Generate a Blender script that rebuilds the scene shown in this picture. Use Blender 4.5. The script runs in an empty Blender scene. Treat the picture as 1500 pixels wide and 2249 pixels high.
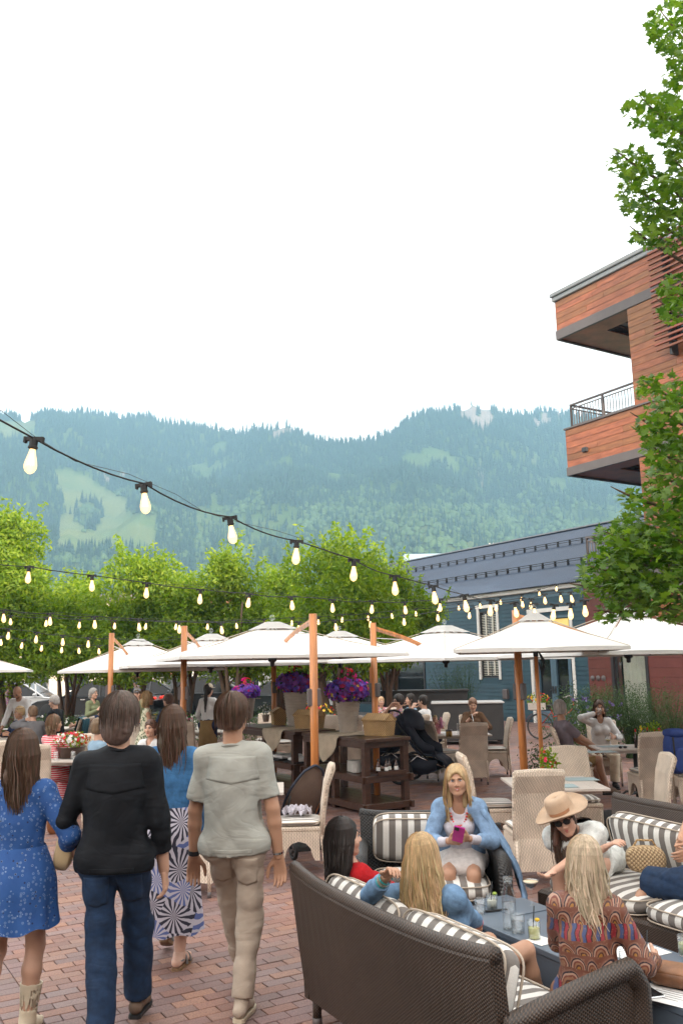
import bpy, math, random
import numpy as np
from mathutils import Vector, Matrix
random.seed(7)
rng = np.random.default_rng(11)
S = bpy.context.scene
COL = S.collection
R = math.radians
# ------------------------------------------------------------------ camera
CAM = Vector((0.0, 0.0, 1.95))
PITCH, ROLL, FPX = R(10.22), R(1.1), 1900.0
fw = Vector((0, math.cos(PITCH), math.sin(PITCH)))
r0 = Vector((1, 0, 0)); u0 = r0.cross(fw)
rt = (r0 * math.cos(ROLL) - u0 * math.sin(ROLL)).normalized()
up = rt.cross(fw)
cd = bpy.data.cameras.new('camera'); cam = bpy.data.objects.new('camera', cd); COL.objects.link(cam)
M4 = Matrix((rt, up, -fw)).transposed().to_4x4(); M4.translation = CAM
cam.matrix_world = M4
cd.sensor_fit = 'HORIZONTAL'; cd.sensor_width = 36.0; cd.lens = FPX / 1500 * 36.0
cd.clip_start = 0.05; cd.clip_end = 9000
S.camera = cam
# ------------------------------------------------------------------ sky and sun
SUN_EL, SUN_DIR = 11.0, Vector((0.40, -0.917, 0)).normalized()      # direction towards the sun
w = bpy.data.worlds.new('World'); S.world = w; w.use_nodes = True
nt = w.node_tree; bg = nt.nodes['Background']
sky = nt.nodes.new('ShaderNodeTexSky'); sky.sky_type = 'NISHITA'; sky.sun_disc = False
sky.sun_elevation = R(SUN_EL); sky.sun_rotation = math.atan2(SUN_DIR.x, SUN_DIR.y)
sky.air_density = 1.0; sky.dust_density = 1.5; sky.altitude = 2400
tcw = nt.nodes.new('ShaderNodeTexCoord')
mpw = nt.nodes.new('ShaderNodeMapping'); mpw.inputs['Scale'].default_value = (1.2, 1.2, 3.0)
cl = nt.nodes.new('ShaderNodeTexNoise'); cl.inputs['Scale'].default_value = 1.6; cl.inputs['Detail'].default_value = 7; cl.inputs['Roughness'].default_value = .55
rp = nt.nodes.new('ShaderNodeValToRGB'); rp.color_ramp.elements[0].position = .28; rp.color_ramp.elements[0].color = (.84, .84, .84, 1)
rp.color_ramp.elements[1].position = .62; rp.color_ramp.elements[1].color = (1, 1, 1, 1)
mx = nt.nodes.new('ShaderNodeMix'); mx.data_type = 'RGBA'
mx.inputs[7].default_value = (11.8, 10.9, 10.0, 1)                    # thin bright evening cloud
nt.links.new(tcw.outputs['Generated'], mpw.inputs['Vector']); nt.links.new(mpw.outputs[0], cl.inputs['Vector'])
nt.links.new(cl.outputs['Fac'], rp.inputs[0]); nt.links.new(rp.outputs[0], mx.inputs[0])
nt.links.new(sky.outputs[0], mx.inputs[6]); nt.links.new(mx.outputs[2], bg.inputs['Color'])
bg.inputs['Strength'].default_value = 0.12
sl = bpy.data.lights.new('sun', 'SUN'); sl.energy = 4.8; sl.angle = R(0.6); sl.color = (1.0, .84, .64)
sun = bpy.data.objects.new('sun', sl); COL.objects.link(sun)
sv = Vector((SUN_DIR.x * math.cos(R(SUN_EL)), SUN_DIR.y * math.cos(R(SUN_EL)), math.sin(R(SUN_EL))))
sun.rotation_euler = sv.to_track_quat('Z', 'Y').to_euler(); sun.location = (0, 0, 60)
S.view_settings.view_transform = 'Standard'; S.view_settings.look = 'None'
S.view_settings.gamma = 1; S.view_settings.use_curve_mapping = False
S.view_settings.exposure = 1.22
S.cycles.max_bounces = 6; S.cycles.diffuse_bounces = 3; S.cycles.glossy_bounces = 3; S.cycles.transmission_bounces = 5
S.cycles.transparent_max_bounces = 10; S.cycles.volume_bounces = 0; S.cycles.use_denoising = True
S.cycles.caustics_reflective = False; S.cycles.caustics_refractive = False
# ------------------------------------------------------------------ picture <-> place
def ray(px, py):
    return fw * FPX + rt * (px - 750) - up * (py - 1124.5)
def at(px, py, Y):
    d = ray(px, py); return CAM + d * (Y / d.y)
def gp(px, py, z=0.0):
    d = ray(px, py); return CAM + d * ((z - CAM.z) / d.z)
def proj(p):
    v = Vector(p) - CAM; dz = v.dot(fw)
    return 750 + FPX * v.dot(rt) / dz, 1124.5 - FPX * v.dot(up) / dz
def xat(px, Y):                                                   # x of a ground spot seen in column px at distance Y
    return at(px, 1600, Y).x
# ------------------------------------------------------------------ object helpers
def tag(o, label=None, cat=None, group=None, kind=None):
    if label: o['label'] = label
    if cat: o['category'] = cat
    if group: o['group'] = group
    if kind: o['kind'] = kind
    return o
def thing(name, label, cat, loc=(0, 0, 0), rz=0.0, group=None):
    o = bpy.data.objects.new(name, None); COL.objects.link(o); o.empty_display_size = .2
    o.location = loc; o.rotation_euler = (0, 0, rz)
    return tag(o, label, cat, group)
def mesh_np(name, V, F, mats=None, smooth=False, mi=None):
    V = np.asarray(V, np.float32); me = bpy.data.meshes.new(name)
    if isinstance(F, np.ndarray):
        k = F.shape[1]; n = len(F)
        me.vertices.add(len(V)); me.vertices.foreach_set('co', V.ravel())
        me.loops.add(n * k); me.loops.foreach_set('vertex_index', F.astype(np.int32).ravel())
        me.polygons.add(n); me.polygons.foreach_set('loop_start', np.arange(0, n * k, k, dtype=np.int32))
        me.polygons.foreach_set('loop_total', np.full(n, k, np.int32))
        if smooth: me.polygons.foreach_set('use_smooth', np.ones(n, bool))
        if mi is not None: me.polygons.foreach_set('material_index', mi)
        me.update(calc_edges=True)
    else:
        me.from_pydata([tuple(map(float, v)) for v in V], [], F)
        if smooth: me.polygons.foreach_set('use_smooth', [True] * len(me.polygons))
        if mi is not None: me.polygons.foreach_set('material_index', mi)
        me.update()
    for m in (mats or []): me.materials.append(m)
    return me
def link(name, me, parent=None, loc=None, rot=None):
    o = bpy.data.objects.new(name, me); COL.objects.link(o)
    if parent is not None: o.parent = parent
    if loc is not None: o.location = loc
    if rot is not None: o.rotation_euler = rot
    return o
def copy_tree(o, parent=None):
    c = o.copy(); COL.objects.link(c)
    if parent is not None: c.parent = parent
    for ch in list(o.children): copy_tree(ch, c)
    return c
class MB:
    """collects simple solids into ONE mesh (one part)"""
    def __init__(s): s.v = []; s.f = []
    def add(s, vs, fs):
        b = len(s.v); s.v += [tuple(v) for v in vs]; s.f += [tuple(b + i for i in f) for f in fs]; return s
    def box(s, c, d, rz=0.0, m=None, bev=0.0):
        x, y, z = d[0] / 2, d[1] / 2, d[2] / 2
        if bev:
            b = min(bev, x * .9, y * .9, z * .9); vs = []; fs = []
            for sz in (-1, 1):
                for (ax, ay, az) in ((x - b, y - b, z), (x, y, z - b)):
                    pts = [(-ax, -ay), (ax, -ay), (ax, ay), (-ax, ay)]
                    vs += [(p[0], p[1], sz * az) for p in pts]
            lv = [0, 4, 12, 8]
            fs.append((3, 2, 1, 0)); fs.append((8, 9, 10, 11))
            for a, bb in ((0, 4), (4, 12), (12, 8)):
                for i in range(4):
                    j = (i + 1) % 4; fs.append((a + i, a + j, bb + j, bb + i))
        else:
            vs = [(-x, -y, -z), (x, -y, -z), (x, y, -z), (-x, y, -z), (-x, -y, z), (x, -y, z), (x, y, z), (-x, y, z)]
            fs = [(3, 2, 1, 0), (4, 5, 6, 7), (0, 1, 5, 4), (1, 2, 6, 5), (2, 3, 7, 6), (3, 0, 4, 7)]
        cz, sn = math.cos(rz), math.sin(rz); out = []
        for v in vs:
            p = Vector(v)
            if m is not None: p = m @ p
            out.append((c[0] + p.x * cz - p.y * sn, c[1] + p.x * sn + p.y * cz, c[2] + p.z))
        return s.add(out, fs)
    def tube(s, pts, r, n=8, caps=True, flat=None):
        P = [Vector(p) for p in pts]; rr = r if isinstance(r, (list, tuple)) else [r] * len(P)
        t = (P[1] - P[0]).normalized()
        a = t.orthogonal().normalized() if abs(t.z) > .95 else t.cross(Vector((0, 0, 1))).normalized()
        rings = []; vs = []
        for i, p in enumerate(P):
            if i == 0: tt = P[1] - P[0]
            elif i == len(P) - 1: tt = P[i] - P[i - 1]
            else: tt = P[i + 1] - P[i - 1]
            tt.normalize(); a = (a - tt * a.dot(tt))
            a = a.normalized() if a.length > 1e-6 else tt.orthogonal().normalized()
            b = tt.cross(a)
            for k in range(n):
                an = 2 * math.pi * k / n
                vs.append(p + a * (math.cos(an) * rr[i]) + b * (math.sin(an) * rr[i] * (flat or 1)))
        fs = []
        for i in range(len(P) - 1):
            for k in range(n):
                k2 = (k + 1) % n; fs.append((i * n + k, i * n + k2, (i + 1) * n + k2, (i + 1) * n + k))
        if caps:
            fs.append(tuple(reversed(range(n)))); fs.append(tuple((len(P) - 1) * n + k for k in range(n)))
        return s.add(vs, fs)
    def lathe(s, prof, c=(0, 0, 0), n=20, cap=True, wob=None):
        vs = []; fs = []
        for i, (r, z) in enumerate(prof):
            for k in range(n):
                an = 2 * math.pi * k / n; rr = r * (wob(an, z) if wob else 1)
                vs.append((c[0] + rr * math.cos(an), c[1] + rr * math.sin(an), c[2] + z))
        for i in range(len(prof) - 1):
            for k in range(n):
                k2 = (k + 1) % n; fs.append((i * n + k, i * n + k2, (i + 1) * n + k2, (i + 1) * n + k))
        if cap:
            fs.append(tuple(reversed(range(n)))); fs.append(tuple((len(prof) - 1) * n + k for k in range(n)))
        return s.add(vs, fs)
    def prism(s, poly, z0, z1):
        n = len(poly); vs = [(p[0], p[1], z0) for p in poly] + [(p[0], p[1], z1) for p in poly]
        fs = [tuple(reversed(range(n))), tuple(range(n, 2 * n))] + [(i, (i + 1) % n, n + (i + 1) % n, n + i) for i in range(n)]
        return s.add(vs, fs)
    def ext(s, poly, axis, a0, a1):
        """poly in the plane across `axis`, extruded along it"""
        n = len(poly)
        f = {'x': lambda p, a: (a, p[0], p[1]), 'y': lambda p, a: (p[0], a, p[1]), 'z': lambda p, a: (p[0], p[1], a)}[axis]
        vs = [f(p, a0) for p in poly] + [f(p, a1) for p in poly]
        fs = [tuple(range(n)), tuple(reversed(range(n, 2 * n)))] + [((i + 1) % n, i, n + i, n + (i + 1) % n) for i in range(n)]
        return s.add(vs, fs)
    def ball(s, c, r, n=10, m=6):
        rr = r if isinstance(r, (tuple, list)) else (r, r, r); vs = [(c[0], c[1], c[2] - rr[2])]
        for i in range(1, m):
            ph = -math.pi / 2 + math.pi * i / m
            for k in range(n):
                an = 2 * math.pi * k / n
                vs.append((c[0] + rr[0] * math.cos(ph) * math.cos(an), c[1] + rr[1] * math.cos(ph) * math.sin(an), c[2] + rr[2] * math.sin(ph)))
        vs.append((c[0], c[1], c[2] + rr[2])); fs = []
        for k in range(n):
            k2 = (k + 1) % n; fs.append((0, 1 + k2, 1 + k)); L = len(vs) - 1
            fs.append((L, 1 + (m - 2) * n + k, 1 + (m - 2) * n + k2))
            for i in range(m - 2):
                fs.append((1 + i * n + k, 1 + i * n + k2, 1 + (i + 1) * n + k2, 1 + (i + 1) * n + k))
        return s.add(vs, fs)
    def build(s, name, mat, parent=None, smooth=False, loc=None, rot=None):
        me = mesh_np(name, s.v, s.f, [mat] if not isinstance(mat, list) else mat, smooth)
        return link(name, me, parent, loc, rot)
# ------------------------------------------------------------------ materials
def nodes(name):
    m = bpy.data.materials.new(name); m.use_nodes = True; t = m.node_tree
    return m, t, t.nodes['Principled BSDF']
def N(t, typ, **kw):
    n = t.nodes.new('ShaderNode' + typ)
    for k, v in kw.items():
        if k.startswith('i_'):
            k2 = k[2:].replace('_', ' '); n.inputs[int(k2) if k2.isdigit() else k2].default_value = v
        else: setattr(n, k, v)
    return n
def math_(t, op, a, b=None, c=None):
    n = t.nodes.new('ShaderNodeMath'); n.operation = op
    for i, v in enumerate((a, b, c)):
        if v is None: continue
        if isinstance(v, (int, float)): n.inputs[i].default_value = v
        else: t.links.new(v, n.inputs[i])
    return n.outputs[0]
def mixc(t, f, a, b, mode='MIX'):
    n = t.nodes.new('ShaderNodeMix'); n.data_type = 'RGBA'; n.blend_type = mode
    for i, v in ((0, f), (6, a), (7, b)):
        if isinstance(v, (int, float)): n.inputs[i].default_value = v
        elif isinstance(v, (tuple, list)): n.inputs[i].default_value = (*v[:3], 1)
        else: t.links.new(v, n.inputs[i])
    return n.outputs[2]
def coord(t, kind='Object'):
    c = t.nodes.new('ShaderNodeTexCoord'); return c.outputs[kind]
def ramp(t, v, stops, const=False):
    n = t.nodes.new('ShaderNodeValToRGB'); cr = n.color_ramp
    if const: cr.interpolation = 'CONSTANT'
    while len(cr.elements) < len(stops): cr.elements.new(.5)
    for e, (p, c) in zip(cr.elements, stops):
        e.position = p; e.color = (*c[:3], 1) if isinstance(c, (tuple, list)) else (c, c, c, 1)
    t.links.new(v, n.inputs[0]); return n.outputs[0]
def bump(t, b, h, strength=.3, dist=.01):
    n = N(t, 'Bump', i_Strength=strength, i_Distance=dist); t.links.new(h, n.inputs['Height']); t.links.new(n.outputs[0], b.inputs['Normal'])
def M(name, col, rough=.6, var=.18, scale=14.0, bmp=.15, metal=0.0, stretch=None, island=0.0, spec=None, world=False, sheen=0, coat=0, emit=None, fold=0):
    m, t, b = nodes(name)
    src = coord(t)
    if stretch:
        mp = N(t, 'Mapping'); mp.inputs['Scale'].default_value = stretch; t.links.new(src, mp.inputs[0]); src = mp.outputs[0]
    n = N(t, 'TexNoise', i_Scale=scale, i_Detail=5.0, i_Roughness=.6); t.links.new(src, n.inputs['Vector'])
    lo = tuple(c * (1 - var) for c in col); hi = tuple(min(1, c * (1 + var)) for c in col)
    c = ramp(t, n.outputs['Fac'], [(.3, lo), (.7, hi)])
    if island:
        g = t.nodes.new('ShaderNodeNewGeometry'); oi = t.nodes.new('ShaderNodeObjectInfo')
        r = math_(t, 'FRACT', math_(t, 'ADD', g.outputs['Random Per Island'], oi.outputs['Random']))
        hs = N(t, 'HueSaturation'); t.links.new(c, hs.inputs['Color'])
        t.links.new(math_(t, 'MULTIPLY_ADD', r, island, 1 - island / 2), hs.inputs['Value'])
        t.links.new(math_(t, 'MULTIPLY_ADD', r, -island * .06, .5 + island * .03), hs.inputs['Hue'])
        c = hs.outputs[0]
    t.links.new(c, b.inputs['Base Color'])
    b.inputs['Roughness'].default_value = rough; b.inputs['Metallic'].default_value = metal
    if spec is not None: b.inputs['Specular IOR Level'].default_value = spec
    if sheen: b.inputs['Sheen Weight'].default_value = sheen
    if coat: b.inputs['Coat Weight'].default_value = coat; b.inputs['Coat Roughness'].default_value = .05
    if fold:
        nf = N(t, 'TexNoise', i_Scale=3.4, i_Detail=2.0, i_Distortion=1.6, i_Roughness=.5); mf = N(t, 'Mapping'); mf.inputs['Rotation'].default_value = (0, .7, .3); mf.inputs['Scale'].default_value = (1, 1, 2.2); t.links.new(coord(t), mf.inputs[0]); t.links.new(mf.outputs[0], nf.inputs['Vector'])
        rg = math_(t, 'ABSOLUTE', math_(t, 'SUBTRACT', nf.outputs['Fac'], .5)); bump(t, b, math_(t, 'MULTIPLY_ADD', n.outputs['Fac'], .02, math_(t, 'MINIMUM', rg, .16)), fold * .2, .10)
    elif bmp: bump(t, b, n.outputs['Fac'], bmp, .01)
    if emit: b.inputs['Emission Color'].default_value = (*emit[:3], 1); b.inputs['Emission Strength'].default_value = emit[3]
    return m
def M_leaf(name, col, trans=.35, var=.5, hue=.03, rough=.55):
    m, t, b = nodes(name)
    g = t.nodes.new('ShaderNodeNewGeometry'); oi = t.nodes.new('ShaderNodeObjectInfo')
    r = math_(t, 'FRACT', math_(t, 'ADD', g.outputs['Random Per Island'], oi.outputs['Random']))
    hs = N(t, 'HueSaturation'); hs.inputs['Color'].default_value = (*col, 1)
    t.links.new(math_(t, 'MULTIPLY_ADD', r, var, 1 - var / 2), hs.inputs['Value'])
    t.links.new(math_(t, 'MULTIPLY_ADD', r, -hue, .5 + hue / 2), hs.inputs['Hue'])
    t.links.new(hs.outputs[0], b.inputs['Base Color']); b.inputs['Roughness'].default_value = rough
    b.inputs['Specular IOR Level'].default_value = .35
    tr = t.nodes.new('ShaderNodeBsdfTranslucent'); h2 = N(t, 'HueSaturation', i_Saturation=1.15, i_Value=1.5); t.links.new(hs.outputs[0], h2.inputs['Color'])
    t.links.new(h2.outputs[0], tr.inputs['Color'])
    mxs = N(t, 'MixShader', i_0=trans); t.links.new(b.outputs[0], mxs.inputs[1]); t.links.new(tr.outputs[0], mxs.inputs[2])
    t.links.new(mxs.outputs[0], t.nodes['Material Output'].inputs['Surface'])
    return m
def glass(name, col=(.9, .95, .95), rough=.02, ior=1.45):
    m, t, b = nodes(name)                                                  # thin clear glass: see-through, bright at grazing edges
    tr = t.nodes.new('ShaderNodeBsdfTransparent'); tr.inputs[0].default_value = (*[c ** .5 for c in col], 1); g = N(t, 'BsdfGlossy', i_Roughness=rough)
    lw = N(t, 'LayerWeight', i_Blend=.42); mxs = t.nodes.new('ShaderNodeMixShader')
    t.links.new(ramp(t, lw.outputs['Facing'], [(0, .07), (.6, .16), (1, .75)]), mxs.inputs[0]); t.links.new(tr.outputs[0], mxs.inputs[1]); t.links.new(g.outputs[0], mxs.inputs[2])
    t.links.new(mxs.outputs[0], t.nodes['Material Output'].inputs['Surface'])
    return m
# ------------------------------------------------------------------ noise
def vnoise(x, y, seed=0):
    def h(i, j):
        n = (i * 374761393 + j * 668265263 + seed * 1442695041) & 0xffffffff
        n = ((n ^ (n >> 13)) * 1274126177) & 0xffffffff
        return ((n ^ (n >> 16)) & 0xffff) / 65535.0
    xi = np.floor(x).astype(np.int64); yi = np.floor(y).astype(np.int64); fx = x - xi; fy = y - yi
    fx = fx * fx * (3 - 2 * fx); fy = fy * fy * (3 - 2 * fy)
    return (h(xi, yi) * (1 - fx) + h(xi + 1, yi) * fx) * (1 - fy) + (h(xi, yi + 1) * (1 - fx) + h(xi + 1, yi + 1) * fx) * fy
def fbm(x, y, oct=5, seed=0):
    o = 0; a = .5
    for i in range(oct): o = o + a * vnoise(x, y, seed + i); x = x * 2.03 + 11; y = y * 2.03 + 7; a *= .5
    return o
# ------------------------------------------------------------------ materials of the setting
m_mortar = M('mortar', (.085, .07, .065), .9, .3, 30)
def brick_mat(name, tex):
    m, t, b = nodes(name); c = coord(t, 'Object')
    cr = [(0, (.20, .105, .085)), (.16, (.265, .135, .10)), (.34, (.21, .13, .125)), (.5, (.20, .125, .11)), (.64, (.30, .155, .105)), (.8, (.225, .15, .14)), (.93, (.18, .11, .10))]
    if tex:
        mp = N(t, 'Mapping'); mp.inputs['Rotation'].default_value = (0, 0, -R(31.5)); t.links.new(c, mp.inputs[0])
        bt = N(t, 'TexBrick', i_Scale=1.0, offset=.5); bt.inputs['Brick Width'].default_value = .2; bt.inputs['Row Height'].default_value = .1
        bt.inputs['Mortar Size'].default_value = .004; bt.inputs['Color1'].default_value = (0, 0, 0, 1); bt.inputs['Color2'].default_value = (1, 1, 1, 1); bt.inputs['Mortar'].default_value = (.5, .5, .5, 1)
        t.links.new(mp.outputs[0], bt.inputs['Vector']); col = ramp(t, bt.outputs['Color'], cr)
        col = mixc(t, bt.outputs['Fac'], col, (.09, .07, .065))
    else:
        g = t.nodes.new('ShaderNodeNewGeometry'); oi = t.nodes.new('ShaderNodeObjectInfo')
        r = math_(t, 'FRACT', math_(t, 'ADD', g.outputs['Random Per Island'], oi.outputs['Random'])); col = ramp(t, r, cr)
    wc = t.nodes.new('ShaderNodeNewGeometry')
    n = N(t, 'TexNoise', i_Scale=90.0, i_Detail=4.0); t.links.new(wc.outputs['Position'], n.inputs['Vector'])
    n2 = N(t, 'TexNoise', i_Scale=.9, i_Detail=4.0); t.links.new(wc.outputs['Position'], n2.inputs['Vector'])
    col = mixc(t, 1.0, col, ramp(t, n.outputs['Fac'], [(.3, .72), (.7, 1.25)]), 'MULTIPLY')
    col = mixc(t, 1.0, col, ramp(t, n2.outputs['Fac'], [(.32, .78), (.68, 1.15)]), 'MULTIPLY')
    t.links.new(col, b.inputs['Base Color']); b.inputs['Roughness'].default_value = .62
    t.links.new(ramp(t, n2.outputs['Fac'], [(.35, .5), (.65, .75)]), b.inputs['Roughness'])
    bump(t, b, n.outputs['Fac'], .35, .004); return m
m_brick = brick_mat('brick_clay', False); m_brickfar = brick_mat('brick_clay_far', True)
# ------------------------------------------------------------------ directions of the plaza
AN = R(31.5); UU = Vector((-math.sin(AN), math.cos(AN), 0)); NN = Vector((math.cos(AN), math.sin(AN), 0))   # along the facade / into it
def sheet(name, pts, z, mat, kind='structure'):
    o = MB().add([(p[0], p[1], z) for p in pts], [tuple(range(len(pts)))]).build(name, mat); o['kind'] = kind; return o
ground = sheet('ground', [(-4000, -900), (4000, -900), (4000, 4200), (-4000, 4200)], -.30, M('valley_grass', (.10, .14, .05), .9, .3, .02))
YB = 19.0
base = MB().box((1, 14, -.17), (60, 52, .24)).build('plaza_base', m_mortar); base['kind'] = 'structure'      # top at -0.05
far = MB()
far.add([(-29, YB, -.003), (30, YB, -.003), (30, 40, -.003), (-29, 40, -.003)], [(0, 1, 2, 3)])
pf = far.build('plaza_paving_beyond', m_brickfar); pf['kind'] = 'structure'
paving = bpy.data.objects.new('plaza_paving', None); COL.objects.link(paving); paving['kind'] = 'structure'
BL, BW, J = .2, .1, .006
cells = []
def in_view(x, y):
    if y < 2.2 or y > YB: return False
    p = proj((x, y, 0)); return -60 < p[0] < 1560 and p[1] < 2330
period = 3.30
for i in range(-190, 190):
    a = i * BW
    for j in range(-110, 110):
        sb = j * (BL) ; seam = j % 16 == 0
        b_ = sb + (BL / 2 if (i % 2 and not seam and (j % 16) != 15) else 0)
        ww = BL
        if i % 2:
            if (j % 16) == 15: continue
            if (j % 16) == 1: pass
        cells.append((a, b_, ww, seam))
        if i % 2 and (j % 16) == 1: cells.append((a, sb - BL / 4, BL / 2, False))
        if i % 2 and (j % 16) == 14: cells.append((a, sb + BL * 1.25, BL / 2, False))
out = []
for (a, b_, ww, seam) in cells:
    p = UU * a + NN * b_ + Vector((-.1, 8.6, 0))
    if in_view(p.x, p.y): out.append((p.x, p.y, ww))
out.sort(key=lambda q: q[0] ** 2 + q[1] ** 2)
def brick_mesh(L):
    return MB().box((0, 0, -.03), (L - J, BW - J, .06), 0, None, .003)
bm1 = mesh_np('brick', brick_mesh(BL).v, brick_mesh(BL).f, [m_brick]); bm2 = mesh_np('brick_half', brick_mesh(BL / 2).v, brick_mesh(BL / 2).f, [m_brick])
cnt = 0; rest = MB(); bx1, bx2 = brick_mesh(BL), brick_mesh(BL / 2)
for (x, y, L) in out:
    dz = random.uniform(-.0025, .002); pr = proj((x, y, 0)); vis = -20 < pr[0] < 1520 and pr[1] < 2280 and not (640 < pr[0] < 1500 and pr[1] > 1900 + (pr[0] - 640) * .0 and pr[1] > 1980)
    if cnt < 295 and vis:
        o = link('brick', bm1 if L > .15 else bm2, paving, (x, y, dz), (random.uniform(-.006, .006), random.uniform(-.006, .006), AN + random.uniform(-.008, .008))); cnt += 1
    else:
        q = bx1 if L > .15 else bx2; c, s_ = math.cos(AN + random.uniform(-.008, .008)), math.sin(AN)
        vs = [(x + v[0] * c - v[1] * s_, y + v[0] * s_ + v[1] * c, v[2] + dz) for v in q.v]
        rest.add(vs, q.f)
rb = rest.build('brick_field', m_brick, paving); rb['kind'] = 'stuff'
# the street beyond the garden, its kerb and pavement
m_asph = M('asphalt', (.05, .05, .053), .85, .25, 8)
m_conc = M('concrete', (.30, .29, .27), .85, .12, 5)
road = sheet('road', [(-70, 34), (3, 34), (3, 48), (-70, 48)], .005, m_asph)
kerb = MB(); kerb.box((-33, 33.9, .06), (72, .18, .14)).box((-33, 48.1, .06), (72, .18, .14)); kk = kerb.build('kerb', m_conc); kk['kind'] = 'structure'
pv = sheet('pavement', [(-70, 48.2), (30, 48.2), (30, 60), (-70, 60)], .12, m_conc)
# ------------------------------------------------------------------ mountain
prof = [(-900, 960), (-300, 950), (-60, 915), (0, 912), (20, 925), (40, 915), (65, 905), (140, 903), (200, 913), (250, 913), (300, 912), (350, 925), (400, 932), (450, 942), (520, 947), (560, 942), (600, 938), (632, 935), (660, 950), (690, 963), (720, 970), (760, 974), (800, 968), (830, 968), (870, 952), (905, 925), (940, 908), (1000, 907), (1035, 898), (1058, 886), (1085, 896), (1110, 903), (1150, 908), (1200, 906), (1240, 898), (1300, 905), (1500, 930), (1900, 990), (2500, 1100)]
PX = np.array([p[0] for p in prof], float); PY = np.array([p[1] for p in prof], float)
D0, D1 = 430.0, 1300.0
cols = np.linspace(-500, 1900, 640); rows = np.linspace(0, 1.25, 120)
def mtn(px, t):
    """a spot of the slope: column direction px (at eye level), t from the foot (0) to the ridge (1)"""
    tn = (px - 750) / 1931.0; ridge = np.interp(px, PX, PY)
    hz = 1467 - (px - 750) * .019
    D = D0 + t * (D1 - D0) * (1 + .12 * np.sin(px / 170.0))
    zr = (D0 + (D1 - D0) * (1 + .12 * np.sin(px / 170.0))) * (hz - ridge) / 1900 * 1.02
    prof_ = np.where(t < 1, .18 * t + .82 * t ** 1.45, 1 - (t - 1) * 1.6)
    x = D * tn; y = D
    rough_ = (fbm(x / 210 + 5, y / 210, 5, 3) - .5) * 120 * np.clip(t * 3, 0, 1) * np.clip((1.02 - t) * 4, 0.04, 1)
    gul = -np.abs(fbm(x / 130 + 40, y / 400, 4, 9) - .5) * 150 * np.clip(t * 2, 0, 1) * np.clip((1.0 - t) * 3, 0, 1)
    rk = (fbm(x / 30, y / 30, 3, 21) - .5) * 16 * np.clip((t - .8) * 5, 0, 1)
    return x, y, np.maximum(zr * prof_ + rough_ + gul + rk, -.5 + 0 * x) if True else None
CX, TT = np.meshgrid(cols, rows)
X, Y, Z = mtn(CX, TT)
nr, nc = X.shape
V = np.stack([X, Y, Z], -1).reshape(-1, 3); ii = np.arange(nr * nc).reshape(nr, nc)
F = np.stack([ii[:-1, :-1], ii[:-1, 1:], ii[1:, 1:], ii[1:, :-1]], -1).reshape(-1, 4)
m, t, b = nodes('mountain_ground'); g = t.nodes.new('ShaderNodeNewGeometry')
n = N(t, 'TexNoise', i_Scale=.012, i_Detail=9.0, i_Roughness=.65); t.links.new(g.outputs['Position'], n.inputs['Vector'])
col = ramp(t, n.outputs['Fac'], [(.3, (.035, .06, .02)), (.5, (.06, .10, .03)), (.7, (.10, .13, .05))])
at_ = t.nodes.new('ShaderNodeAttribute'); at_.attribute_name = 'cover'; sa_ = N(t, 'SeparateColor'); t.links.new(at_.outputs['Color'], sa_.inputs[0])
col = mixc(t, sa_.outputs[0], col, ramp(t, n.outputs['Fac'], [(.35, (.08, .125, .04)), (.6, (.13, .155, .06))])); col = mixc(t, sa_.outputs[1], col, (.24, .20, .175))
sp = N(t, 'SeparateXYZ'); t.links.new(g.outputs['Normal'], sp.inputs[0])
col = mixc(t, ramp(t, sp.outputs['Z'], [(.5, .8), (.6, 0.0)]), col, (.15, .13, .11))
t.links.new(col, b.inputs['Base Color']); b.inputs['Roughness'].default_value = .95; b.inputs['Specular IOR Level'].default_value = .1
MESHM = 1
mo = link('mountain', mesh_np('mountain', V, F, [m], True)); mo['kind'] = 'structure'
# forest: conifers over the upper slope, rounder broadleaf scrub lower right; clearings left open
def clearing(px, py):
    c = ((px > 95) & (px < 262) & (py > 1035) & (py < 1135) & (px < 130 + (py - 1035) * 1.9) & (px > 90 + (py - 1035) * .35))
    c |= ((px > 110) & (px < 330) & (py > 1128) & (py < 1215) & (py > 1128 + np.abs(px - 215) * .12))
    c |= ((px < 45) & (py < 965) & (py > 925))
    w_ = (vnoise(px / 11, py / 7, 14) - .5) * 1.2; c &= ~((((px - 176) / 30) ** 2 + ((py - 1140) / 34) ** 2 + w_) < 1)
    return c
def scatter(n, t0, t1, x0=-650, x1=1950):
    px = rng.uniform(x0, x1, n); tt = rng.uniform(t0, t1, n) ** .9
    x, y, z = mtn(px, tt); D = y
    hz = 1467 - (px - 750) * .019
    py = hz - (z - 1.95) / D * 1900 / 1.02
    return px, py, tt, x, y, z
def rock(px, py):
    return ((np.abs(px - 650) < 55) & (py < 962) & (vnoise(px / 14, py / 9, 4) > .5)) | ((np.abs(px - 1080) < 50) & (py < 948 - np.abs(px - 1085) * .5) & (vnoise(px / 16, py / 14, 6) > .42)) | ((np.abs(px - 1222) < 40) & (py < 935) & (vnoise(px / 12, py / 12, 8) > .5)) | ((px > 180) & (px < 260) & (np.abs(py - 1048) < 10) & (vnoise(px / 9, py / 7, 2) > .5))
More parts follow.
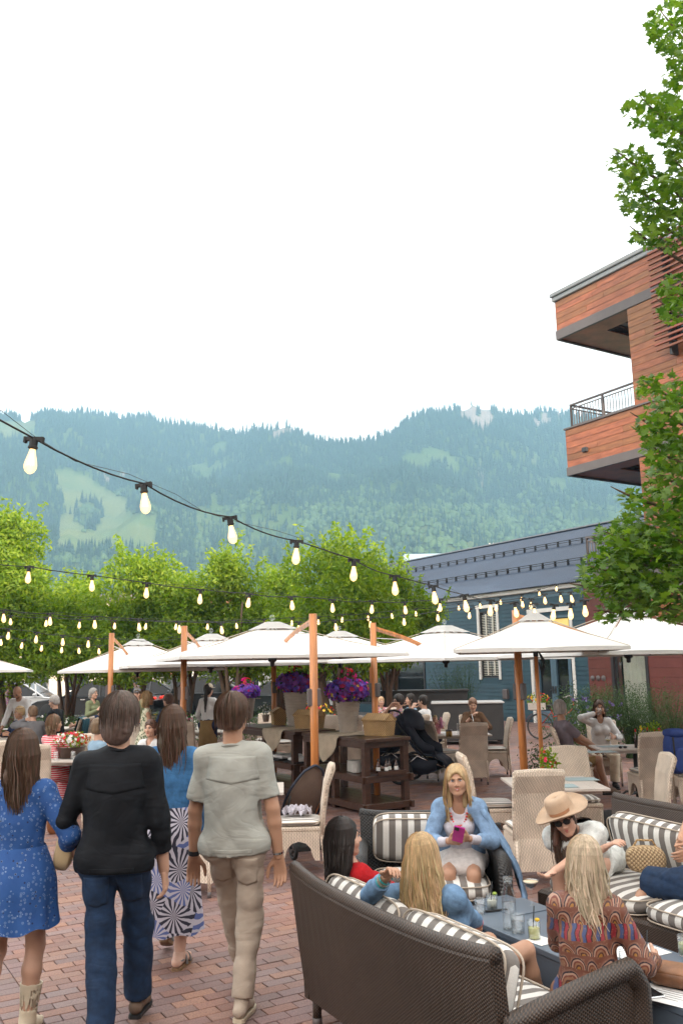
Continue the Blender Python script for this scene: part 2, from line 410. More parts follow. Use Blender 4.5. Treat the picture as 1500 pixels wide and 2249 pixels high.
def cone_forest(name, n, mat):
    px, py, tt, x, y, z = scatter(n, .12, 1.06, -120, 1600)
    dens = fbm(x / 90, y / 90, 4, 33)
    keep = ~clearing(px, py) & (dens > .26 + .16 * (tt < .45) * (px > 600)) & ~rock(px, py) & (z > 6) & ~((py > 1120) & (px > 420) & (rng.random(n) > .25))
    x, y, z = x[keep], y[keep], z[keep]; k = len(x)
    h = rng.uniform(6, 15, k) * (y / 900) ** .3; r = h * rng.uniform(.13, .2, k)
    NS = 5; an = np.arange(NS) * 2 * np.pi / NS; tiers = [(0.08, 1.0, .45), (.33, .72, .72), (.58, .45, 1.0)]
    Vs = []; Fs = []
    for (zb, rr, zt) in tiers:
        a0 = an[None, :] + rng.uniform(0, 6, k)[:, None]; jr = rng.uniform(.7, 1.25, (k, NS))
        ring = np.stack([x[:, None] + r[:, None] * rr * jr * np.cos(a0), y[:, None] + r[:, None] * rr * jr * np.sin(a0), (z + h * zb)[:, None] + 0 * a0 - h[:, None] * .05 * jr], -1)
        top = np.stack([x, y, z + h * zt], -1)[:, None, :]
        Vs.append(np.concatenate([ring, top], 1))
    VV = np.concatenate(Vs, 1); off = (np.arange(k) * VV.shape[1])[:, None, None]
    ft = []
    for q in range(3):
        for i in range(NS): ft.append((q * (NS + 1) + i, q * (NS + 1) + (i + 1) % NS, q * (NS + 1) + NS))
    FF = (np.array(ft)[None] + off).reshape(-1, 3)
    o = link(name, mesh_np(name, VV.reshape(-1, 3), FF, [mat])); return o
def blob_forest(name, n, mat):
    px, py, tt, x, y, z = scatter(n, .01, .62, -120, 1600)
    dens = fbm(x / 60, y / 60, 4, 51)
    keep = ~clearing(px, py) & (dens > .40) & ((py > 1085) | (dens > .62))
    x, y, z = x[keep], y[keep], z[keep]; k = len(x)
    r = rng.uniform(1.6, 4.2, k)
    base_ = np.array([(math.cos(a) * c, math.sin(a) * c, s) for (s, c, o_) in ((0, 1, 0), (.75, .8, .5)) for a in [(i + o_) * 2 * math.pi / 6 for i in range(6)]] + [(0, 0, 1.35)])
    VV = np.stack([x, y, z], -1)[:, None, :] + base_[None] * r[:, None, None] * rng.uniform(.75, 1.25, (k, 13, 1))
    ft = []
    for i in range(6):
        j = (i + 1) % 6; ft += [(i, j, 6 + i), (j, 6 + j, 6 + i), (6 + i, 6 + j, 12)]
    FF = (np.array(ft)[None] + (np.arange(k) * 13)[:, None, None]).reshape(-1, 3)
    return link(name, mesh_np(name, VV.reshape(-1, 3), FF, [mat]))
CY = (1467 - (CX - 750) * .019) - (Z - 1.95) / Y * 1900 / 1.02
cov = np.zeros((nr, nc, 4), np.float32); cov[..., 0] = clearing(CX, CY); cov[..., 1] = rock(CX, CY); cov[..., 3] = 1
ca = mo.data.color_attributes.new('cover', 'FLOAT_COLOR', 'POINT'); ca.data.foreach_set('color', cov.reshape(-1))
m_con = M_leaf('conifer_needles', (.016, .042, .026), 0.0, .8, .02, .9)
m_scr = M_leaf('scrub_leaves', (.055, .10, .035), 0.0, .35, .02, .9)
fo = cone_forest('conifer_forest', 36000, m_con); tag(fo, kind='stuff', label='dark conifer forest covering the mountain slope up to the ridge', cat='forest')
fs = blob_forest('broadleaf_scrub', 22000, m_scr); tag(fs, kind='stuff', label='lighter green broadleaf scrub on the lower mountain slope', cat='scrub')
# valley air
hz = MB().box((0, 900, 300), (3600, 2000, 608)).build('haze', None); hz['kind'] = 'stuff'
hm = bpy.data.materials.new('air'); hm.use_nodes = True; t = hm.node_tree; t.nodes.remove(t.nodes['Principled BSDF'])
pvn = N(t, 'VolumePrincipled'); pvn.inputs['Density'].default_value = .00056; pvn.inputs['Color'].default_value = (.36, .66, .93, 1); pvn.inputs['Anisotropy'].default_value = .15
t.links.new(pvn.outputs[0], t.nodes['Material Output'].inputs['Volume'])
hz.data.materials.clear(); hz.data.materials.append(hm)
# ------------------------------------------------------------------ buildings
F0 = Vector((6.2, 30.4, 0))
def B(tt, d, z): p = F0 + UU * tt - NN * d; return (p.x, p.y, z)        # along the facade, out of it, up
def fp(px, py, d=0.0):
    """where the ray of a picture point meets the facade plane standing d in front of F0: (along, height)"""
    o = F0 - NN * d; r_ = ray(px, py); k = (o - CAM).dot(NN) / r_.dot(NN); P = CAM + r_ * k
    return (P - F0).dot(UU), P.z
FRZ = AN + math.pi / 2                                                    # z-rotation that maps local +x to UU, local +y to -NN(out)
def fbox(mb, t0, t1, d0, d1, z0, z1, bev=0.0):
    c = F0 + UU * ((t0 + t1) / 2) - NN * ((d0 + d1) / 2)
    return mb.box((c.x, c.y, (z0 + z1) / 2), (abs(t1 - t0), abs(d1 - d0), abs(z1 - z0)), FRZ, None, bev)
m_blue = M('blue_siding_paint', (.020, .062, .088), .5, .14, 3, .1, island=.16)
m_red = M('red_siding_paint', (.135, .038, .030), .55, .14, 3, .1, island=.16)
m_white = M('white_trim_paint', (.72, .71, .68), .5, .05, 10)
m_roof = M('slate_metal_roof', (.040, .064, .108), .38, .12, .7, 0, metal=.35)
m_dark = M('dark_metal', (.03, .03, .034), .45, .1)
m_bronze = M('grey_brown_metal', (.115, .098, .098), .5, .08, 3)
m_glassd = M('window_glass_dark', (.012, .016, .018), .05, .2, .8, 0, spec=.8)
m_cedar = M('cedar_boards', (.28, .10, .038), .42, .35, 1.6, .1, stretch=(1.2, 1.2, 9), island=.35)
m_slatw = M('sunscreen_slats', (.20, .062, .035), .45, .2, 4, island=.3)
m_cur = M('curtain_cloth', (.62, .60, .52), .8, .06, 6)
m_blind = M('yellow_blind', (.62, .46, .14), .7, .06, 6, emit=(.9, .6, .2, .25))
bb = thing('shop_building', 'low blue clapboard shop with long slate metal roof and white framed windows', 'building', tuple(F0))
def par(o, root):
    bpy.context.view_layer.update(); return o
def fchild(mb, name, mat, root, smooth=False):
    me = mesh_np(name, [(v[0] - root.location.x, v[1] - root.location.y, v[2] - root.location.z) for v in mb.v], mb.f, [mat], smooth)
    return link(name, me, root)
TL = -3.0                                                                  # blue front ends here, red front follows
TR = 15.0
HG = 4.38
# openings in the blue front: (t0, t1, z0, z1)
t_w1a, zw1b = fp(1059, 1490); t_w1b, _ = fp(1098, 1490); _, zw1t = fp(1066, 1343)
t_d1, _ = fp(1176, 1520); t_d0, _ = fp(1262, 1520)
t_s1, zs1 = fp(930, 1430); t_s2, _ = fp(720, 1430)
ops = [(t_w1b, t_w1a, zw1b, min(zw1t, 4.0)), (t_d0, t_d1, 0.02, 3.55), (t_s1, 13.6, .35, 2.75)]
wall = MB(); ts = sorted({TL, TR} | {o[0] for o in ops} | {o[1] for o in ops})
for a, c_ in zip(ts[:-1], ts[1:]):
    op = [o for o in ops if o[0] <= a + 1e-6 and o[1] >= c_ - 1e-6]
    if op:
        if op[0][2] > .05: fbox(wall, a, c_, -.25, 0, 0, op[0][2])
        fbox(wall, a, c_, -.25, 0, op[0][3], HG)
    else: fbox(wall, a, c_, -.25, 0, 0, HG)
fbox(wall, TR, TR + .25, -9, 0, 0, HG); fbox(wall, TL, TR, -9.2, -9, 0, HG)
fchild(wall, 'wall', m_blue, bb)
EX = .145
k = 0
while .12 + k * EX < HG - .1:
    z0 = .12 + k * EX; z1 = z0 + EX + .012
    free = [(TL, TR)]
    for o in ops:
        if z1 > o[2] - .1 and z0 < o[3] + .1:
            nf = []
            for (a, c_) in free:
                if o[0] - .12 > a: nf.append((a, min(c_, o[0] - .12)))
                if o[1] + .12 < c_: nf.append((max(a, o[1] + .12), c_))
            free = [q for q in nf if q[1] - q[0] > .03]
    for (a, c_) in free:
        mb = MB(); poly = [(0.0, z0), (-.026, z0), (-.008, z1), (0.0, z1)]
        vs = []
        for tt_ in (a, c_):
            for (dd, zz) in poly: vs.append(tuple(Vector(B(tt_, -dd + .001, zz)) - F0))
        mb.add(vs, [(0, 1, 2, 3), (7, 6, 5, 4), (0, 4, 5, 1), (1, 5, 6, 2), (2, 6, 7, 3), (3, 7, 4, 0)])
        mb.build('siding_board', m_blue, bb)
    k += 1
def window(root, t0, t1, z0, z1, mats, name='window', cols_=1, trim=.11, glassmat=None, fr=.05, d=0.0):
    wf = MB(); tw = trim
    fbox(wf, t0 - tw, t0, d - .05, d + .045, z0 - tw * .4, z1 + tw); fbox(wf, t1, t1 + tw, d - .05, d + .045, z0 - tw * .4, z1 + tw)
    fbox(wf, t0 - tw * 1.3, t1 + tw * 1.3, d - .05, d + .06, z1 + tw, z1 + tw * 2.1)
    o = fchild(wf, name, mats[0], root)
    fr_ = MB(); fbox(fr_, t0, t1, d - .12, d - .02, z0, z0 + fr); fbox(fr_, t0, t1, d - .12, d - .02, z1 - fr, z1)
    wdt = (t1 - t0) / cols_
    for i in range(cols_ + 1):
        c = t0 + i * wdt; fbox(fr_, max(t0, c - fr / 2), min(t1, c + fr / 2), d - .12, d - .022, z0 + fr, z1 - fr)
    f2 = fchild(fr_, 'frame', mats[1], root); f2.parent = o
    gl = MB(); fbox(gl, t0, t1, d - .1, d - .085, z0, z1); g2 = fchild(gl, 'pane', glassmat or m_glassd, root); g2.parent = o
    return o
w1 = window(bb, ops[0][0], ops[0][1], ops[0][2], ops[0][3], (m_white, m_dark))
sl_ = MB()
zz = ops[0][2] + .1
while zz < ops[0][3] - .1:
    fbox(sl_, ops[0][0] + .06, (ops[0][0] + ops[0][1]) / 2 - .03, -.08, -.06, zz, zz + .018); fbox(sl_, (ops[0][0] + ops[0][1]) / 2 + .03, ops[0][1] - .06, -.08, -.06, zz, zz + .018); zz += .06
for tt_ in (ops[0][0] + .3, ops[0][1] - .3): fbox(sl_, tt_ - .03, tt_ + .03, -.055, -.04, ops[0][2] + .1, ops[0][3] - .1)
so = fchild(sl_, 'shutter_slats', m_cur, bb); so.parent = w1; so['kind'] = 'stuff'
# shop door: two glazed leaves, transom with yellow blind above
m_bluedoor = M('blue_door_paint', (.085, .15, .20), .4, .08)
dr = window(bb, ops[1][0], ops[1][1], .02, ops[1][3], (m_white, m_bluedoor), 'doorway', 1, .12, None, .1)
tm = (ops[1][0] + ops[1][1]) / 2
for (a, c_) in ((ops[1][0] + .1, tm - .005), (tm + .005, ops[1][1] - .1)):
    lf = MB(); fbox(lf, a, a + .12, -.08, -.01, .05, 2.35); fbox(lf, c_ - .12, c_, -.08, -.01, .05, 2.35); fbox(lf, a + .12, c_ - .12, -.08, -.01, .05, .4); fbox(lf, a + .12, c_ - .12, -.08, -.01, 2.2, 2.35)
    dl = fchild(lf, 'door', m_bluedoor, bb)
    hd = MB(); s_ = c_ - .06 if a < tm - .5 and c_ < tm + .01 else a + .06
    fbox(hd, s_ - .03, s_ + .03, -.01, .015, .98, 1.22); fbox(hd, s_ - .012, s_ + .10, .02, .04, 1.08, 1.11)
    h2 = fchild(hd, 'handle', m_dark, bb); h2.parent = dl
tb = MB(); fbox(tb, ops[1][0] + .1, ops[1][1] - .1, -.06, -.02, 2.37, 2.52); fbox(tb, tm - .03, tm + .03, -.06, -.02, 2.52, 3.5)
fchild(tb, 'transom_bar', m_white, bb)
bl = MB()
for (a, c_) in ((ops[1][0] + .14, tm - .06), (tm + .06, ops[1][1] - .14)): fbox(bl, a, c_, -.082, -.07, 2.62, 3.42)
for a in np.arange(ops[1][0] + .2, ops[1][1] - .2, .22): fbox(bl, a, a + .02, -.07, -.066, 2.62, 3.42)
fchild(bl, 'blind', m_blind, bb)
sg = window(bb, ops[2][0], ops[2][1], .35, 2.75, (m_dark, m_dark), 'shopfront_window', 4, .09, None, .09)
for a in np.linspace(ops[2][0] + 1, ops[2][1] - 1, 4):                      # something light inside behind the panes
    ib = MB(); fbox(ib, a, a + .5, -1.6, -1.3, .4, random.uniform(.9, 1.6)); q = fchild(ib, 'display_shelf', m_white, bb); q.parent = sg
gt = MB(); fbox(gt, TL, TR, .0, .16, HG, HG + .15, .02); fchild(gt, 'gutter', m_white, bb)
fa = MB(); fbox(fa, TL, TR, -.02, .03, HG - .22, HG); fchild(fa, 'fascia', m_bluedoor, bb)
# corrugated roof from eave to ridge
EV = (.32, HG + .16); RG = (-5.2, 7.35)
n_ = int((TR + .4 - (TL - 5.5)) / .0235); tt_ = np.linspace(TL - 5.5, TR + .4, n_); wv = .018 * np.sin(np.arange(n_) * math.pi / 2)
rows_ = []
for (d_, z_) in ((EV[0], EV[1]), (RG[0], RG[1])):
    P = np.array(F0)[None] + np.outer(tt_, np.array(UU)) - np.array(NN)[None] * d_ + np.array([0, 0, 1.0])[None] * (z_ + wv)[:, None]
    rows_.append(P - np.array(F0)[None])
V = np.concatenate(rows_); i_ = np.arange(n_ - 1); F = np.stack([i_, i_ + 1, n_ + i_ + 1, n_ + i_], -1)
link('roof', mesh_np('roof', V, F, [m_roof], True), bb)
rbk = MB(); rbk.add([tuple(Vector(B(TL - 5.5, RG[0], RG[1])) - F0), tuple(Vector(B(TR + .4, RG[0], RG[1])) - F0), tuple(Vector(B(TR + .4, -10.4, HG)) - F0), tuple(Vector(B(TL - 5.5, -10.4, HG)) - F0)], [(0, 1, 2, 3)])
rbk.add([tuple(Vector(B(TR + .1, 0, HG)) - F0), tuple(Vector(B(TR + .1, -9, HG)) - F0), tuple(Vector(B(TR + .1, RG[0], RG[1] - .05)) - F0)], [(0, 1, 2)])
rbk.build('roof_back', m_roof, bb)
rc = MB(); fbox(rc, TL - 5.5, TR + .4, RG[0] - .12, RG[0] + .12, RG[1], RG[1] + .05); fchild(rc, 'ridge_cap', M('ridge_metal', (.25, .27, .31), .45, .1), bb)
for fr_ in (.28, .66):
    d_ = EV[0] + (RG[0] - EV[0]) * fr_; z_ = EV[1] + (RG[1] - EV[1]) * fr_
    sgd = MB(); fbox(sgd, TL - 5, TR, d_ - .02, d_ + .02, z_ + .12, z_ + .14); fbox(sgd, TL - 5, TR, d_ - .02, d_ + .02, z_ + .19, z_ + .21)
    for a in np.arange(TL - 5, TR, .62): fbox(sgd, a, a + .025, d_ - .07, d_ + .03, z_ + .0, z_ + .2)
    fchild(sgd, 'snow_rail', m_dark, bb)
vt = MB(); fbox(vt, fp(1116, 1550)[0] - .12, fp(1116, 1550)[0] + .12, .03, .14, .75, 1.1, .03); fchild(vt, 'meter_box', m_bronze, bb)
# red fronted wing
rw = thing('red_building', 'red board fronted wing with tall curtained window next to the blue shop', 'building', tuple(F0))
TE = -10.5; DR = .06
t_r1, _ = fp(1352, 1500, DR); t_r0, _ = fp(1422, 1500, DR)
rop = (t_r0, t_r1, .1, 3.1)
wl = MB()
for (a, c_, z0, z1) in ((TE, rop[0], 0, 4.4), (rop[1], TL - .002, 0, 4.4), (rop[0], rop[1], rop[3], 4.4)): fbox(wl, a, c_, -.25, DR, z0, z1)
fchild(wl, 'wall', m_red, rw)
k = 0
while .1 + k * .28 < 4.3:
    z0 = .1 + k * .28; z1 = min(4.4, z0 + .274)
    segs = [(TE, TL - .01)] if z0 > rop[3] else [(TE, rop[0] - .1), (rop[1] + .1, TL - .01)]
    for (a, c_) in segs:
        mb = MB(); fbox(mb, a, c_, DR, DR + .02, z0, z1, .004); fchild(mb, 'siding_board', m_red, rw)
    k += 1
wr = window(rw, rop[0], rop[1], rop[2], rop[3], (m_dark, m_dark), 'window', 1, .1, glass('window_glass'), .07, DR)
cu = MB(); na = 60; pts = []
for i in range(na + 1):
    a = rop[0] + .08 + (rop[1] - rop[0] - .16) * i / na * .98; pts.append((a, -.22 + .04 * math.sin(i * 1.05) + .015 * math.sin(i * 2.3)))
vs = []
for (a, d_) in pts: vs += [tuple(Vector(B(a, d_, .15)) - F0), tuple(Vector(B(a, d_ * 1.0, 3.05)) - F0)]
cu.add(vs, [(2 * i, 2 * i + 2, 2 * i + 3, 2 * i + 1) for i in range(na)]); q = cu.build('curtain', m_cur, rw, True); q.parent = wr
for px_ in (1303, 1315, 1327):
    t0_, z0_ = fp(px_, 1490, DR); pl = MB(); c = Vector(B(t0_, DR + .03, z0_)) - F0
    mt = Matrix.Rotation(FRZ, 3, 'Z') @ Matrix.Rotation(math.pi / 2, 3, 'X'); sub = MB().lathe([(.001, .03), (.05, .03), (.06, .015), (.085, .012), (.085, -.01), (.001, -.01)], n=16, cap=False)
    pl.add([tuple(c + mt @ Vector((v[0], v[1], -v[2]))) for v in sub.v], sub.f); pl.build('plaque', m_bronze, rw, True)
rr = MB(); fbox(rr, TE, TL - .002, -6, DR + .1, 4.4, 4.55); fchild(rr, 'roof', m_bronze, rw)
# cedar clad hotel tower with cantilevered balconies
ct = thing('hotel_tower', 'cedar clad tower with cantilevered balconies and metal edged roof box', 'building', tuple(F0))
DT = .7
tb1, zb1 = fp(1249, 1046, DT); _, zb2 = fp(1242, 945, DT); ta1, za1 = fp(1225, 747, DT); _, za2 = fp(1218, 664, DT)
tw_, _ = fp(1375, 690, DT); tw2, _ = fp(1410, 1040, DT); TWL = (tw_ + tw2) / 2
TRR = TWL - 9.0
def planks(t0, t1, z0, z1, d, h=.2, out_=.02, root=ct, name='cedar_board'):
    n = max(1, round((z1 - z0) / h)); hh = (z1 - z0) / n
    for i in range(n):
        a = t0
        while a < t1 - .05:
            e = min(t1, a + random.uniform(1.6, 3.6))
            if t1 - e < .5: e = t1
            mb = MB(); fbox(mb, a + .003, e - .003, d, d + out_, z0 + i * hh + .004, z0 + (i + 1) * hh - .004, .003); fchild(mb, name, m_cedar, root); a = e
    return
def side_planks(t, d0, d1, z0, z1, h=.2):
    n = max(1, round((z1 - z0) / h)); hh = (z1 - z0) / n
    for i in range(n):
        mb = MB(); fbox(mb, t, t + .02, d0, d1, z0 + i * hh + .004, z0 + (i + 1) * hh - .004, .003); fchild(mb, 'cedar_board', m_cedar, ct)
bd = MB()
fbox(bd, TRR, ta1, DT - 4.5, DT, za1 + .32, za2); fbox(bd, TRR, tb1, DT - 4.5, DT, zb1 + .28, zb2)      # box cores
fbox(bd, TRR, TWL, DT - 7, DT - .01, 3.2, za1 + .32)
fchild(bd, 'wall', m_cedar, ct)
planks(TWL - 7.0, ta1, za1 + .32, za2 - .02, DT); side_planks(ta1, DT - 4.5, DT, za1 + .32, za2 - .02)
planks(TWL - 6.0, tb1, zb1 + .28, zb2 - .02, DT); side_planks(tb1, DT - 4.5, DT, zb1 + .28, zb2 - .02)
planks(TWL - 5.0, TWL, zb2 + .02, za1, DT - .01); planks(TWL - 3.5, TWL, zb1 - 3.8, zb1, DT - .01)
bnd = MB()
for (tt0, zz0, hh0) in ((ta1, za1, .32), (tb1, zb1, .28)):
    fbox(bnd, TRR, tt0 + .03, DT - .05, DT + .045, zz0, zz0 + hh0, .01); fbox(bnd, tt0 - .05, tt0 + .045, DT - 4.5, DT - .05, zz0, zz0 + hh0, .01)
fchild(bnd, 'edge_band', m_bronze, ct)
cap_ = MB(); fbox(cap_, TRR, ta1 + .07, DT - 4.6, DT + .09, za2, za2 + .16, .02); fbox(cap_, TRR, ta1 + .12, DT - 4.6, DT + .14, za2 + .16, za2 + .30, .02); fchild(cap_, 'roof', M('roof_edge_metal', (.22, .235, .25), .45, .08), ct)
cp2 = MB(); fbox(cp2, TRR, tb1 + .04, DT - 4.5, DT + .06, zb2, zb2 + .05); fchild(cp2, 'coping', m_bronze, ct)
for (tt0, zz0) in ((ta1, za1), (tb1, zb1)):                                  # soffit boards round a dark coffer
    sf = MB(); z0, z1 = zz0 + .06, zz0 + .10
    fbox(sf, tt0 - 1.3, tt0 - .05, DT - 4.4, DT - .05, z0, z1); fbox(sf, TWL - .5, tt0 - 1.3, DT - .9, DT - .05, z0, z1); fbox(sf, TWL - .5, tt0 - 1.3, DT - 4.4, DT - 3.2, z0, z1)
    fchild(sf, 'soffit', m_cedar, ct)
    sc_ = MB(); fbox(sc_, TWL - .5, tt0 - 1.3, DT - 3.2, DT - .9, zz0 + .27, zz0 + .30)
    for a in np.arange(TWL - .3, tt0 - 1.4, .28): fbox(sc_, a, a + .2, DT - 3.2, DT - .9, zz0 + .22, zz0 + .25)
    fchild(sc_, 'coffer', M('dark_cedar', (.09, .035, .02), .5, .2), ct)
def railing(root, segs, z0, h, name='railing', sp=.115):
    for (a, b_) in segs:
        a = Vector(a); b_ = Vector(b_); L = (b_ - a).length; rz_ = math.atan2(b_.y - a.y, b_.x - a.x); c = (a + b_) / 2
        mb = MB(); mb.box((c.x, c.y, z0 + h), (L + .06, .07, .05), rz_); mb.box((c.x, c.y, z0 + h - .12), (L, .025, .03), rz_); mb.box((c.x, c.y, z0 + .08), (L, .025, .03), rz_)
        ro = fchild(mb, name, m_bronze, root)
        n = max(2, int(L / sp))
        for i in range(max(2, int(L / 1.6)) + 1):
            q = a + (b_ - a) * (i / max(2, int(L / 1.6))); po = fchild(MB().box((q.x, q.y, z0 + h / 2), (.055, .055, h), rz_), 'post', m_bronze, root); po.parent = ro
        for i in range(1, n):
            q = a + (b_ - a) * (i / n); bs = MB().box((q.x, q.y, z0 + h / 2 - .03), (.016, .016, h - .18), rz_); bo = fchild(bs, 'baluster', m_bronze, root); bo.parent = ro
railing(ct, [(B(tb1 - .15, DT - .15, 0), B(TWL + .0, DT - .15, 0)), (B(tb1 - .15, DT - .15, 0), B(tb1 - .15, DT - 4.2, 0)), (B(tb1 - .15, DT - 4.2, 0), B(TWL, DT - 4.2, 0))], zb2 + .05, .78)
bx_ = MB(); tq, zq = fp(1288, 988, DT); fbox(bx_, tq - .09, tq + .09, DT + .02, DT + .12, zq - .08, zq + .08, .02); fchild(bx_, 'wall_lamp', m_dark, ct)
k = 0; zz = zb2 + 1.3
tsl, _ = fp(1425, 600, DT + .35)
while zz < za2 + .25:
    mb = MB(); fbox(mb, TRR, tsl + random.uniform(-.03, .03), DT + .30, DT + .38, zz, zz + .06); fchild(mb, 'sunscreen_slat', m_slatw, ct); zz += .165
zz = zb1 - 2.2
while zz < zb1:
    mb = MB(); fbox(mb, TRR, TWL - 1.7, DT + .30, DT + .38, zz, zz + .06); fchild(mb, 'sunscreen_slat', m_slatw, ct); zz += .165
ps = MB()
for a in (tsl - .5, tsl - 2.0, tsl - 3.5): fbox(ps, a, a + .08, DT + .0, DT + .29, zb2 + 1.1, za2 + .2)
fchild(ps, 'screen_post', m_dark, ct)
wd = MB(); fbox(wd, TRR, tsl - .35, DT + .022, DT + .03, zb2 + 1.6, za1 - .3); fchild(wd, 'window', m_glassd, ct)
# lowest balcony, standing out over the roof eave
t3, z3 = fp(1288, 1252, DT); _, z3b = fp(1320, 1290, DT)
lb = MB(); fbox(lb, TRR, t3 - .35, DT - 3, DT + .1, z3 - .9, z3); fchild(lb, 'balcony', m_bronze, ct)
railing(ct, [(B(t3 - .1, DT, 0), B(t3 - 5, DT, 0)), (B(t3 - .1, DT, 0), B(t3 - .1, DT - 2.6, 0))], z3, 1.0)
# distant roofs and shops
hb = thing('metal_roof_house', 'distant house with pale blue metal roof beyond the shop ridge', 'building', (14.5, 95, 0))
mb = MB().box((0, 0, 5.4), (14, 12, 10.8)); mb.build('wall', m_conc, hb)
mb = MB(); mb.ext([(-8, 10.6), (0, 14.2), (8, 10.6)], 'x', -7.8, 7.8); mb.build('roof', M('pale_blue_roof', (.22, .31, .37), .45, .08), hb)
tr_ = thing('turret_house', 'small white gabled dormer roof with crested ridge showing above the slate roof', 'building', (15.6, 75, 0))
MB().box((0, 0, 5.4), (5, 5, 10.8)).build('wall', m_cedar, tr_)
mb = MB(); mb.ext([(-2.8, 10.7), (0, 12.2), (2.8, 10.7)], 'x', -2.9, 2.9)
for i in range(18): mb.add([(-2.8 + i * .32, 0, 12.18), (-2.6 + i * .32, 0, 12.18), (-2.7 + i * .32, 0, 12.5)], [(0, 1, 2)])
mb.build('roof', m_white, tr_)
for i, (px_, Y_, w_, h_, d_, col, lab) in enumerate([(60, 62, 14, 6.5, 8, (.42, .36, .30), 'tan street building behind the parked white car'), (330, 66, 16, 7, 8, (.30, .12, .09), 'brick street building behind the black coupe'), (640, 64, 13, 6, 8, (.48, .47, .44), 'pale street building behind the parked dark sedan')]):
    x_ = xat(px_, Y_); hb = thing('street_building', lab, 'building', (x_, Y_, .12))
    MB().box((0, 0, h_ / 2), (w_, d_, h_)).build('wall', M('street_wall', col, .85, .1, 2), hb)
    MB().box((0, 0, h_ + .15), (w_ + .5, d_ + .5, .3)).build('roof', m_bronze, hb)
    for a in np.arange(-w_ / 2 + 1.2, w_ / 2 - .6, 2.6):
        for (zb, hh) in ((.6, 2.0), (3.7, 1.6)):
            wn = MB().box((a, -d_ / 2 - .03, zb + hh / 2), (1.7, .06, hh)).build('window', m_white, hb)
            MB().box((a, -d_ / 2 - .07, zb + hh / 2), (1.5, .03, hh - .2)).build('pane', m_glassd, wn)
# unseen block added behind the viewpoint, square to the sun, to shade the plaza
sd = thing('shade_block', 'unseen block added behind the viewer to keep the tables in shade', 'building', (0, 0, 0))
cS = Vector((0, 4, 0)) + SUN_DIR * 32; rzS = math.atan2(SUN_DIR.y, SUN_DIR.x) + math.pi / 2
mb = MB().box((cS.x, cS.y, 6.7), (84, 9, 13.6), rzS); mb.build('wall', m_cedar, sd)
MB().box((cS.x, cS.y, 13.7), (85, 10, .5), rzS).build('roof', m_bronze, sd)
# ------------------------------------------------------------------ materials of the furniture
def weave(name, c1, c2, fx=42.0, fz=52.0, rough=.5, strength=.7, vert=False, holes=False):
    m, t, b = nodes(name); c = coord(t); s = N(t, 'SeparateXYZ'); t.links.new(c, s.inputs[0])
    a = math_(t, 'MULTIPLY', math_(t, 'ADD', s.outputs['X'], math_(t, 'MULTIPLY', s.outputs['Y'], .93)), fx)
    z = math_(t, 'MULTIPLY', s.outputs['Z'], fz)
    fa = math_(t, 'FRACT', a); h1 = math_(t, 'SINE', math_(t, 'MULTIPLY', fa, math.pi))
    par_ = math_(t, 'MULTIPLY', math_(t, 'FLOOR', a), math.pi)
    h2 = math_(t, 'SINE', math_(t, 'ADD', math_(t, 'MULTIPLY', z, math.pi), par_))
    if vert: hh = math_(t, 'MULTIPLY_ADD', h1, .8, math_(t, 'MULTIPLY', h2, .2))
    else: hh = math_(t, 'MULTIPLY_ADD', h1, .35, math_(t, 'MULTIPLY_ADD', h2, .4, .25))
    n = N(t, 'TexNoise', i_Scale=5.0, i_Detail=4.0); t.links.new(c, n.inputs['Vector'])
    col = ramp(t, hh, [(.05, c1), (.75, c2)])
    col = mixc(t, 1.0, col, ramp(t, n.outputs['Fac'], [(.3, .8), (.7, 1.15)]), 'MULTIPLY')
    t.links.new(col, b.inputs['Base Color']); b.inputs['Roughness'].default_value = rough; bump(t, b, hh, strength, .006); return m
def striped(name, c1, c2, period=.095, axis='X', duty=.48, rough=.8, warp=.0):
    m, t, b = nodes(name); c = coord(t); s = N(t, 'SeparateXYZ'); t.links.new(c, s.inputs[0])
    n = N(t, 'TexNoise', i_Scale=6.0, i_Detail=3.0); t.links.new(c, n.inputs['Vector'])
    v = math_(t, 'MULTIPLY_ADD', n.outputs['Fac'], warp, math_(t, 'MULTIPLY', s.outputs[axis], 1 / period))
    f = math_(t, 'GREATER_THAN', math_(t, 'FRACT', v), duty)
    col = mixc(t, f, c1, c2); n2 = N(t, 'TexNoise', i_Scale=240.0, i_Detail=2.0); t.links.new(c, n2.inputs['Vector'])
    col = mixc(t, 1.0, col, ramp(t, n2.outputs['Fac'], [(.3, .9), (.7, 1.08)]), 'MULTIPLY')
    t.links.new(col, b.inputs['Base Color']); b.inputs['Roughness'].default_value = rough; b.inputs['Sheen Weight'].default_value = .2
    bump(t, b, n.outputs['Fac'], .35, .02); return m
m_wick = weave('wicker_brown', (.010, .007, .006), (.072, .045, .031), 95, 130, .45, .45)
m_wickk = weave('wicker_black', (.010, .010, .011), (.030, .027, .026), 60, 80, .5, .8)
m_rattan = weave('rattan_beige', (.36, .285, .215), (.78, .66, .545), 70, 62, .6, .6, vert=True)
m_stripe = striped('stripe_cloth', (.70, .68, .64), (.165, .145, .13), .098)
m_stripe2 = striped('stripe_cloth_fine', (.70, .68, .64), (.19, .17, .155), .072)
m_piping = M('piping_cloth', (.42, .35, .28), .8, .05)
m_teak = M('teak_post', (.50, .19, .055), .38, .42, 2.2, .05, stretch=(7, 7, .6), coat=.25)
m_teakd = M('teak_rib', (.25, .11, .05), .5, .2)
m_canvas = M('white_canvas', (.73, .725, .71), .85, .06, 2.2, .3)
m_crystal = glass('clear_finial')
m_top = M('whitewashed_board', (.56, .50, .45), .5, .1, 3, .1, stretch=(1, 9, 1))
m_iron = M('black_iron', (.02, .02, .02), .5, .1)
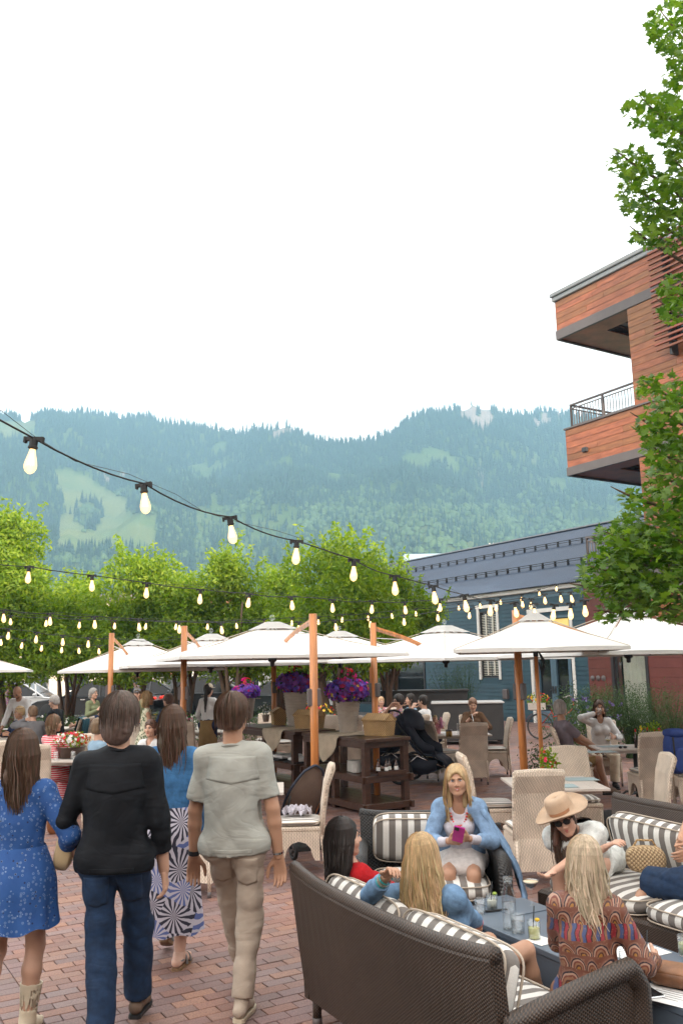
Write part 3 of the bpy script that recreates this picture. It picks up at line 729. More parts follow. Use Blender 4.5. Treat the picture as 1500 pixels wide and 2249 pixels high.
m_darkwood = M('dark_stained_wood', (.055, .024, .014), .32, .35, 3, .2, stretch=(6, 1, 6), coat=.2)
m_basket = weave('willow_basket', (.22, .12, .045), (.58, .38, .17), 55, 60, .6, .9)
m_clay = M('ribbed_clay', (.42, .37, .32), .8, .12, 6, .2)
m_burlap = weave('burlap', (.35, .28, .19), (.66, .57, .44), 90, 90, .9, .8)
m_leafg = M_leaf('tree_leaf', (.17, .26, .028), .5, .55, .045)
m_leafd = M_leaf('shrub_leaf', (.045, .085, .025), .25, .6, .03)
m_leafm = M_leaf('maple_leaf', (.10, .18, .028), .4, .7, .04, .4)
m_bark = M('bark', (.13, .085, .06), .9, .3, 9, .5, stretch=(1, 1, .3))
m_purple = M_leaf('purple_petal', (.27, .115, .52), .35, .7, .1)
m_pink = M_leaf('pink_petal', (.62, .05, .20), .3, .5, .04)
m_redp = M_leaf('red_petal', (.62, .04, .03), .3, .4, .04)
m_yel = M_leaf('yellow_petal', (.75, .50, .05), .2, .4, .03)
m_whitep = M_leaf('white_petal', (.75, .75, .72), .2, .2, .01)
m_black = M('black_rubber', (.015, .015, .016), .6, .1)
m_chrome = M('chrome', (.6, .6, .6), .18, .05, metal=1)
m_steelgrey = M('painted_table_top', (.105, .135, .175), .35, .12, 4)
m_paper = M('paper', (.78, .78, .76), .7, .03)
m_china = M('white_china', (.72, .70, .67), .3, .03)
# ------------------------------------------------------------------ leaves
def rand_dirs(n):
    v = rng.normal(size=(n, 3)); return v / np.linalg.norm(v, axis=1, keepdims=True)
def leaf_quads(P, size, droop=.25, up_=.5, asp=.42):
    n = len(P); d = rand_dirs(n); d[:, 2] -= droop; d /= np.linalg.norm(d, axis=1, keepdims=True)
    nn = rand_dirs(n); nn[:, 2] += up_; sd = np.cross(d, nn); sd /= np.linalg.norm(sd, axis=1, keepdims=True) + 1e-9
    L = size * rng.uniform(.65, 1.3, n)[:, None]
    a = P; b_ = P + d * L * .5 + sd * L * asp * .5; c = P + d * L; e = P + d * L * .5 - sd * L * asp * .5
    V = np.stack([a, b_, c, e], 1).reshape(-1, 3); F = np.arange(n * 4).reshape(-1, 4); return V, F
def crown_points(clumps, per, fill=.35):
    out = []
    for (c, r) in clumps:
        n = int(per * (r[0] * r[1] + r[1] * r[2] + r[0] * r[2]) / 3)
        d = rand_dirs(n); rad = np.where(rng.random(n) < fill, rng.uniform(.3, 1, n), rng.normal(.95, .10, n))
        lump = 1 + .25 * (vnoise(d[:, 0] * 2.2 + c[0], d[:, 1] * 2.2 + d[:, 2] * 1.7 + c[1], 5) - .5)
        out.append(np.array(c)[None] + d * np.array(r)[None] * (rad * lump)[:, None])
    return np.concatenate(out)
def shoots(clumps, n, L):
    """upright leafy shoots standing out of the top of a crown"""
    out = []
    for (c, r) in clumps:
        for _ in range(n):
            d = rand_dirs(1)[0]; d[2] = abs(d[2]) * .9 + .25; d /= np.linalg.norm(d)
            p = np.array(c) + d * np.array(r) * .9; dd = d * .5 + np.array([0, 0, .7]); l = L * random.uniform(.5, 1.3)
            k = int(26 * l / L) + 6; tt = rng.random(k) ** .8
            out.append(p + dd * (tt * l)[:, None] + rng.normal(0, .06, (k, 3)) * (1.15 - tt)[:, None])
    return np.concatenate(out)
def limb_tree(root, stems, mat=m_bark, name='trunk'):
    for pts, r0_, r1_ in stems:
        n = len(pts); MB().tube(pts, [r0_ + (r1_ - r0_) * i / (n - 1) for i in range(n)], 7).build(name, mat, root, True)
def street_tree(px, Y, wpx, ytop, ybot, label, seed, stemn=5, fwd=0.0):
    rs = random.Random(seed); x = xat(px, Y); root = thing('street_tree', label, 'tree', (x, Y, 0), 0, 'trees along the garden edge')
    s = 1900 / Y; w_ = wpx / s / 2 * 1.12; ztop = at(px, ytop, Y).z; zbot = at(px, ybot, Y).z; H_ = ztop - zbot
    cl_ = []
    for i in range(17):
        a = rs.uniform(0, 6.28); rr = w_ * rs.uniform(.2, .8); zc = zbot + H_ * rs.uniform(.04, .60)
        cl_.append(((rr * math.cos(a), rr * .8 * math.sin(a), zc), (w_ * rs.uniform(.34, .48), w_ * rs.uniform(.34, .46), H_ * rs.uniform(.14, .22))))
    for i in range(5):
        a = rs.uniform(0, 6.28); rr = w_ * rs.uniform(0, .42); zc = zbot + H_ * rs.uniform(.66, .84)
        cl_.append(((rr * math.cos(a), rr * .8 * math.sin(a), zc), (w_ * rs.uniform(.22, .34), w_ * rs.uniform(.22, .3), H_ * rs.uniform(.12, .17))))
    P = np.concatenate([crown_points(cl_, 2300), shoots(cl_, 6, .55)])
    V, F = leaf_quads(P, .15, .35, .6, .40)
    cr = link('crown', mesh_np('crown', V, F, [m_leafg]), root); 
    for i in range(stemn):
        a = rs.uniform(0, 6.28); k = w_ * rs.uniform(.25, .55); zt = zbot + H_ * rs.uniform(.3, .55); b0 = rs.uniform(.02, .2)
        p0 = Vector((b0 * math.cos(a), b0 * math.sin(a), 0)); p3 = Vector((k * math.cos(a), k * math.sin(a), zt))
        pts = [p0, p0.lerp(p3, .3) + Vector((rs.uniform(-.1, .1), 0, .25)), p0.lerp(p3, .62) + Vector((rs.uniform(-.12, .12), rs.uniform(-.1, .1), .15)), p3]
        limb_tree(root, [(pts, rs.uniform(.07, .11), .025)])
        for _ in range(2):
            q = Vector(pts[1]).lerp(Vector(pts[2]), rs.random()); e = q + Vector((rs.uniform(-.8, .8), rs.uniform(-.5, .5), rs.uniform(.6, 1.3)))
            limb_tree(root, [([q, q.lerp(e, .5) + Vector((.08, 0, .03)), e], .035, .012)], name='branch')
    return root
street_tree(20, 26, 300, 1120, 1475, 'bright green multi-stemmed tree above the parked white car', 3)
street_tree(292, 27, 270, 1200, 1470, 'round multi-stemmed tree above the black coupe with ski run showing over it', 5)
street_tree(505, 27, 230, 1205, 1470, 'multi-stemmed tree standing behind the big front parasol', 8)
street_tree(735, 25, 300, 1170, 1465, 'tallest multi-stemmed tree, its pale bare stems behind the flower pots', 13, 8)
street_tree(860, 27, 190, 1250, 1445, 'smaller drooping tree against the left end of the slate roof', 21, 4)
street_tree(150, 30, 210, 1265, 1480, 'low dark tree in the gap behind the bright green one', 34, 4)
street_tree(400, 31, 180, 1265, 1480, 'low shaded tree between the two round crowns', 55, 4)
street_tree(620, 31, 200, 1240, 1480, 'shaded tree filling the gap left of the tallest one', 89, 4)
# ------------------------------------------------------------------ shrubs and flowers
def shrub(px, Y, w_, h_, label, mat=m_leafd, blooms=None, n=1400, name='garden_shrub', cat='shrub', leaf=.07, nb=9):
    x = xat(px, Y); root = thing(name, label, cat, (x, Y, 0))
    cl_ = [((random.uniform(-w_, w_) * .3, random.uniform(-w_, w_) * .2, h_ * random.uniform(.35, .6)), (w_ * .36, w_ * .3, h_ * .42)) for _ in range(5)]
    P = crown_points(cl_, n); P[:, 2] = np.abs(P[:, 2]); V, F = leaf_quads(P, leaf, 0, .6)
    link('foliage', mesh_np('foliage', V, F, [mat]), root)
    MB().tube([(0, 0, 0), (.02, 0, h_ * .5)], [.02, .01], 5).build('stem', m_bark, root)
    if blooms:
        pts = crown_points(cl_, 60)[:400]; pts = pts[pts[:, 1] < .3][:nb]
        V, F = leaf_quads(np.repeat(pts, 6, 0), .07, 0, .3, .8); o = link('blossoms', mesh_np('blossoms', V, F, [blooms]), root); o['kind'] = 'stuff'
    return root
hed = [(30, 'low shrubs at the foot of the bright green tree', None), (95, 'low dark shrub beside the white car', m_whitep), (150, 'yellow dahlia shrub in front of the black coupe', m_yel), (215, 'plain green shrub behind the grey haired diner', None), (262, 'yellow flowered shrub at the nose of the black coupe', m_yel), (335, 'green shrub behind the standing guest in a floral dress', m_yel), (392, 'white flowering rose bush by the dark garden lantern', m_whitep), (470, 'white rose bush behind the waitress', m_whitep), (500, 'wide rose bush beside the petunia pot', m_whitep), (560, 'dark shrub behind the smallest petunia pot', None), (640, 'dark shrub below the bare stems', None)]
for i, (px_, lab, bl_) in enumerate(hed): shrub(px_, 24 + (i % 3) * .8, 1.7, .85, lab, m_leafd, bl_, 900)
shrub(1266, 17.6, 1.15, 1.35, 'rounded lavender shrub behind the grey haired man', m_leafd, None, 1500)
shrub(1300, 18.6, 1.5, 1.3, 'dark lavender mound beside the seated couple', m_leafd, M_leaf('lavender', (.16, .12, .28), .2, .3), 1500, nb=60)
shrub(1186, 14.4, .62, .72, 'small clipped green bush at the edge of the planting bed', m_leafd, None, 3200, leaf=.05)
shrub(1250, 19.0, .62, 1.7, 'small conical evergreen in front of the red bicycle', m_leafd, None, 2600, leaf=.05)
shrub(1395, 19.5, .7, 1.6, 'small pointed evergreen under the curtained window', m_leafd, None, 2600, leaf=.05)
def grassy(px, Y, h_, n, label, spread=.8):
    x = xat(px, Y); root = thing('ornamental_grass', label, 'plant', (x, Y, 0)); mb = MB(); hd = []
    for i in range(n):
        a = random.uniform(0, 6.28); l = h_ * random.uniform(.5, 1); sp_ = spread * random.uniform(.1, 1)
        e = Vector((sp_ * math.cos(a), sp_ * .6 * math.sin(a), l)); mid = Vector((e.x * .35, e.y * .35, l * .6))
        mb.tube([(random.uniform(-.12, .12), random.uniform(-.1, .1), 0), mid, e], [.006, .004, .002], 3, False); hd.append(e); hd.append(mid.lerp(e, .6)); hd.append(mid)
    o = mb.build('blades', m_leafd, root); o['kind'] = 'stuff'
    P = np.repeat(np.array([tuple(q) for q in hd]), 7, 0) + rng.normal(0, .06, (len(hd) * 7, 3)); V, F = leaf_quads(P, .05, -.3, .3, .25)
    o = link('leaves', mesh_np('leaves', V, F, [m_leafd]), root); o['kind'] = 'stuff'
for a in ((1330, 20, 1.45, 130, 'feathery tall grass left of the curtained window'), (1310, 18.6, 1.5, 120, 'feathery grass beside the woman in the white top'), (1440, 19, 1.5, 110, 'tallest feathery grass in front of the red boards'), (1480, 18, 1.3, 120, 'feathery grass near the blue backpack'), (1385, 18.5, 1.4, 130, 'low feathery plant below the curtain'), (985, 27.5, 2.0, 90, 'wispy plant standing in the long dark planter'), (1030, 28, 2.3, 60, 'wispy plant behind the dark wicker cabinet')): grassy(*a)
# ------------------------------------------------------------------ parasols
def canopy(side, rise, z_edge, vent=True, tilt=0.0, nseg=10):
    """square canopy with slightly sagging edges; returns MB centred on the hub"""
    mb = MB(); h = side / 2; cs = [(-h, -h), (h, -h), (h, h), (-h, h)]
    ring = []
    for i in range(4):
        a, b_ = cs[i], cs[(i + 1) % 4]
        for k in range(nseg):
            f = k / nseg; p = (a[0] + (b_[0] - a[0]) * f, a[1] + (b_[1] - a[1]) * f); f2 = abs((f * 2) % 1 - .5) * 2
            pull = 1 - .030 * (1 - f2 ** 2)
            ring.append((p[0] * pull, p[1] * pull))
    n = len(ring); L = 7; vs = []; fs = []
    for l in range(L + 1):
        q = .16 + .84 * l / L
        for (x, y) in ring:
            r_ = max(abs(x), abs(y)) / h * q; zz = z_edge + rise * (1 - r_) ** 1.0 * (1 - .10 * math.sin(math.pi * min(1, r_)))
            vs.append((x * q, y * q, zz + tilt * y * q))
    for l in range(L):
        for k in range(n):
            k2 = (k + 1) % n; fs.append((l * n + k, l * n + k2, (l + 1) * n + k2, (l + 1) * n + k))
    b0 = len(vs)                                                           # hem
    for (x, y) in ring: vs.append((x * 1.0, y * 1.0, z_edge - .035 + tilt * y))
    for k in range(n):
        k2 = (k + 1) % n; fs.append((L * n + k, L * n + k2, b0 + k2, b0 + k))
    mb.add(vs, fs); vt_ = MB(); zc = z_edge + rise
    rg = [(x * .2, y * .2, z_edge + rise * .83) for (x, y) in ring[::2]]; m2 = len(rg); rg2 = [(x * .06, y * .06, zc + .025) for (x, y) in ring[::2]]
    vt_.add(rg + rg2 + [(0, 0, zc + .03)], [(k, (k + 1) % m2, m2 + (k + 1) % m2, m2 + k) for k in range(m2)] + [(m2 + k, m2 + (k + 1) % m2, 2 * m2) for k in range(m2)])
    return mb, vt_, cs
def umbrella(cx, cy, rz, z_edge, side, rise, label, post=None, center_pole=False, tilt=0.0, pr=.047, ztop=2.6, ribs=8):
    root = thing('parasol', label, 'parasol', (cx, cy, 0), rz, 'white parasols over the tables')
    mb, vt_, cs = canopy(side, rise, z_edge, True, tilt)
    cn = mb.build('canopy', m_canvas, root, False)
    for (x, y) in cs: MB().tube([(x * .2, y * .2, z_edge + rise * .80 + .004), (x * .6, y * .6, z_edge + rise * .4 * .915 + .004 + tilt * y * .6), (x * .99, y * .99, z_edge + .004 + tilt * y)], .006, 4).build('seam', m_piping, cn); vt_.build('vent', m_canvas, cn)
    zt = z_edge + rise; hubz = z_edge - .03 if not center_pole else z_edge + .02
    MB().lathe([(.001, .05), (.05, .05), (.062, .02), (.062, -.03), (.03, -.05), (.03, -.10), (.001, -.11)], (0, 0, hubz), 14, False).build('hub', m_dark, root, True)
    h = side / 2
    ends = cs + [(0, -h * .97), (h * .97, 0), (0, h * .97), (-h * .97, 0)]
    for (x, y) in ends[:ribs]:
        ze = z_edge - .01 + tilt * y; a = Vector((x * .06, y * .06, zt - .06)); e = Vector((x * .985, y * .985, ze)); mid = Vector((x * .5, y * .5, z_edge + rise * .46 + tilt * y * .5 - .03))
        rb_ = MB().tube([a, mid, e], [.012, .013, .010], 5).build('rib', m_teakd, root)
        MB().tube([Vector((x * .03, y * .03, hubz + .02)), mid], .011, 5).build('strut', m_teakd, rb_)
    fn = MB().ball((0, 0, zt + .085), .042, 12, 8); fn.lathe([(.012, .02), (.012, .06)], (0, 0, zt), 8); fn.build('finial', m_crystal, root, True)
    if center_pole:
        MB().tube([(0, 0, 0), (0, 0, zt)], .024, 12).build('pole', m_teak, root, True)
        MB().lathe([(.0, .0), (.26, .0), (.26, .05), (.04, .08), (.035, .28), (.0, .28)], (0, 0, 0), 18, False).build('base', m_iron, root, True)
        cr_ = MB()
        for k in range(3): cr_.tube([(.03, -.02, z_edge - .02), (.09, -.05 - k * .01, z_edge - .12 - k * .04), (.06, -.04, z_edge - .26 - k * .03), (.028, -.02, z_edge - .15)], .008, 5)
        cr_.build('pulley_cord', m_black, root)
    if post:
        c, s_ = math.cos(-rz), math.sin(-rz); dx, dy = post[0] - cx, post[1] - cy; lx, ly = dx * c - dy * s_, dx * s_ + dy * c
        MB().tube([(lx, ly, 0), (lx, ly, ztop)], pr, 18).build('pole', m_teak, root, True)
        MB().box((lx, ly, .03), (.62, .62, .06), 0, None, .01).build('base', m_iron, root)
        d = Vector((-lx, -ly, 0)); L = d.length; d.normalize(); f = min(.62, .62)
        pts = [Vector((lx, ly, ztop - .08)) + d * .03]
        for k in range(1, 9):
            q = k / 8; pts.append(Vector((lx, ly, 0)) + d * (.03 + (L - .03) * q) + Vector((0, 0, ztop - .08 + (z_edge + .02 - ztop + .08) * q + .045 * math.sin(math.pi * q))))
        arm = MB(); arm.tube(pts, .021, 4, True, 1.7); arm.build('arm', m_teak, root)
        MB().tube([Vector((lx, ly, ztop - .22)) + d * .04, pts[3] - Vector((0, 0, .03))], .01, 5).build('brace', m_chrome, root)
        ck = MB().box((lx, ly, 1.62), (.07, .15, .20), math.atan2(d.y, d.x), None, .01); ck.build('crank_box', m_bronze, root)
        MB().tube([(lx, ly + .09, 1.95), (lx, ly + .09, 1.7)], .014, 8).build('crank_handle', m_teak, root)
    return root
Yw = R(17.5)
def U(px, Y): return xat(px, Y), Y
umbrella(*U(599, 12.3), Yw, 2.12, 2.95, .46, 'largest front white parasol on the thick teak post beside the wooden buffet', (xat(690.5, 10.2), 10.2), ztop=2.58)
umbrella(*U(462, 15.0), Yw, 2.04, 2.95, .50, 'white parasol with its teak post in front of the waitress', (xat(434, 14.5), 13.2), ztop=2.62)
umbrella(*U(299, 17.2), Yw, 1.98, 2.95, .58, 'white parasol hanging over the tables near the black coupe', (xat(268, 16.5), 15.6), ztop=2.64)
umbrella(*U(749, 16.3), Yw, 2.08, 2.95, .52, 'white parasol mostly hidden behind the largest front parasol', (xat(602, 16), 16.0), ztop=2.6)
umbrella(*U(985, 14.6), R(38), 2.06, 2.95, .53, 'white parasol pointing a corner at us over the baby at the table', (xat(825, 13), 13.0), ztop=2.6)
umbrella(*U(1186, 10.3), R(-9), 2.12, 1.86, .40, 'small white market parasol on a slim centre pole above the potted plant', None, True, .0, ribs=8)
umbrella(*U(1392, 12.6), Yw, 2.08, 3.0, .62, 'white parasol overlapped by maple leaves above the seated couple', (xat(1146, 10.9), 10.9), ztop=2.62)
umbrella(*U(-118, 17.0), Yw, 2.02, 2.95, .52, 'white parasol cut off at the edge above the waiter')
# ------------------------------------------------------------------ festoon lights
m_bulb = bpy.data.materials.new('lit_bulb'); m_bulb.use_nodes = True; t = m_bulb.node_tree; t.nodes.remove(t.nodes['Principled BSDF'])
em = N(t, 'Emission', i_Strength=1.6); em.inputs[0].default_value = (1.0, .60, .23, 1); tr0 = t.nodes.new('ShaderNodeBsdfTransparent'); gl0 = N(t, 'BsdfGlossy', i_Roughness=.05)
lw = N(t, 'LayerWeight', i_Blend=.35); a1 = N(t, 'MixShader'); a2 = N(t, 'MixShader', i_0=.10)
t.links.new(ramp(t, lw.outputs['Facing'], [(0, .85), (.75, .45), (1, .75)]), a1.inputs[0]); t.links.new(tr0.outputs[0], a1.inputs[1]); t.links.new(em.outputs[0], a1.inputs[2])
t.links.new(a1.outputs[0], a2.inputs[1]); t.links.new(gl0.outputs[0], a2.inputs[2]); t.links.new(a2.outputs[0], t.nodes['Material Output'].inputs['Surface'])
m_fil = M('filament', (1, .7, .3), .5, 0, bmp=0, emit=(1, .72, .36, 14))
bm = MB().lathe([(.0135, 0), (.0145, -.012), (.019, -.032), (.027, -.062), (.0315, -.086), (.030, -.104), (.022, -.120), (.009, -.130), (.001, -.132)], n=14, cap=False)
sm_ = MB().lathe([(.001, .052), (.013, .052), (.020, .044), (.021, .012), (.0245, .010), (.0245, .002), (.0185, .000), (.0175, -.006)], n=12, cap=False); sm_.box((0, 0, .05), (.075, .02, .02)); sm_.box((.045, 0, .045), (.012, .024, .03)); sm_.box((-.045, 0, .045), (.012, .024, .03))
fm_ = MB()
for k in range(6):
    a = k * math.pi / 3; fm_.tube([(.004 * math.cos(a), .004 * math.sin(a), -.03), (.013 * math.cos(a), .013 * math.sin(a), -.085), (.006 * math.cos(a + .5), .006 * math.sin(a + .5), -.055)], .0016, 3)
me_b = mesh_np('bulb', bm.v, bm.f, [m_bulb], True); me_s = mesh_np('socket', sm_.v, sm_.f, [m_black]); me_f = mesh_np('filament', fm_.v, fm_.f, [m_fil])
def festoon(pts, Y0, Y1, label, ends=None, scale=1.0, pw=1.0):
    """pts: socket places in the picture; the wire swings a little between them"""
    n = len(pts); P = []
    for i, (x, y) in enumerate(pts):
        f = (i / (n - 1)) ** pw; P.append(at(x, y, Y0 + (Y1 - Y0) * f))
    root = thing('string_light', label, 'string light', tuple(P[0]), 0, 'festoon light strings over the plaza')
    full = ([at(*ends[0])] if ends and ends[0] else [P[0] + (P[0] - P[1])]) + P + ([at(*ends[1])] if ends and ends[1] else [P[-1] + (P[-1] - P[-2])])
    path = []
    for i in range(len(full) - 1):
        a, b_ = full[i], full[i + 1]; L = (b_ - a).length; sag = L * random.uniform(.0, .045)
        for k in range(6):
            f = k / 6; path.append(a.lerp(b_, f) - Vector((0, 0, sag * 4 * f * (1 - f))))
    path.append(full[-1]); o0 = P[0]
    MB().tube([p - o0 + Vector((0, 0, .055)) for p in path], .0055 * scale, 5).build('cable', m_black, root)
    MB().tube([full[0].lerp(full[-1], k / 24) * 0 + path[min(len(path) - 1, round(k / 24 * (len(path) - 1)))] - o0 + Vector((0, 0, .075 + .03 * math.sin(k * 1.7))) for k in range(25)], .0018, 4).build('steel_wire', m_dark, root)
    for p in P:
        rot = (random.uniform(-.12, .12), random.uniform(-.14, .14) , random.uniform(-.4, .4))
        b_ = link('bulb', me_b, root, p - o0, rot); b_.scale = (scale,) * 3
        link('socket', me_s, b_); link('filament', me_f, b_)
    return root
festoon([(72, 985), (317, 1082), (507, 1153), (651, 1203), (777, 1243), (867, 1277), (953, 1299), (1021, 1318), (1077, 1328), (1131, 1333)], 4.2, 10.6, 'nearest string of lights sloping from the upper left down to the tall post', (( -90, 900, 3.6), (1150, 1345, 10.9)), pw=.9)
festoon([(1173, 1336), (1216, 1338), (1253, 1336), (1284, 1329)], 10.6, 9.6, 'short string of four lights running from the tall post into the maple', ((1150, 1352, 10.9), (1330, 1308, 9.0)))
festoon([(63, 1255), (202, 1274), (322, 1290), (440, 1304), (547, 1313), (641, 1319), (730, 1325), (817, 1328), (889, 1330), (966, 1325)], 9.4, 13.5, 'second string of lights crossing just above the tree trunks level', ((-60, 1240, 9.0), (1040, 1318, 14)))
festoon([(8, 1348), (110, 1355), (208, 1362), (305, 1368), (394, 1373), (486, 1375), (574, 1375), (656, 1373), (737, 1369), (813, 1364), (887, 1358), (961, 1349)], 12.6, 15.5, 'long level string of larger lights right above the parasol tops', ((-70, 1342, 12.4), (1040, 1335, 16)))
festoon([(23, 1358), (102, 1362), (175, 1366), (252, 1368), (321, 1369), (387, 1370), (456, 1370), (519, 1368), (580, 1366), (641, 1362), (699, 1360), (752, 1355), (808, 1352), (860, 1347), (913, 1342), (962, 1336), (1007, 1330), (1054, 1325), (1099, 1317), (1145, 1311), (1184, 1299), (1222, 1288)], 16.5, 23, 'farthest long string of small lights ending at the shop gutter', ((-50, 1353, 16), (1262, 1276, 25)))
festoon([(19, 1388), (80, 1396), (138, 1402), (194, 1407), (247, 1409)], 14.5, 15.8, 'short string of five lights above the waiter', ((-50, 1380, 14), (430, 1402, 17)))
festoon([(2, 1404), (49, 1411), (92, 1417), (136, 1421), (173, 1423), (217, 1424)], 17.5, 19, 'lowest string of small lights above the far tables', ((-40, 1396, 17.5), (300, 1415, 20)))
festoon([(1031, 1344), (1090, 1327), (1147, 1320), (1166, 1322), (1196, 1311), (1231, 1307), (1254, 1307)], 16, 14.5, 'string of lights passing in front of the shop door blind', ((961, 1352, 15.5), (1300, 1300, 14)))
# ------------------------------------------------------------------ maple
mp_ = thing('maple_tree', 'maple tree with lobed leaves hanging in from the right edge', 'tree', (5.3, 9.2, 0))
lobe = []
for k, (an, r_) in enumerate([(-90, .12), (-55, .32), (-30, .62), (-18, .40), (8, .82), (28, .45), (52, .72), (68, .48), (90, 1.05), (112, .48), (128, .72), (152, .45), (172, .82), (198, .40), (210, .62), (235, .32)]): lobe.append((r_ * math.cos(R(an)), r_ * math.sin(R(an))))
LB = np.array([(0, 0, .06)] + [(x, y, -.12 * (x * x + y * y)) for x, y in lobe]); LF = [(0, 1 + i, 1 + (i + 1) % len(lobe)) for i in range(len(lobe))]
clus = [(1480, 60, 62, 60), (1440, 245, 70, 42), (1490, 280, 60, 60), (1385, 355, 52, 32), (1415, 425, 56, 60), (1470, 505, 60, 45), (1420, 525, 35, 22), (1500, 440, 50, 50), (1490, 640, 42, 36), (1478, 685, 30, 24), (1450, 860, 52, 42), (1495, 930, 70, 60), (1425, 930, 34, 26), (1445, 975, 45, 26), (1480, 1060, 65, 45), (1440, 1130, 75, 50), (1370, 1185, 60, 42), (1340, 1255, 72, 45), (1430, 1235, 80, 70), (1395, 1310, 72, 45), (1300, 1290, 38, 24), (1480, 1310, 60, 55), (1350, 1345, 42, 24), (1498, 1190, 60, 80), (1385, 1090, 26, 20), (1492, 165, 34, 50), (1500, 370, 40, 60), (1470, 1005, 50, 40), (1410, 1240, 90, 80)]
Pm = []; Nm = []
for (cx_, cy_, rx_, ry_) in clus:
    k = int(rx_ * ry_ / 16)
    for _ in range(k):
        a = random.uniform(0, 6.28); q = math.sqrt(random.random()); Yq = 7.6 + random.gauss(0, .35) + (1500 - cx_) * .0006
        Pm.append(at(cx_ + rx_ * q * math.cos(a) * 1.05, cy_ + ry_ * q * math.sin(a) * 1.05, Yq))
for i in range(13000):                                                         # the rest of the crown beyond the frame
    d = rand_dirs(1)[0]; c = Vector((5.3, 8.8, 6.0)) + Vector((d[0] * 2.4, d[1] * 1.8, d[2] * 3.6)) * (random.uniform(.35, 1.0) ** .5) * (1 + .25 * math.sin(d[0] * 7) * math.cos(d[2] * 6)); p = proj(c)
    if p[0] > 1510: Pm.append(c)
mo_ = Vector((5.3, 9.2, 0)); mats_ = []
lm = mesh_np('leaf', LB, LF, [m_leafm]); VV = []; FF = []; nb = 0
order = sorted(range(len(Pm)), key=lambda i: (proj(Pm[i])[0] > 1500, random.random()))
for c_, i in enumerate(order):
    rt_ = Matrix.Rotation(random.uniform(0, 6.28), 3, 'Z') @ Matrix.Rotation(random.gauss(0, .45), 3, 'X'); e = (R(random.gauss(20, 28)), R(random.gauss(0, 28)), random.uniform(0, 6.28)); sc = random.uniform(.045, .078)
    if c_ < 280:
        o = link('leaf', lm, mp_, Pm[i] - mo_, e); o.scale = (sc,) * 3
    else:
        mm = (Matrix.Rotation(e[2], 3, 'Z') @ Matrix.Rotation(e[1], 3, 'Y') @ Matrix.Rotation(e[0], 3, 'X')); A = (np.array(mm) @ LB.T).T * sc + np.array(Pm[i] - mo_)
        FF += [(a + nb, b_ + nb, d + nb) for a, b_, d in LF]; nb += len(LB); VV.append(A)
cr = link('crown', mesh_np('crown', np.concatenate(VV), np.array(FF), [m_leafm]), mp_); cr['kind'] = 'stuff'
MB().tube([(0, 0, 0), (.05, 0, 2.4), (-.05, -.2, 5), (0, -.4, 8.8)], [.16, .13, .1, .04], 10).build('trunk', m_bark, mp_, True)
for (cx_, cy_, rx_, ry_) in clus:
    e = at(cx_, cy_, 7.7) - mo_; h_ = max(2.2, e.z - .9); s_ = Vector((0, -.05, h_)); MB().tube([s_, s_.lerp(e, .5) + Vector((0, 0, .18)), e, e + (e - s_).normalized() * .25], [.045, .028, .013, .004], 6).build('branch', m_bark, mp_, True)
# ------------------------------------------------------------------ soft goods
def pillow(w_, d_, h_, nx=18, ny=12, e1=.32, bulge=.25, pipe=False):
    """a rounded cushion: w along x, d along y, h thick"""
    mb = MB(); vs = []; fs = []; nu, nv = 28, 14
    def sg(v, e): return math.copysign(abs(v) ** e, v)
    for i in range(nv + 1):
        ph = -math.pi / 2 + math.pi * i / nv
        for k in range(nu):
            th = 2 * math.pi * k / nu
            x = sg(math.cos(ph), .38) * sg(math.cos(th), e1); y = sg(math.cos(ph), .38) * sg(math.sin(th), e1); z = sg(math.sin(ph), .75)
            b_ = 1 + bulge * (1 - x * x) * (1 - y * y)
            vs.append((x * w_ / 2, y * d_ / 2, z * h_ / 2 * b_ * (1 - .18 * (abs(x) ** 6 + abs(y) ** 6) / 2)))
    for i in range(nv):
        for k in range(nu): fs.append((i * nu + k, i * nu + (k + 1) % nu, (i + 1) * nu + (k + 1) % nu, (i + 1) * nu + k))
    mb.add(vs, fs); return mb
def piping(w_, d_, z):
    pts = []
    for k in range(41):
        th = 2 * math.pi * k / 40; pts.append((math.copysign(abs(math.cos(th)) ** .32, math.cos(th)) * w_ / 2, math.copysign(abs(math.sin(th)) ** .32, math.sin(th)) * d_ / 2, z))
    return MB().tube(pts, .006, 5, False)
def cushion(root, w_, d_, h_, loc, rot, mat=None, name='cushion'):
    o = pillow(w_, d_, h_).build(name, mat or m_stripe, root, True, loc, rot)
    for z in (h_ * .33, -h_ * .33): piping(w_ * .985, d_ * .985, z).build('piping', m_piping, o, True)
    return o
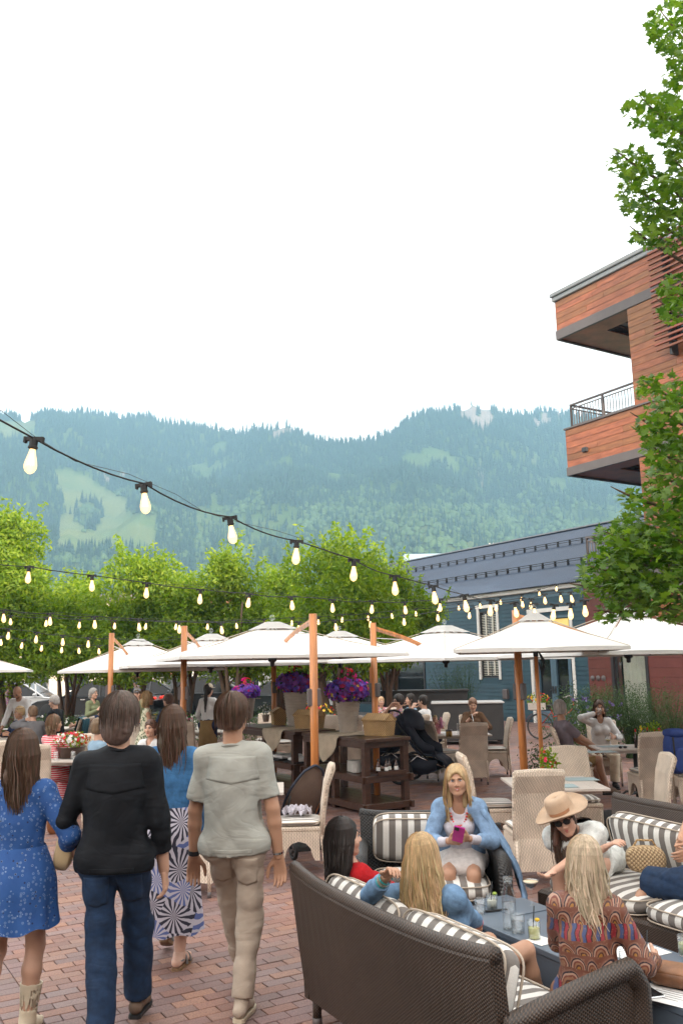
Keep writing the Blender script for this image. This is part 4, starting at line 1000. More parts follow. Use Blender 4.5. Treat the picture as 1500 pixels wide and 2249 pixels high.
# ------------------------------------------------------------------ rattan dining chair (faces +y)
def make_chair():
    root = thing('dining_chair', 'x', 'chair')
    prof_ = [(-.20, .40), (-.215, .60), (-.245, .82), (-.295, .985), (-.318, 1.0), (-.348, .985), (-.350, .955), (-.290, .80), (-.258, .60), (-.245, .40), (-.262, .12), (-.232, .12)]
    vs = []; ns = 9
    for i in range(ns):
        f = i / (ns - 1) * 2 - 1; c_ = .018 * (1 - f * f)
        for (y, z) in prof_: vs.append(((.225 + .012 * (z < .5)) * f, y - c_ * (z > .45), z + (.012 * (1 - f * f) if z > .97 else 0)))
    n = len(prof_); fs = [tuple(range(n)), tuple(reversed(range((ns - 1) * n, ns * n)))]
    for i in range(ns - 1):
        for k in range(n): fs.append(((i + 1) * n + k, (i + 1) * n + (k + 1) % n, i * n + (k + 1) % n, i * n + k))
    MB().add(vs, fs).build('backrest', m_rattan, root, False)
    rl = MB()
    for sx in (-1, 1): rl.tube([(sx * .228, -.228, .38), (sx * .226, -.235, .62), (sx * .224, -.265, .82), (sx * .224, -.322, .985)], .0185, 7)
    rl.tube([(-.224, -.322, .985), (0, -.345, 1.0), (.224, -.322, .985)], .0215, 8); rl.build('back_rim', m_rattan, root, True)
    MB().box((0, -.005, .425), (.462, .44, .045), 0, None, .012).build('seat', m_rattan, root)
    def apron(w_, top=.405, bot=.14, arch=.13):
        p = [(-w_ / 2, bot), (-w_ / 2 + .045, bot)]
        for k in range(7): a = math.pi * k / 6; p.append((-(w_ / 2 - .07) * math.cos(a), bot + .045 + arch * math.sin(a)))
        return p + [(w_ / 2 - .045, bot), (w_ / 2, bot), (w_ / 2, top), (-w_ / 2, top)]
    q = MB(); q.ext(apron(.452), 'y', .185, .205); q.build('woven_apron', m_rattan, root)
    for sx in (-1, 1):
        q = MB(); q.ext(apron(.40), 'x', sx * .222 - .01, sx * .222 + .01); q.build('woven_apron', m_rattan, root)
    for sx in (-1, 1):
        for y in (-.245, .19):
            MB().tube([(sx * .21, y, .38), (sx * .213, y * 1.03, .05)], [.022, .016], 8).build('leg', m_rattan, root, True)
            MB().tube([(sx * .213, y * 1.03, .05), (sx * .214, y * 1.035, 0)], .0165, 8).build('foot_cap', m_bronze, root, True)
    cu_ = pillow(.45, .42, .055, bulge=.35).build('cushion', m_stripe2, root, True, (0, .0, .476)); piping(.445, .415, .008).build('piping', m_piping, cu_)
    return root
ch0 = make_chair(); first = [True]
def chair(px, Y, deg, label, x=None):
    """deg: direction faced, 0 away from the viewer, 90 to the left"""
    o = ch0 if first[0] else copy_tree(ch0); first[0] = False
    o.location = (x if x is not None else xat(px, Y), Y, 0); o.rotation_euler = (0, 0, R(deg)); tag(o, label, 'chair', 'rattan dining chairs'); return o
chair(1158, 8.45, 3, 'rattan chair seen squarely from behind, left of the woman in the felt hat')
chair(1074, 9.8, -88, 'side-on rattan chair with striped pad behind the woman with the phone')
chair(1256, 10.0, 180, 'rattan chair facing us across the empty table with blue mats')
chair(1392, 9.35, 86, 'rattan chair turned left beside the empty table with blue mats')
chair(1418, 12.4, 4, 'rattan chair with its back to us at the couple\'s table')
chair(1510, 12.0, 80, 'rattan chair holding the blue backpack')
chair(1262, 13.4, -100, 'rattan chair the grey haired man sits in')
chair(1325, 14.6, 170, 'rattan chair the woman drinking water sits in')
chair(1031, 15.1, 5, 'rattan chair with its back to us at the hooded woman\'s table')
chair(1082, 16.0, 88, 'side-on rattan chair to the right of the hooded woman\'s table')
chair(975, 15.7, -70, 'rattan chair beside the baby in pink')
chair(1040, 17.0, 178, 'rattan chair the hooded woman sits in')
chair(655, 8.95, 92, 'rattan chair with a crumpled napkin on its pad next to the beige stroller')
chair(447, 8.3, -20, 'rattan chair half hidden behind the man in the pale green shirt')
chair(80, 12.3, 12, 'rattan chair behind the woman in red stripes')
chair(180, 13.6, 160, 'rattan chair beyond the tub of geraniums')
chair(128, 13.6, 100, 'rattan chair pulled up to the table left of the geraniums')
chair(12, 13.0, 20, 'rattan chair cut off at the left edge')
chair(25, 18.5, -60, 'rattan chair beside the bending waiter')
chair(150, 18.8, 90, 'rattan chair draped with a teal cloth')
chair(180, 19.5, 75, 'rattan chair of the man leaning back in sunglasses')
chair(262, 16.0, 150, 'rattan chair next to the standing guest in a floral dress')
chair(240, 11.3, 60, 'rattan chair of the fair haired man in a blue shirt')
chair(372, 18.2, 100, 'rattan chair of the dark haired man in a blue jacket')
chair(412, 17.0, -10, 'rattan chair in front of the waitress')
chair(586, 19.0, 175, 'rattan chair beyond the small pot of white flowers')
chair(618, 18.3, 95, 'rattan chair behind the thin rear post')
chair(715, 17.6, 170, 'rattan chair between the large flower pots')
chair(765, 18.0, 10, 'rattan chair with a black top hung on it')
chair(832, 17.0, 15, 'rattan chair with its back to us left of the man eating')
chair(900, 17.6, 60, 'rattan chair of the man in the printed shirt')
chair(948, 18.0, 95, 'rattan chair of the man in a white tee')
chair(862, 20.5, 175, 'rattan chair at the far side of the long rear table')
# ------------------------------------------------------------------ tables
def table(px, Y, w_, d_, rz, label, h=.74, cloth=False, x=None, leg='post'):
    root = thing('dining_table', label, 'table', (x if x is not None else xat(px, Y), Y, 0), R(rz), 'square dining tables')
    n = max(4, round(w_ / .14))
    for i in range(n): MB().box((-w_ / 2 + (i + .5) * w_ / n, 0, h - .0125), (w_ / n - .003, d_ - .0, .025), 0, None, .002).build('table_board', m_top, root)
    MB().box((0, 0, h - .045), (w_ * .86, d_ * .86, .035)).build('apron', m_top, root)
    MB().lathe([(.03, 0), (.03, h - .06)], (0, 0, 0), 10).build('pedestal', m_iron, root, True)
    for k in range(4):
        a = k * math.pi / 2 + .785; MB().tube([(0, 0, .10), (.18 * math.cos(a), .18 * math.sin(a), .10), (.30 * math.cos(a), .30 * math.sin(a), .015)], [.02, .018, .014], 6).build('leg', m_iron, root, True)
    return root
table(1206, 9.3, .90, 1.0, 0, 'empty square table with two pale blue mats and a potted plant')
table(1390, 13.0, 1.15, .75, -3, 'square table of the seated couple with wine glasses')
table(1010, 16.2, 1.0, 1.0, 0, 'table with salt and pepper in front of the baby')
table(470, 9.3, 1.45, .8, 4, 'white table largely hidden behind the man in the pale green shirt')
table(160, 12.9, .95, .9, 0, 'table under the tub of geraniums beside the woman in stripes')
table(20, 16.9, .9, .8, 0, 'table with menus in front of the bending waiter')
table(118, 20.0, .8, .8, 0, 'table in front of the man with white hair and black top')
table(410, 18.0, 1.7, .8, 0, 'long table with small flowers left of the waitress')
table(270, 18.8, .8, .8, 0, 'table behind the head of the man in the black shirt')
table(640, 19.2, 1.2, .8, 0, 'table with white cloth behind the central flower pot')
table(860, 18.8, 1.6, .8, 0, 'long table of the group eating behind the strollers')
# ------------------------------------------------------------------ lounge sofas (face +y, origin at back centre)
def sofa(name, label, cat, loc, rz, L, D=.82, hb=.82, mat=None, n=2, cush=None, arm=(.58, .66), rake=.08, armw=.11, left=True, right=True):
    mat = mat or m_wick; root = thing(name, label, cat, loc, rz); ch_ = L / 2
    vs = []; ns = 24
    for i in range(ns + 1):
        f = i / ns * 2 - 1; x = ch_ * f * (1 + 0); top = hb + .03 * (abs(f) ** 4)
        cv = .05 * (1 - f * f)
        for (y, z) in ((0, .13), (-.035 - cv * .3, .40), (-rake - cv, top - .02), (-rake - cv - .012, top + .008), (-rake - cv - .055, top + .008), (-rake - cv - .068, top - .02), (-.095 - cv * .3, .40), (-.055, .13)): vs.append((x * (1 + .03 * z), y, z))
    fs = [tuple(range(8)), tuple(reversed(range(ns * 8, ns * 8 + 8)))]
    for i in range(ns):
        for k in range(8): fs.append(((i + 1) * 8 + k, (i + 1) * 8 + (k + 1) % 8, i * 8 + (k + 1) % 8, i * 8 + k))
    MB().add(vs, fs).build('backrest', mat, root)
    # woven rim roll along the back's top edge
    rim = [((ch_ * (i / 24 * 2 - 1)) * 1.025, -rake - .05 * (1 - (i / 24 * 2 - 1) ** 2) - .033, hb + .03 * abs(i / 24 * 2 - 1) ** 4) for i in range(25)]
    MB().tube(rim, .034, 8).build('rim_roll', mat, root, True)
    MB().box((0, D / 2, .21), (L - .04, D - .03, .20), 0, None, .02).build('seat_base', mat, root)
    for sx, on in ((-1, left), (1, right)):
        if not on: continue
        a0, a1 = arm; p = [(-.06, .13), (D, .13), (D, a1 - .05), (D - .05, a1 - .01), (D * .5, (a0 + a1) / 2 + .0), (-.08, a0 - .01)]
        q = MB(); q.ext(p, 'x', sx * (ch_ - .01) - .025, sx * (ch_ - .01) + .025); q.build('arm', mat, root)
        rl = [(sx * ch_, D + .0, .14), (sx * ch_, D + .01, a1 - .08), (sx * ch_, D - .04, a1 + .0), (sx * ch_, D * .5, (a0 + a1) / 2 + .01), (sx * ch_, -.04, a0), (sx * ch_, -.09, a0)]
        sm = []
        for i in range(len(rl) - 1):
            for k in range(4): sm.append(Vector(rl[i]).lerp(Vector(rl[i + 1]), k / 4))
        sm.append(Vector(rl[-1])); MB().tube(sm, armw / 2, 10, True, .8).build('arm_roll', mat, root, True)
    for sx in (-1, 1):
        for y in (-.02, D - .06):
            lg = MB().tube([(sx * (ch_ - .06), y, .16), (sx * (ch_ - .06), y, .03)], .026, 8); lo = lg.build('leg', mat, root, True)
            MB().tube([(sx * (ch_ - .06), y, .04), (sx * (ch_ - .06), y, 0)], .028, 8).build('foot_cap', m_bronze, lo, True)
    w_ = (L - .16) / n
    for i in range(n):
        x = -L / 2 + .08 + (i + .5) * w_
        cushion(root, w_ - .01, D - .10, .13, (x, D / 2 + .05, .365), (0, 0, 0), cush, 'seat_cushion')
        cushion(root, w_ - .02, .37, .15, (x, .035, .615), (R(72) + 0, random.uniform(-.04, .04), 0), cush, 'back_cushion')
    return root
S1C = (.23, 4.50); S1A = -R(61.5)
sofa('lounge_sofa', 'big dark brown wicker sofa with its back to us and striped cushions', 'sofa', (*S1C, 0), S1A, 1.80, .64, .80, m_wick, 2, arm=(.56, .66))
sofa('lounge_armchair', 'brown wicker armchair with striped back cushion holding the woman with the phone', 'armchair', (.62, 7.22, 0), R(178), 1.02, .76, .76, m_wickk, 1, arm=(.56, .58))
sofa('lounge_sofa', 'wicker sofa with wide grey stripes behind the blue table holding the straw bag', 'sofa', (2.55, 6.36, 0), R(180 - 60.5), 1.95, .80, .86, m_wick, 2, arm=(.5, .52), left=True, right=False)
# long blue-grey lounge table
lt = thing('coffee_table', 'long low blue grey parsons table between the sofas covered in drinks', 'coffee table', (1.55, 4.72, 0), -R(63.2))
MB().box((0, 0, .40), (2.9, .58, .035), 0, None, .004).build('tabletop', m_steelgrey, lt)
for y in (-.27, .27): MB().box((0, y, .29), (2.86, .025, .18)).build('side_panel', m_steelgrey, lt)
for sx in (-1.43, 1.43): MB().box((sx, 0, .29), (.025, .52, .18)).build('end_panel', m_steelgrey, lt)
for sx in (-1.33, 0, 1.33):
    for y in (-.25, .25): MB().box((sx, y, .10), (.06, .06, .2)).build('leg', m_steelgrey, lt)
# ------------------------------------------------------------------ buffet tables of dark wood
def buffet(c, L, D, label, rz):
    root = thing('buffet_table', label, 'buffet table', c, rz)
    n = 5
    for i in range(n): MB().box((0, (i - (n - 1) / 2) * D / n, .965), (L + .10, D / n - .004, .045), 0, None, .004).build('top_board', m_darkwood, root)
    for y in (-D / 2 + .02, D / 2 - .02): MB().box((0, y, .90), (L, .04, .085), 0, None, .004).build('apron', m_darkwood, root)
    for x in (-L / 2 + .03, L / 2 - .03): MB().box((x, 0, .90), (.04, D - .08, .083), 0, None, .004).build('apron', m_darkwood, root)
    for zz in (.48, .12):
        for i in range(n): MB().box((0, (i - (n - 1) / 2) * D / n, zz), (L + .06, D / n - .005, .035), 0, None, .003).build('shelf_board', m_darkwood, root)
        for y in (-D / 2, D / 2): MB().box((0, y, zz - .03), (L + .12, .045, .09), 0, None, .004).build('rail', m_darkwood, root)
        for x in (-L / 2, L / 2): MB().box((x, 0, zz - .031), (.045, D + .10, .085), 0, None, .004).build('rail', m_darkwood, root)
    for x in (-L / 2 + .05, L / 2 - .05) if L < 1.2 else (-L / 2 + .05, 0, L / 2 - .05):
        for y in (-D / 2 + .05, D / 2 - .05): MB().box((x, y, .47), (.085, .085, .94), 0, None, .004).build('leg', m_darkwood, root)
    return root
A0 = Vector((.26, 12.05, 0)); BA = AN + math.pi / 2                        # local x along UU, local y along -NN
def bpt(u_, n_, z=0): return A0 + UU * u_ + NN * n_ + Vector((0, 0, z))
buffet(tuple(bpt(.90, .38)), 1.72, .74, 'dark wooden buffet table with baskets and plates nearest the navy stroller', BA)
buffet(tuple(bpt(3.15, .38)), 2.15, .74, 'dark wooden buffet table on the left with trays on its shelf', BA)
def runner(u0, n0, w_, label, drop=.38, depth=.74):
    c = bpt(u0, n0); root = thing('burlap_runner', label, 'table runner', (c.x, c.y, 0), BA)
    vs = []; nx, ny = 14, 26
    for j in range(ny + 1):
        s_ = j / ny * (depth + drop)
        for i in range(nx + 1):
            x = (i / nx - .5) * w_ * (1 - .25 * max(0, s_ - depth) / drop)
            if s_ < depth: y, z = -depth / 2 + s_, .993 + .004 * math.sin(x * 9)
            else:
                q = s_ - depth; dd = drop * (1 - 1.5 * abs(x / w_) * .9); q2 = min(q, max(.05, dd)); y = depth / 2 + .022 + .03 * math.sin(x * 14 + 1) * q / drop + .004 * q / drop; z = .993 - q2
            vs.append((x, y, z))
    fs = [(j * (nx + 1) + i, j * (nx + 1) + i + 1, (j + 1) * (nx + 1) + i + 1, (j + 1) * (nx + 1) + i) for j in range(ny) for i in range(nx)]
    MB().add(vs, fs).build('cloth', m_burlap, root, True)
    return root
runner(1.05, .37, .72, 'burlap runner hanging off the buffet just behind the thick front post')
runner(2.75, .37, .72, 'burlap runner hanging off the left buffet table')
# ------------------------------------------------------------------ tall ribbed pots of petunias, baskets
def blooms(root, c, r, nf, cols, lob=5, size=.045, name='blossoms'):
    for mat, share in cols:
        n = int(nf * share); d = rand_dirs(n); d[:, 2] = d[:, 2] * .8 + .12; P = np.array(c)[None] + d * np.array(r)[None] * rng.normal(.97, .08, n)[:, None]
        VV = []; FF = []; q = 0
        for p, nd in zip(P, d):
            z = Vector(nd + rng.normal(0, .25, 3)).normalized(); x = z.orthogonal().normalized(); y = z.cross(x); s_ = size * random.uniform(.6, 1.15); a0 = random.uniform(0, 6); p = Vector(p)
            ring = []
            for k in range(10):
                a = a0 + k * math.pi / 5; rr = s_ * (1 if k % 2 == 0 else .72); ring.append(p + x * rr * math.cos(a) + y * rr * math.sin(a) + z * s_ * .25)
            VV += [p - z * s_ * .1] + ring; FF += [(q, q + 1 + k, q + 1 + (k + 1) % 10) for k in range(10)]; q += 11
        o = link(name, mesh_np(name, np.array([tuple(v) for v in VV]), np.array(FF), [mat]), root); o['kind'] = 'stuff'
def pot(p, h, r1, r0_, label, fl=.34, nf=420):
    root = thing('flower_pot', label, 'flower pot', tuple(p), random.uniform(0, 6))
    pr_ = [(.001, 0), (r0_, 0)]; n = 12
    for i in range(n):
        f0 = i / n; a = r0_ + (r1 - r0_) * f0; b_ = r0_ + (r1 - r0_) * (f0 + .62 / n); pr_ += [(a + .004, h * f0 + .004), (b_ + .009, h * (f0 + .5 / n)), (b_, h * (f0 + .93 / n))]
    pr_ += [(r1 + .012, h), (r1 - .012, h + .004), (r1 - .03, h - .05), (.001, h - .05)]
    MB().lathe(pr_, n=26, cap=False).build('pot', m_clay, root, True)
    c = (0, 0, h + fl * .45); P = crown_points([(c, (fl, fl, fl * .62)), ((fl * .3, 0, h + fl * .8), (fl * .5, fl * .5, fl * .6))], 5200); P = P[(P[:, 2] > h - .06)]
    V, F = leaf_quads(P, .055, .1, .5, .5); o = link('leaves', mesh_np('leaves', V, F, [m_leafd]), root); o['kind'] = 'stuff'
    blooms(root, c, (fl * 1.05, fl * 1.05, fl * .66), nf, [(m_purple, .82), (m_pink, .12), (m_yel, .03)])
    blooms(root, (0, 0, h + fl * 1.15), (fl * .45, fl * .45, fl * .5), 26, [(m_pink, .7), (m_redp, .3)], size=.035)
    return root
def grow(px, Y, z, *a, **k): return pot(at(px, 1500, Y).xy.to_3d() + Vector((0, 0, z)), *a, **k)
pot(gp(765, 1609, .99), .46, .185, .125, 'right hand ribbed pot with trailing purple petunias beside the single basket', .30, 560)
pot(gp(650, 1594, .99), .56, .205, .135, 'largest ribbed pot of purple petunias behind the thick post', .30, 560)
pot(gp(541, 1579, .99), .40, .175, .12, 'leftmost ribbed pot of purple petunias beside the light haired man', .25, 380)
def basket(p, rz, label, w_=.36, d_=.24, h=.20):
    root = thing('wicker_basket', label, 'basket', tuple(p), rz)
    q = MB(); q.add([(-w_ * .45, -d_ * .42, 0), (w_ * .45, -d_ * .42, 0), (w_ * .45, d_ * .42, 0), (-w_ * .45, d_ * .42, 0), (-w_ / 2, -d_ / 2, h), (w_ / 2, -d_ / 2, h), (w_ / 2, d_ / 2, h), (-w_ / 2, d_ / 2, h)], [(3, 2, 1, 0), (4, 5, 6, 7), (0, 1, 5, 4), (1, 2, 6, 5), (2, 3, 7, 6), (3, 0, 4, 7)]); q.build('body', m_basket, root)
    for sy in (-1, 1):
        l = MB(); l.add([(-w_ / 2 - .01, sy * (d_ / 2 + .012), h + .002), (w_ / 2 + .01, sy * (d_ / 2 + .012), h + .002), (w_ / 2, sy * .004, h + .085), (-w_ / 2, sy * .004, h + .085), (-w_ / 2 - .01, sy * (d_ / 2 + .012), h + .018), (w_ / 2 + .01, sy * (d_ / 2 + .012), h + .018), (w_ / 2, sy * .004, h + .10), (-w_ / 2, sy * .004, h + .10)], [(0, 1, 2, 3), (4, 5, 6, 7), (0, 1, 5, 4), (3, 2, 6, 7), (0, 3, 7, 4), (1, 2, 6, 5)]); l.build('lid', m_basket, root)
    for sx in (-1, 1):
        g_ = MB(); g_.add([(sx * w_ / 2, -d_ / 2, h), (sx * w_ / 2, d_ / 2, h), (sx * w_ / 2, 0, h + .085)], [(0, 1, 2)]); g_.build('gable', m_basket, root)
    rm = MB().tube([(-w_ / 2, -d_ / 2, h), (w_ / 2, -d_ / 2, h), (w_ / 2, d_ / 2, h), (-w_ / 2, d_ / 2, h), (-w_ / 2, -d_ / 2, h)], .01, 6); rm.build('rim', m_basket, root, True)
    for sx in (-.22, .22): MB().box((sx * w_, -d_ / 2 - .015, h - .01), (.02, .012, .06)).build('strap', m_teakd, root)
    return root
basket(gp(833, 1616, .99), BA + .35, 'lidded wicker basket standing at the near corner of the buffet', .40, .26, .21)
basket(gp(680, 1600, .99), BA + .5, 'lidded wicker basket behind the thick teak post', .44, .28, .20)
basket(gp(612, 1592, .99), BA - .3, 'small lidded wicker basket left of the biggest petunia pot', .30, .24, .20)
sp_ = thing('flower_pot', 'small clay pot of white flowers on the left buffet table', 'flower pot', tuple(gp(584, 1586, .99)))
MB().lathe([(.001, 0), (.05, 0), (.07, .12), (.076, .13), (.06, .12), (.001, .11)], n=16, cap=False).build('pot', m_clay, sp_, True)
P = crown_points([((0, 0, .22), (.12, .12, .12))], 14000); V, F = leaf_quads(P, .04, 0, .6); link('leaves', mesh_np('leaves', V, F, [m_leafd]), sp_); blooms(sp_, (0, 0, .23), (.13, .13, .12), 36, [(m_whitep, 1)], size=.02)
# things on the shelves
for k, (u_, n_, r_) in enumerate(((.62, .22, .115), (.50, .16, .075))):
    pl_ = thing('plate_stack', ['tall stack of large plates on the buffet shelf', 'short stack of small plates in front of the large ones'][k], 'plates', tuple(bpt(u_, n_, .50)))
    for i in range(12 if k == 0 else 9):
        MB().lathe([(.001, 0), (r_ * .6, 0), (r_, .012), (r_, .016), (r_ * .6, .005), (.001, .005)], (0, 0, i * .0125), 22, False).build('plate', m_china, pl_, True)
tr2 = thing('bottle_tray', 'shallow wooden tray of dark bottles at the right end of the shelf', 'tray', tuple(bpt(.10, .40, .50)), BA)
MB().box((0, 0, .01), (.28, .46, .02)).build('base', m_darkwood, tr2)
for sx in (-1, 1): MB().box((sx * .14, 0, .03), (.012, .46, .05)).build('side', m_darkwood, tr2)
for i, (a, b_) in enumerate(((.02, -.12), (-.03, -.02), (.03, .07), (-.02, .15))):
    bo = thing('sauce_bottle', ['first dark sauce bottle from the left on the tray', 'second dark sauce bottle from the left on the tray', 'third dark sauce bottle from the left on the tray', 'dark sauce bottle at the right end of the tray'][3 - i], 'bottle', tuple(bpt(.10 + a, .40 + b_, .52)), 0, 'sauce bottles on the tray')
    MB().lathe([(.001, 0), (.027, 0), (.028, .10), (.012, .135), (.012, .165), (.001, .165)], n=12, cap=False).build('body', M('amber_bottle', (.05, .015, .006), .15, .1, bmp=0, spec=.8), bo, True)
    MB().lathe([(.001, .19), (.014, .19), (.014, .165)], n=10, cap=False).build('cap', m_black, bo, True); MB().lathe([(.0285, .03), (.0287, .08)], n=12, cap=False).build('label', m_paper, bo, True)
for k, (u_, lab) in enumerate(((2.25, 'dark tray of serving spoons on the left buffet shelf'), (2.85, 'folded cloths on the left buffet shelf'))):
    q = thing('serving_tray', lab, 'tray', tuple(bpt(u_, .3, .50)), BA); MB().box((0, 0, .012), (.42, .5, .024), 0, None, .006).build('tray', m_iron, q); MB().box((0, 0, .05), (.34, .4, .05), .1, None, .015).build('folded_cloth', m_canvas, q)
# ------------------------------------------------------------------ dark wicker cabinet and planter by the shop
cb = thing('wicker_cabinet', 'large dark wicker serving cabinet with pale top near the shop door', 'cabinet', (xat(1030, 22.6), 22.8, 0), R(-6))
MB().box((0, 0, .55), (1.75, 1.15, .90), 0, None, .02).build('body', m_wickk, cb); MB().box((0, 0, 1.02), (1.82, 1.22, .035), 0, None, .005).build('top', M('pale_top', (.42, .41, .40), .4, .06), cb)
for sx in (-.8, .8):
    for sy in (-.5, .5): MB().lathe([(.001, 0), (.04, 0), (.04, .10), (.001, .10)], (sx, sy, 0), 8, False).build('wheel', m_black, cb)
pb = thing('planter_box', 'long dark planter box along the shop front behind the diners', 'planter', (xat(935, 27), 27.2, 0), R(-4))
MB().box((0, 0, .6), (2.6, .9, 1.2), 0, None, .02).build('box', m_wickk, pb); MB().box((0, 0, 1.21), (2.7, 1.0, .05)).build('rim', m_wickk, pb)
# ------------------------------------------------------------------ strollers
def wheel(root, c, r, tw=.03, yaw=0.0, spokes=12, name='wheel', tmat=None):
    q = MB(); pts = [(r * math.cos(a), 0, r * math.sin(a)) for a in np.linspace(0, 2 * math.pi, 25)[:-1]]
    vs = []; n = 24; m_ = 8
    for i in range(n):
        a = 2 * math.pi * i / n
        for k in range(m_):
            b_ = 2 * math.pi * k / m_; rr = r - tw / 2 + tw / 2 * math.cos(b_); vs.append((rr * math.cos(a), tw / 2 * math.sin(b_), rr * math.sin(a)))
    fs = [(i * m_ + k, i * m_ + (k + 1) % m_, ((i + 1) % n) * m_ + (k + 1) % m_, ((i + 1) % n) * m_ + k) for i in range(n) for k in range(m_)]
    q.add(vs, fs); o = q.build(name, tmat or m_black, root, True, c, (0, 0, yaw))
    h_ = MB().tube([(0, -.03, 0), (0, .03, 0)], .02, 8)
    for k in range(spokes): a = k * 2 * math.pi / spokes; h_.tube([(0, 0, 0), ((r - tw) * math.cos(a), 0, (r - tw) * math.sin(a))], .0022 if spokes > 8 else .008, 4)
    h_.build('spokes', m_chrome if spokes > 8 else m_bronze, o); return o
def hull(root, pts_a, name, mat, th=.012, smooth=True):
    """a fabric shell from rows of points"""
    nr_, nc_ = len(pts_a), len(pts_a[0]); vs = [p for row in pts_a for p in row]; fs = [(r_ * nc_ + c, r_ * nc_ + c + 1, (r_ + 1) * nc_ + c + 1, (r_ + 1) * nc_ + c) for r_ in range(nr_ - 1) for c in range(nc_ - 1)]
    o = MB().add(vs, fs).build(name, mat, root, smooth); md = o.modifiers.new('thickness', 'SOLIDIFY'); md.thickness = th; return o
m_navy = M('navy_cloth', (.020, .026, .045), .7, .2, 6, .3); m_bpad = M('taupe_cloth', (.20, .145, .115), .8, .12, 5, .3)
def stroller(x, y, rz, label, mat, jog=True, s=1.0):
    root = thing('stroller', label, 'stroller', (x, y, 0), rz); root.scale = (s,) * 3
    # faces +x
    for sy in (-1, 1):
        wheel(root, (-.32, sy * .29, .20), .20 if jog else .12, .045, 0, 6)
        MB().tube([(-.32, sy * .27, .2), (-.05, sy * .25, .42), (.42, sy * .12, .22)], .013, 6).build('frame_tube', m_chrome, root, True)
        MB().tube([(.12, sy * .25, .36), (-.30, sy * .25, .82), (-.48, sy * .25, 1.04)], .013, 6).build('frame_tube', m_iron, root, True)
    if jog: wheel(root, (.48, 0, .15), .15, .045, 0, 6)
    else:
        for sy in (-1, 1): wheel(root, (.40, sy * .22, .09), .09, .04, 0, 6)
    MB().tube([(-.48, -.25, 1.04), (-.52, -.12, 1.07), (-.52, .12, 1.07), (-.48, .25, 1.04)], .018, 8).build('handlebar', m_black, root, True)
    seat = [[(-.32, y_, .98), (-.26, y_, .8), (-.12, y_, .56), (-.02, y_, .46), (.22, y_, .44), (.34, y_, .36), (.42, y_, .24)] for y_ in (-.20, -.1, 0, .1, .20)]
    hull(root, [[(p[0] - .03 * (1 - abs(r[0][1]) / .2), p[1], p[2] - .03 * (1 - abs(r[0][1]) / .2)) for p in r] for r in seat], 'seat', mat, .03)
    for sy in (-1, 1): hull(root, [[(-.32, sy * .2, .98), (-.26, sy * .2, .8), (-.12, sy * .2, .56), (-.02, sy * .2, .46), (.22, sy * .2, .44)], [(-.22, sy * .23, 1.0), (-.12, sy * .24, .86), (-.02, sy * .24, .70), (.06, sy * .24, .62), (.2, sy * .23, .56)]], 'seat_side', mat, .015)
    rows_ = []
    for i in range(7):
        a = R(-12 + i * 20); row = []
        for k in range(9):
            b_ = math.pi * k / 8; rr = .25; row.append((-.24 + .22 * math.sin(a) * (math.sin(b_) ** .5 if 0 < k < 8 else 0.15) , -.24 * math.cos(b_), .86 + .24 * math.cos(a) * (math.sin(b_) ** .6 if 0 < k < 8 else 0.0)))
        rows_.append(row)
    hull(root, rows_, 'sun_hood', mat, .012)
    bk = [[(-.28 + .5 * i / 4, y_, .22 - .07 * math.sin(math.pi * i / 4)) for i in range(5)] for y_ in (-.2, -.1, 0, .1, .2)]
    hull(root, bk, 'storage_basket', mat, .012)
    for sy in (-1, 1): hull(root, [[(-.28 + .5 * i / 4, sy * .2, .22 - .07 * math.sin(math.pi * i / 4)) for i in range(5)], [(-.30 + .54 * i / 4, sy * .22, .36) for i in range(5)]], 'basket_side', mat, .01)
    return root
stroller(xat(932, 15.2), 15.2, R(-22), 'black jogging stroller with three wheels beside the buffet', m_navy, True, 1.12)
stroller(xat(862, 16.4), 16.4, R(160), 'navy stroller parked behind the basket and the jogging stroller', m_navy, True)
tp = thing('stroller', 'taupe pushchair with black frame arch behind the chair with the napkin', 'stroller', (xat(668, 9.75), 9.75, 0), R(-8))
def tpp(a, b, dpt=0.0):      # a across (-1..1), b up the leaning back (0..1)
    return (-.30 + .46 * b + .05 * math.sin(3.1 * b) , a * (.15 + .07 * math.sin(math.pi * min(1, b * .8 + .15))) , .22 + .72 * b - .03 * a * a) if not dpt else None
rows_ = []
for i_ in range(15):
    b_ = i_ / 14; w_ = .21 * min(1, (1 - b_ ** 5) ** .5 + .02) * (.72 + .28 * math.sin(math.pi * min(1, b_ + .1))); rows_.append([(-.26 + .50 * b_ + .07 * (1 - abs(a) ** 2) * math.sin(math.pi * b_), a * w_, .24 + .69 * b_) for a in np.linspace(-1, 1, 9)])
tp.rotation_euler = (0, 0, R(-62)); hull(tp, rows_, 'seat_shell', m_bpad, .02)
arch = [(r_[0][0] + .02, r_[0][1] * 1.05 - .012, r_[0][2]) for r_ in rows_] + [(r_[-1][0] + .02, r_[-1][1] * 1.05 + .012, r_[-1][2]) for r_ in reversed(rows_)]
MB().tube(arch, .014, 7).build('frame_arch', m_navy, tp, True)
for sy in (-1, 1):
    MB().tube([(-.26, sy * .16, .42), (-.02, sy * .2, .30), (.22, sy * .24, .10)], .012, 6).build('frame_tube', m_iron, tp, True); MB().tube([(.10, sy * .22, .62), (-.06, sy * .2, .3), (-.30, sy * .2, .09)], .012, 6).build('frame_tube', m_iron, tp, True)
    wheel(tp, (.24, sy * .25, .095), .095, .04, 0, 6); wheel(tp, (-.31, sy * .2, .075), .075, .04, 0, 6)
    MB().lathe([(.001, -.02), (.03, -.02), (.03, .02), (.001, .02)], (-.02, sy * .21, .46), 10).build('joint', m_black, tp, True)
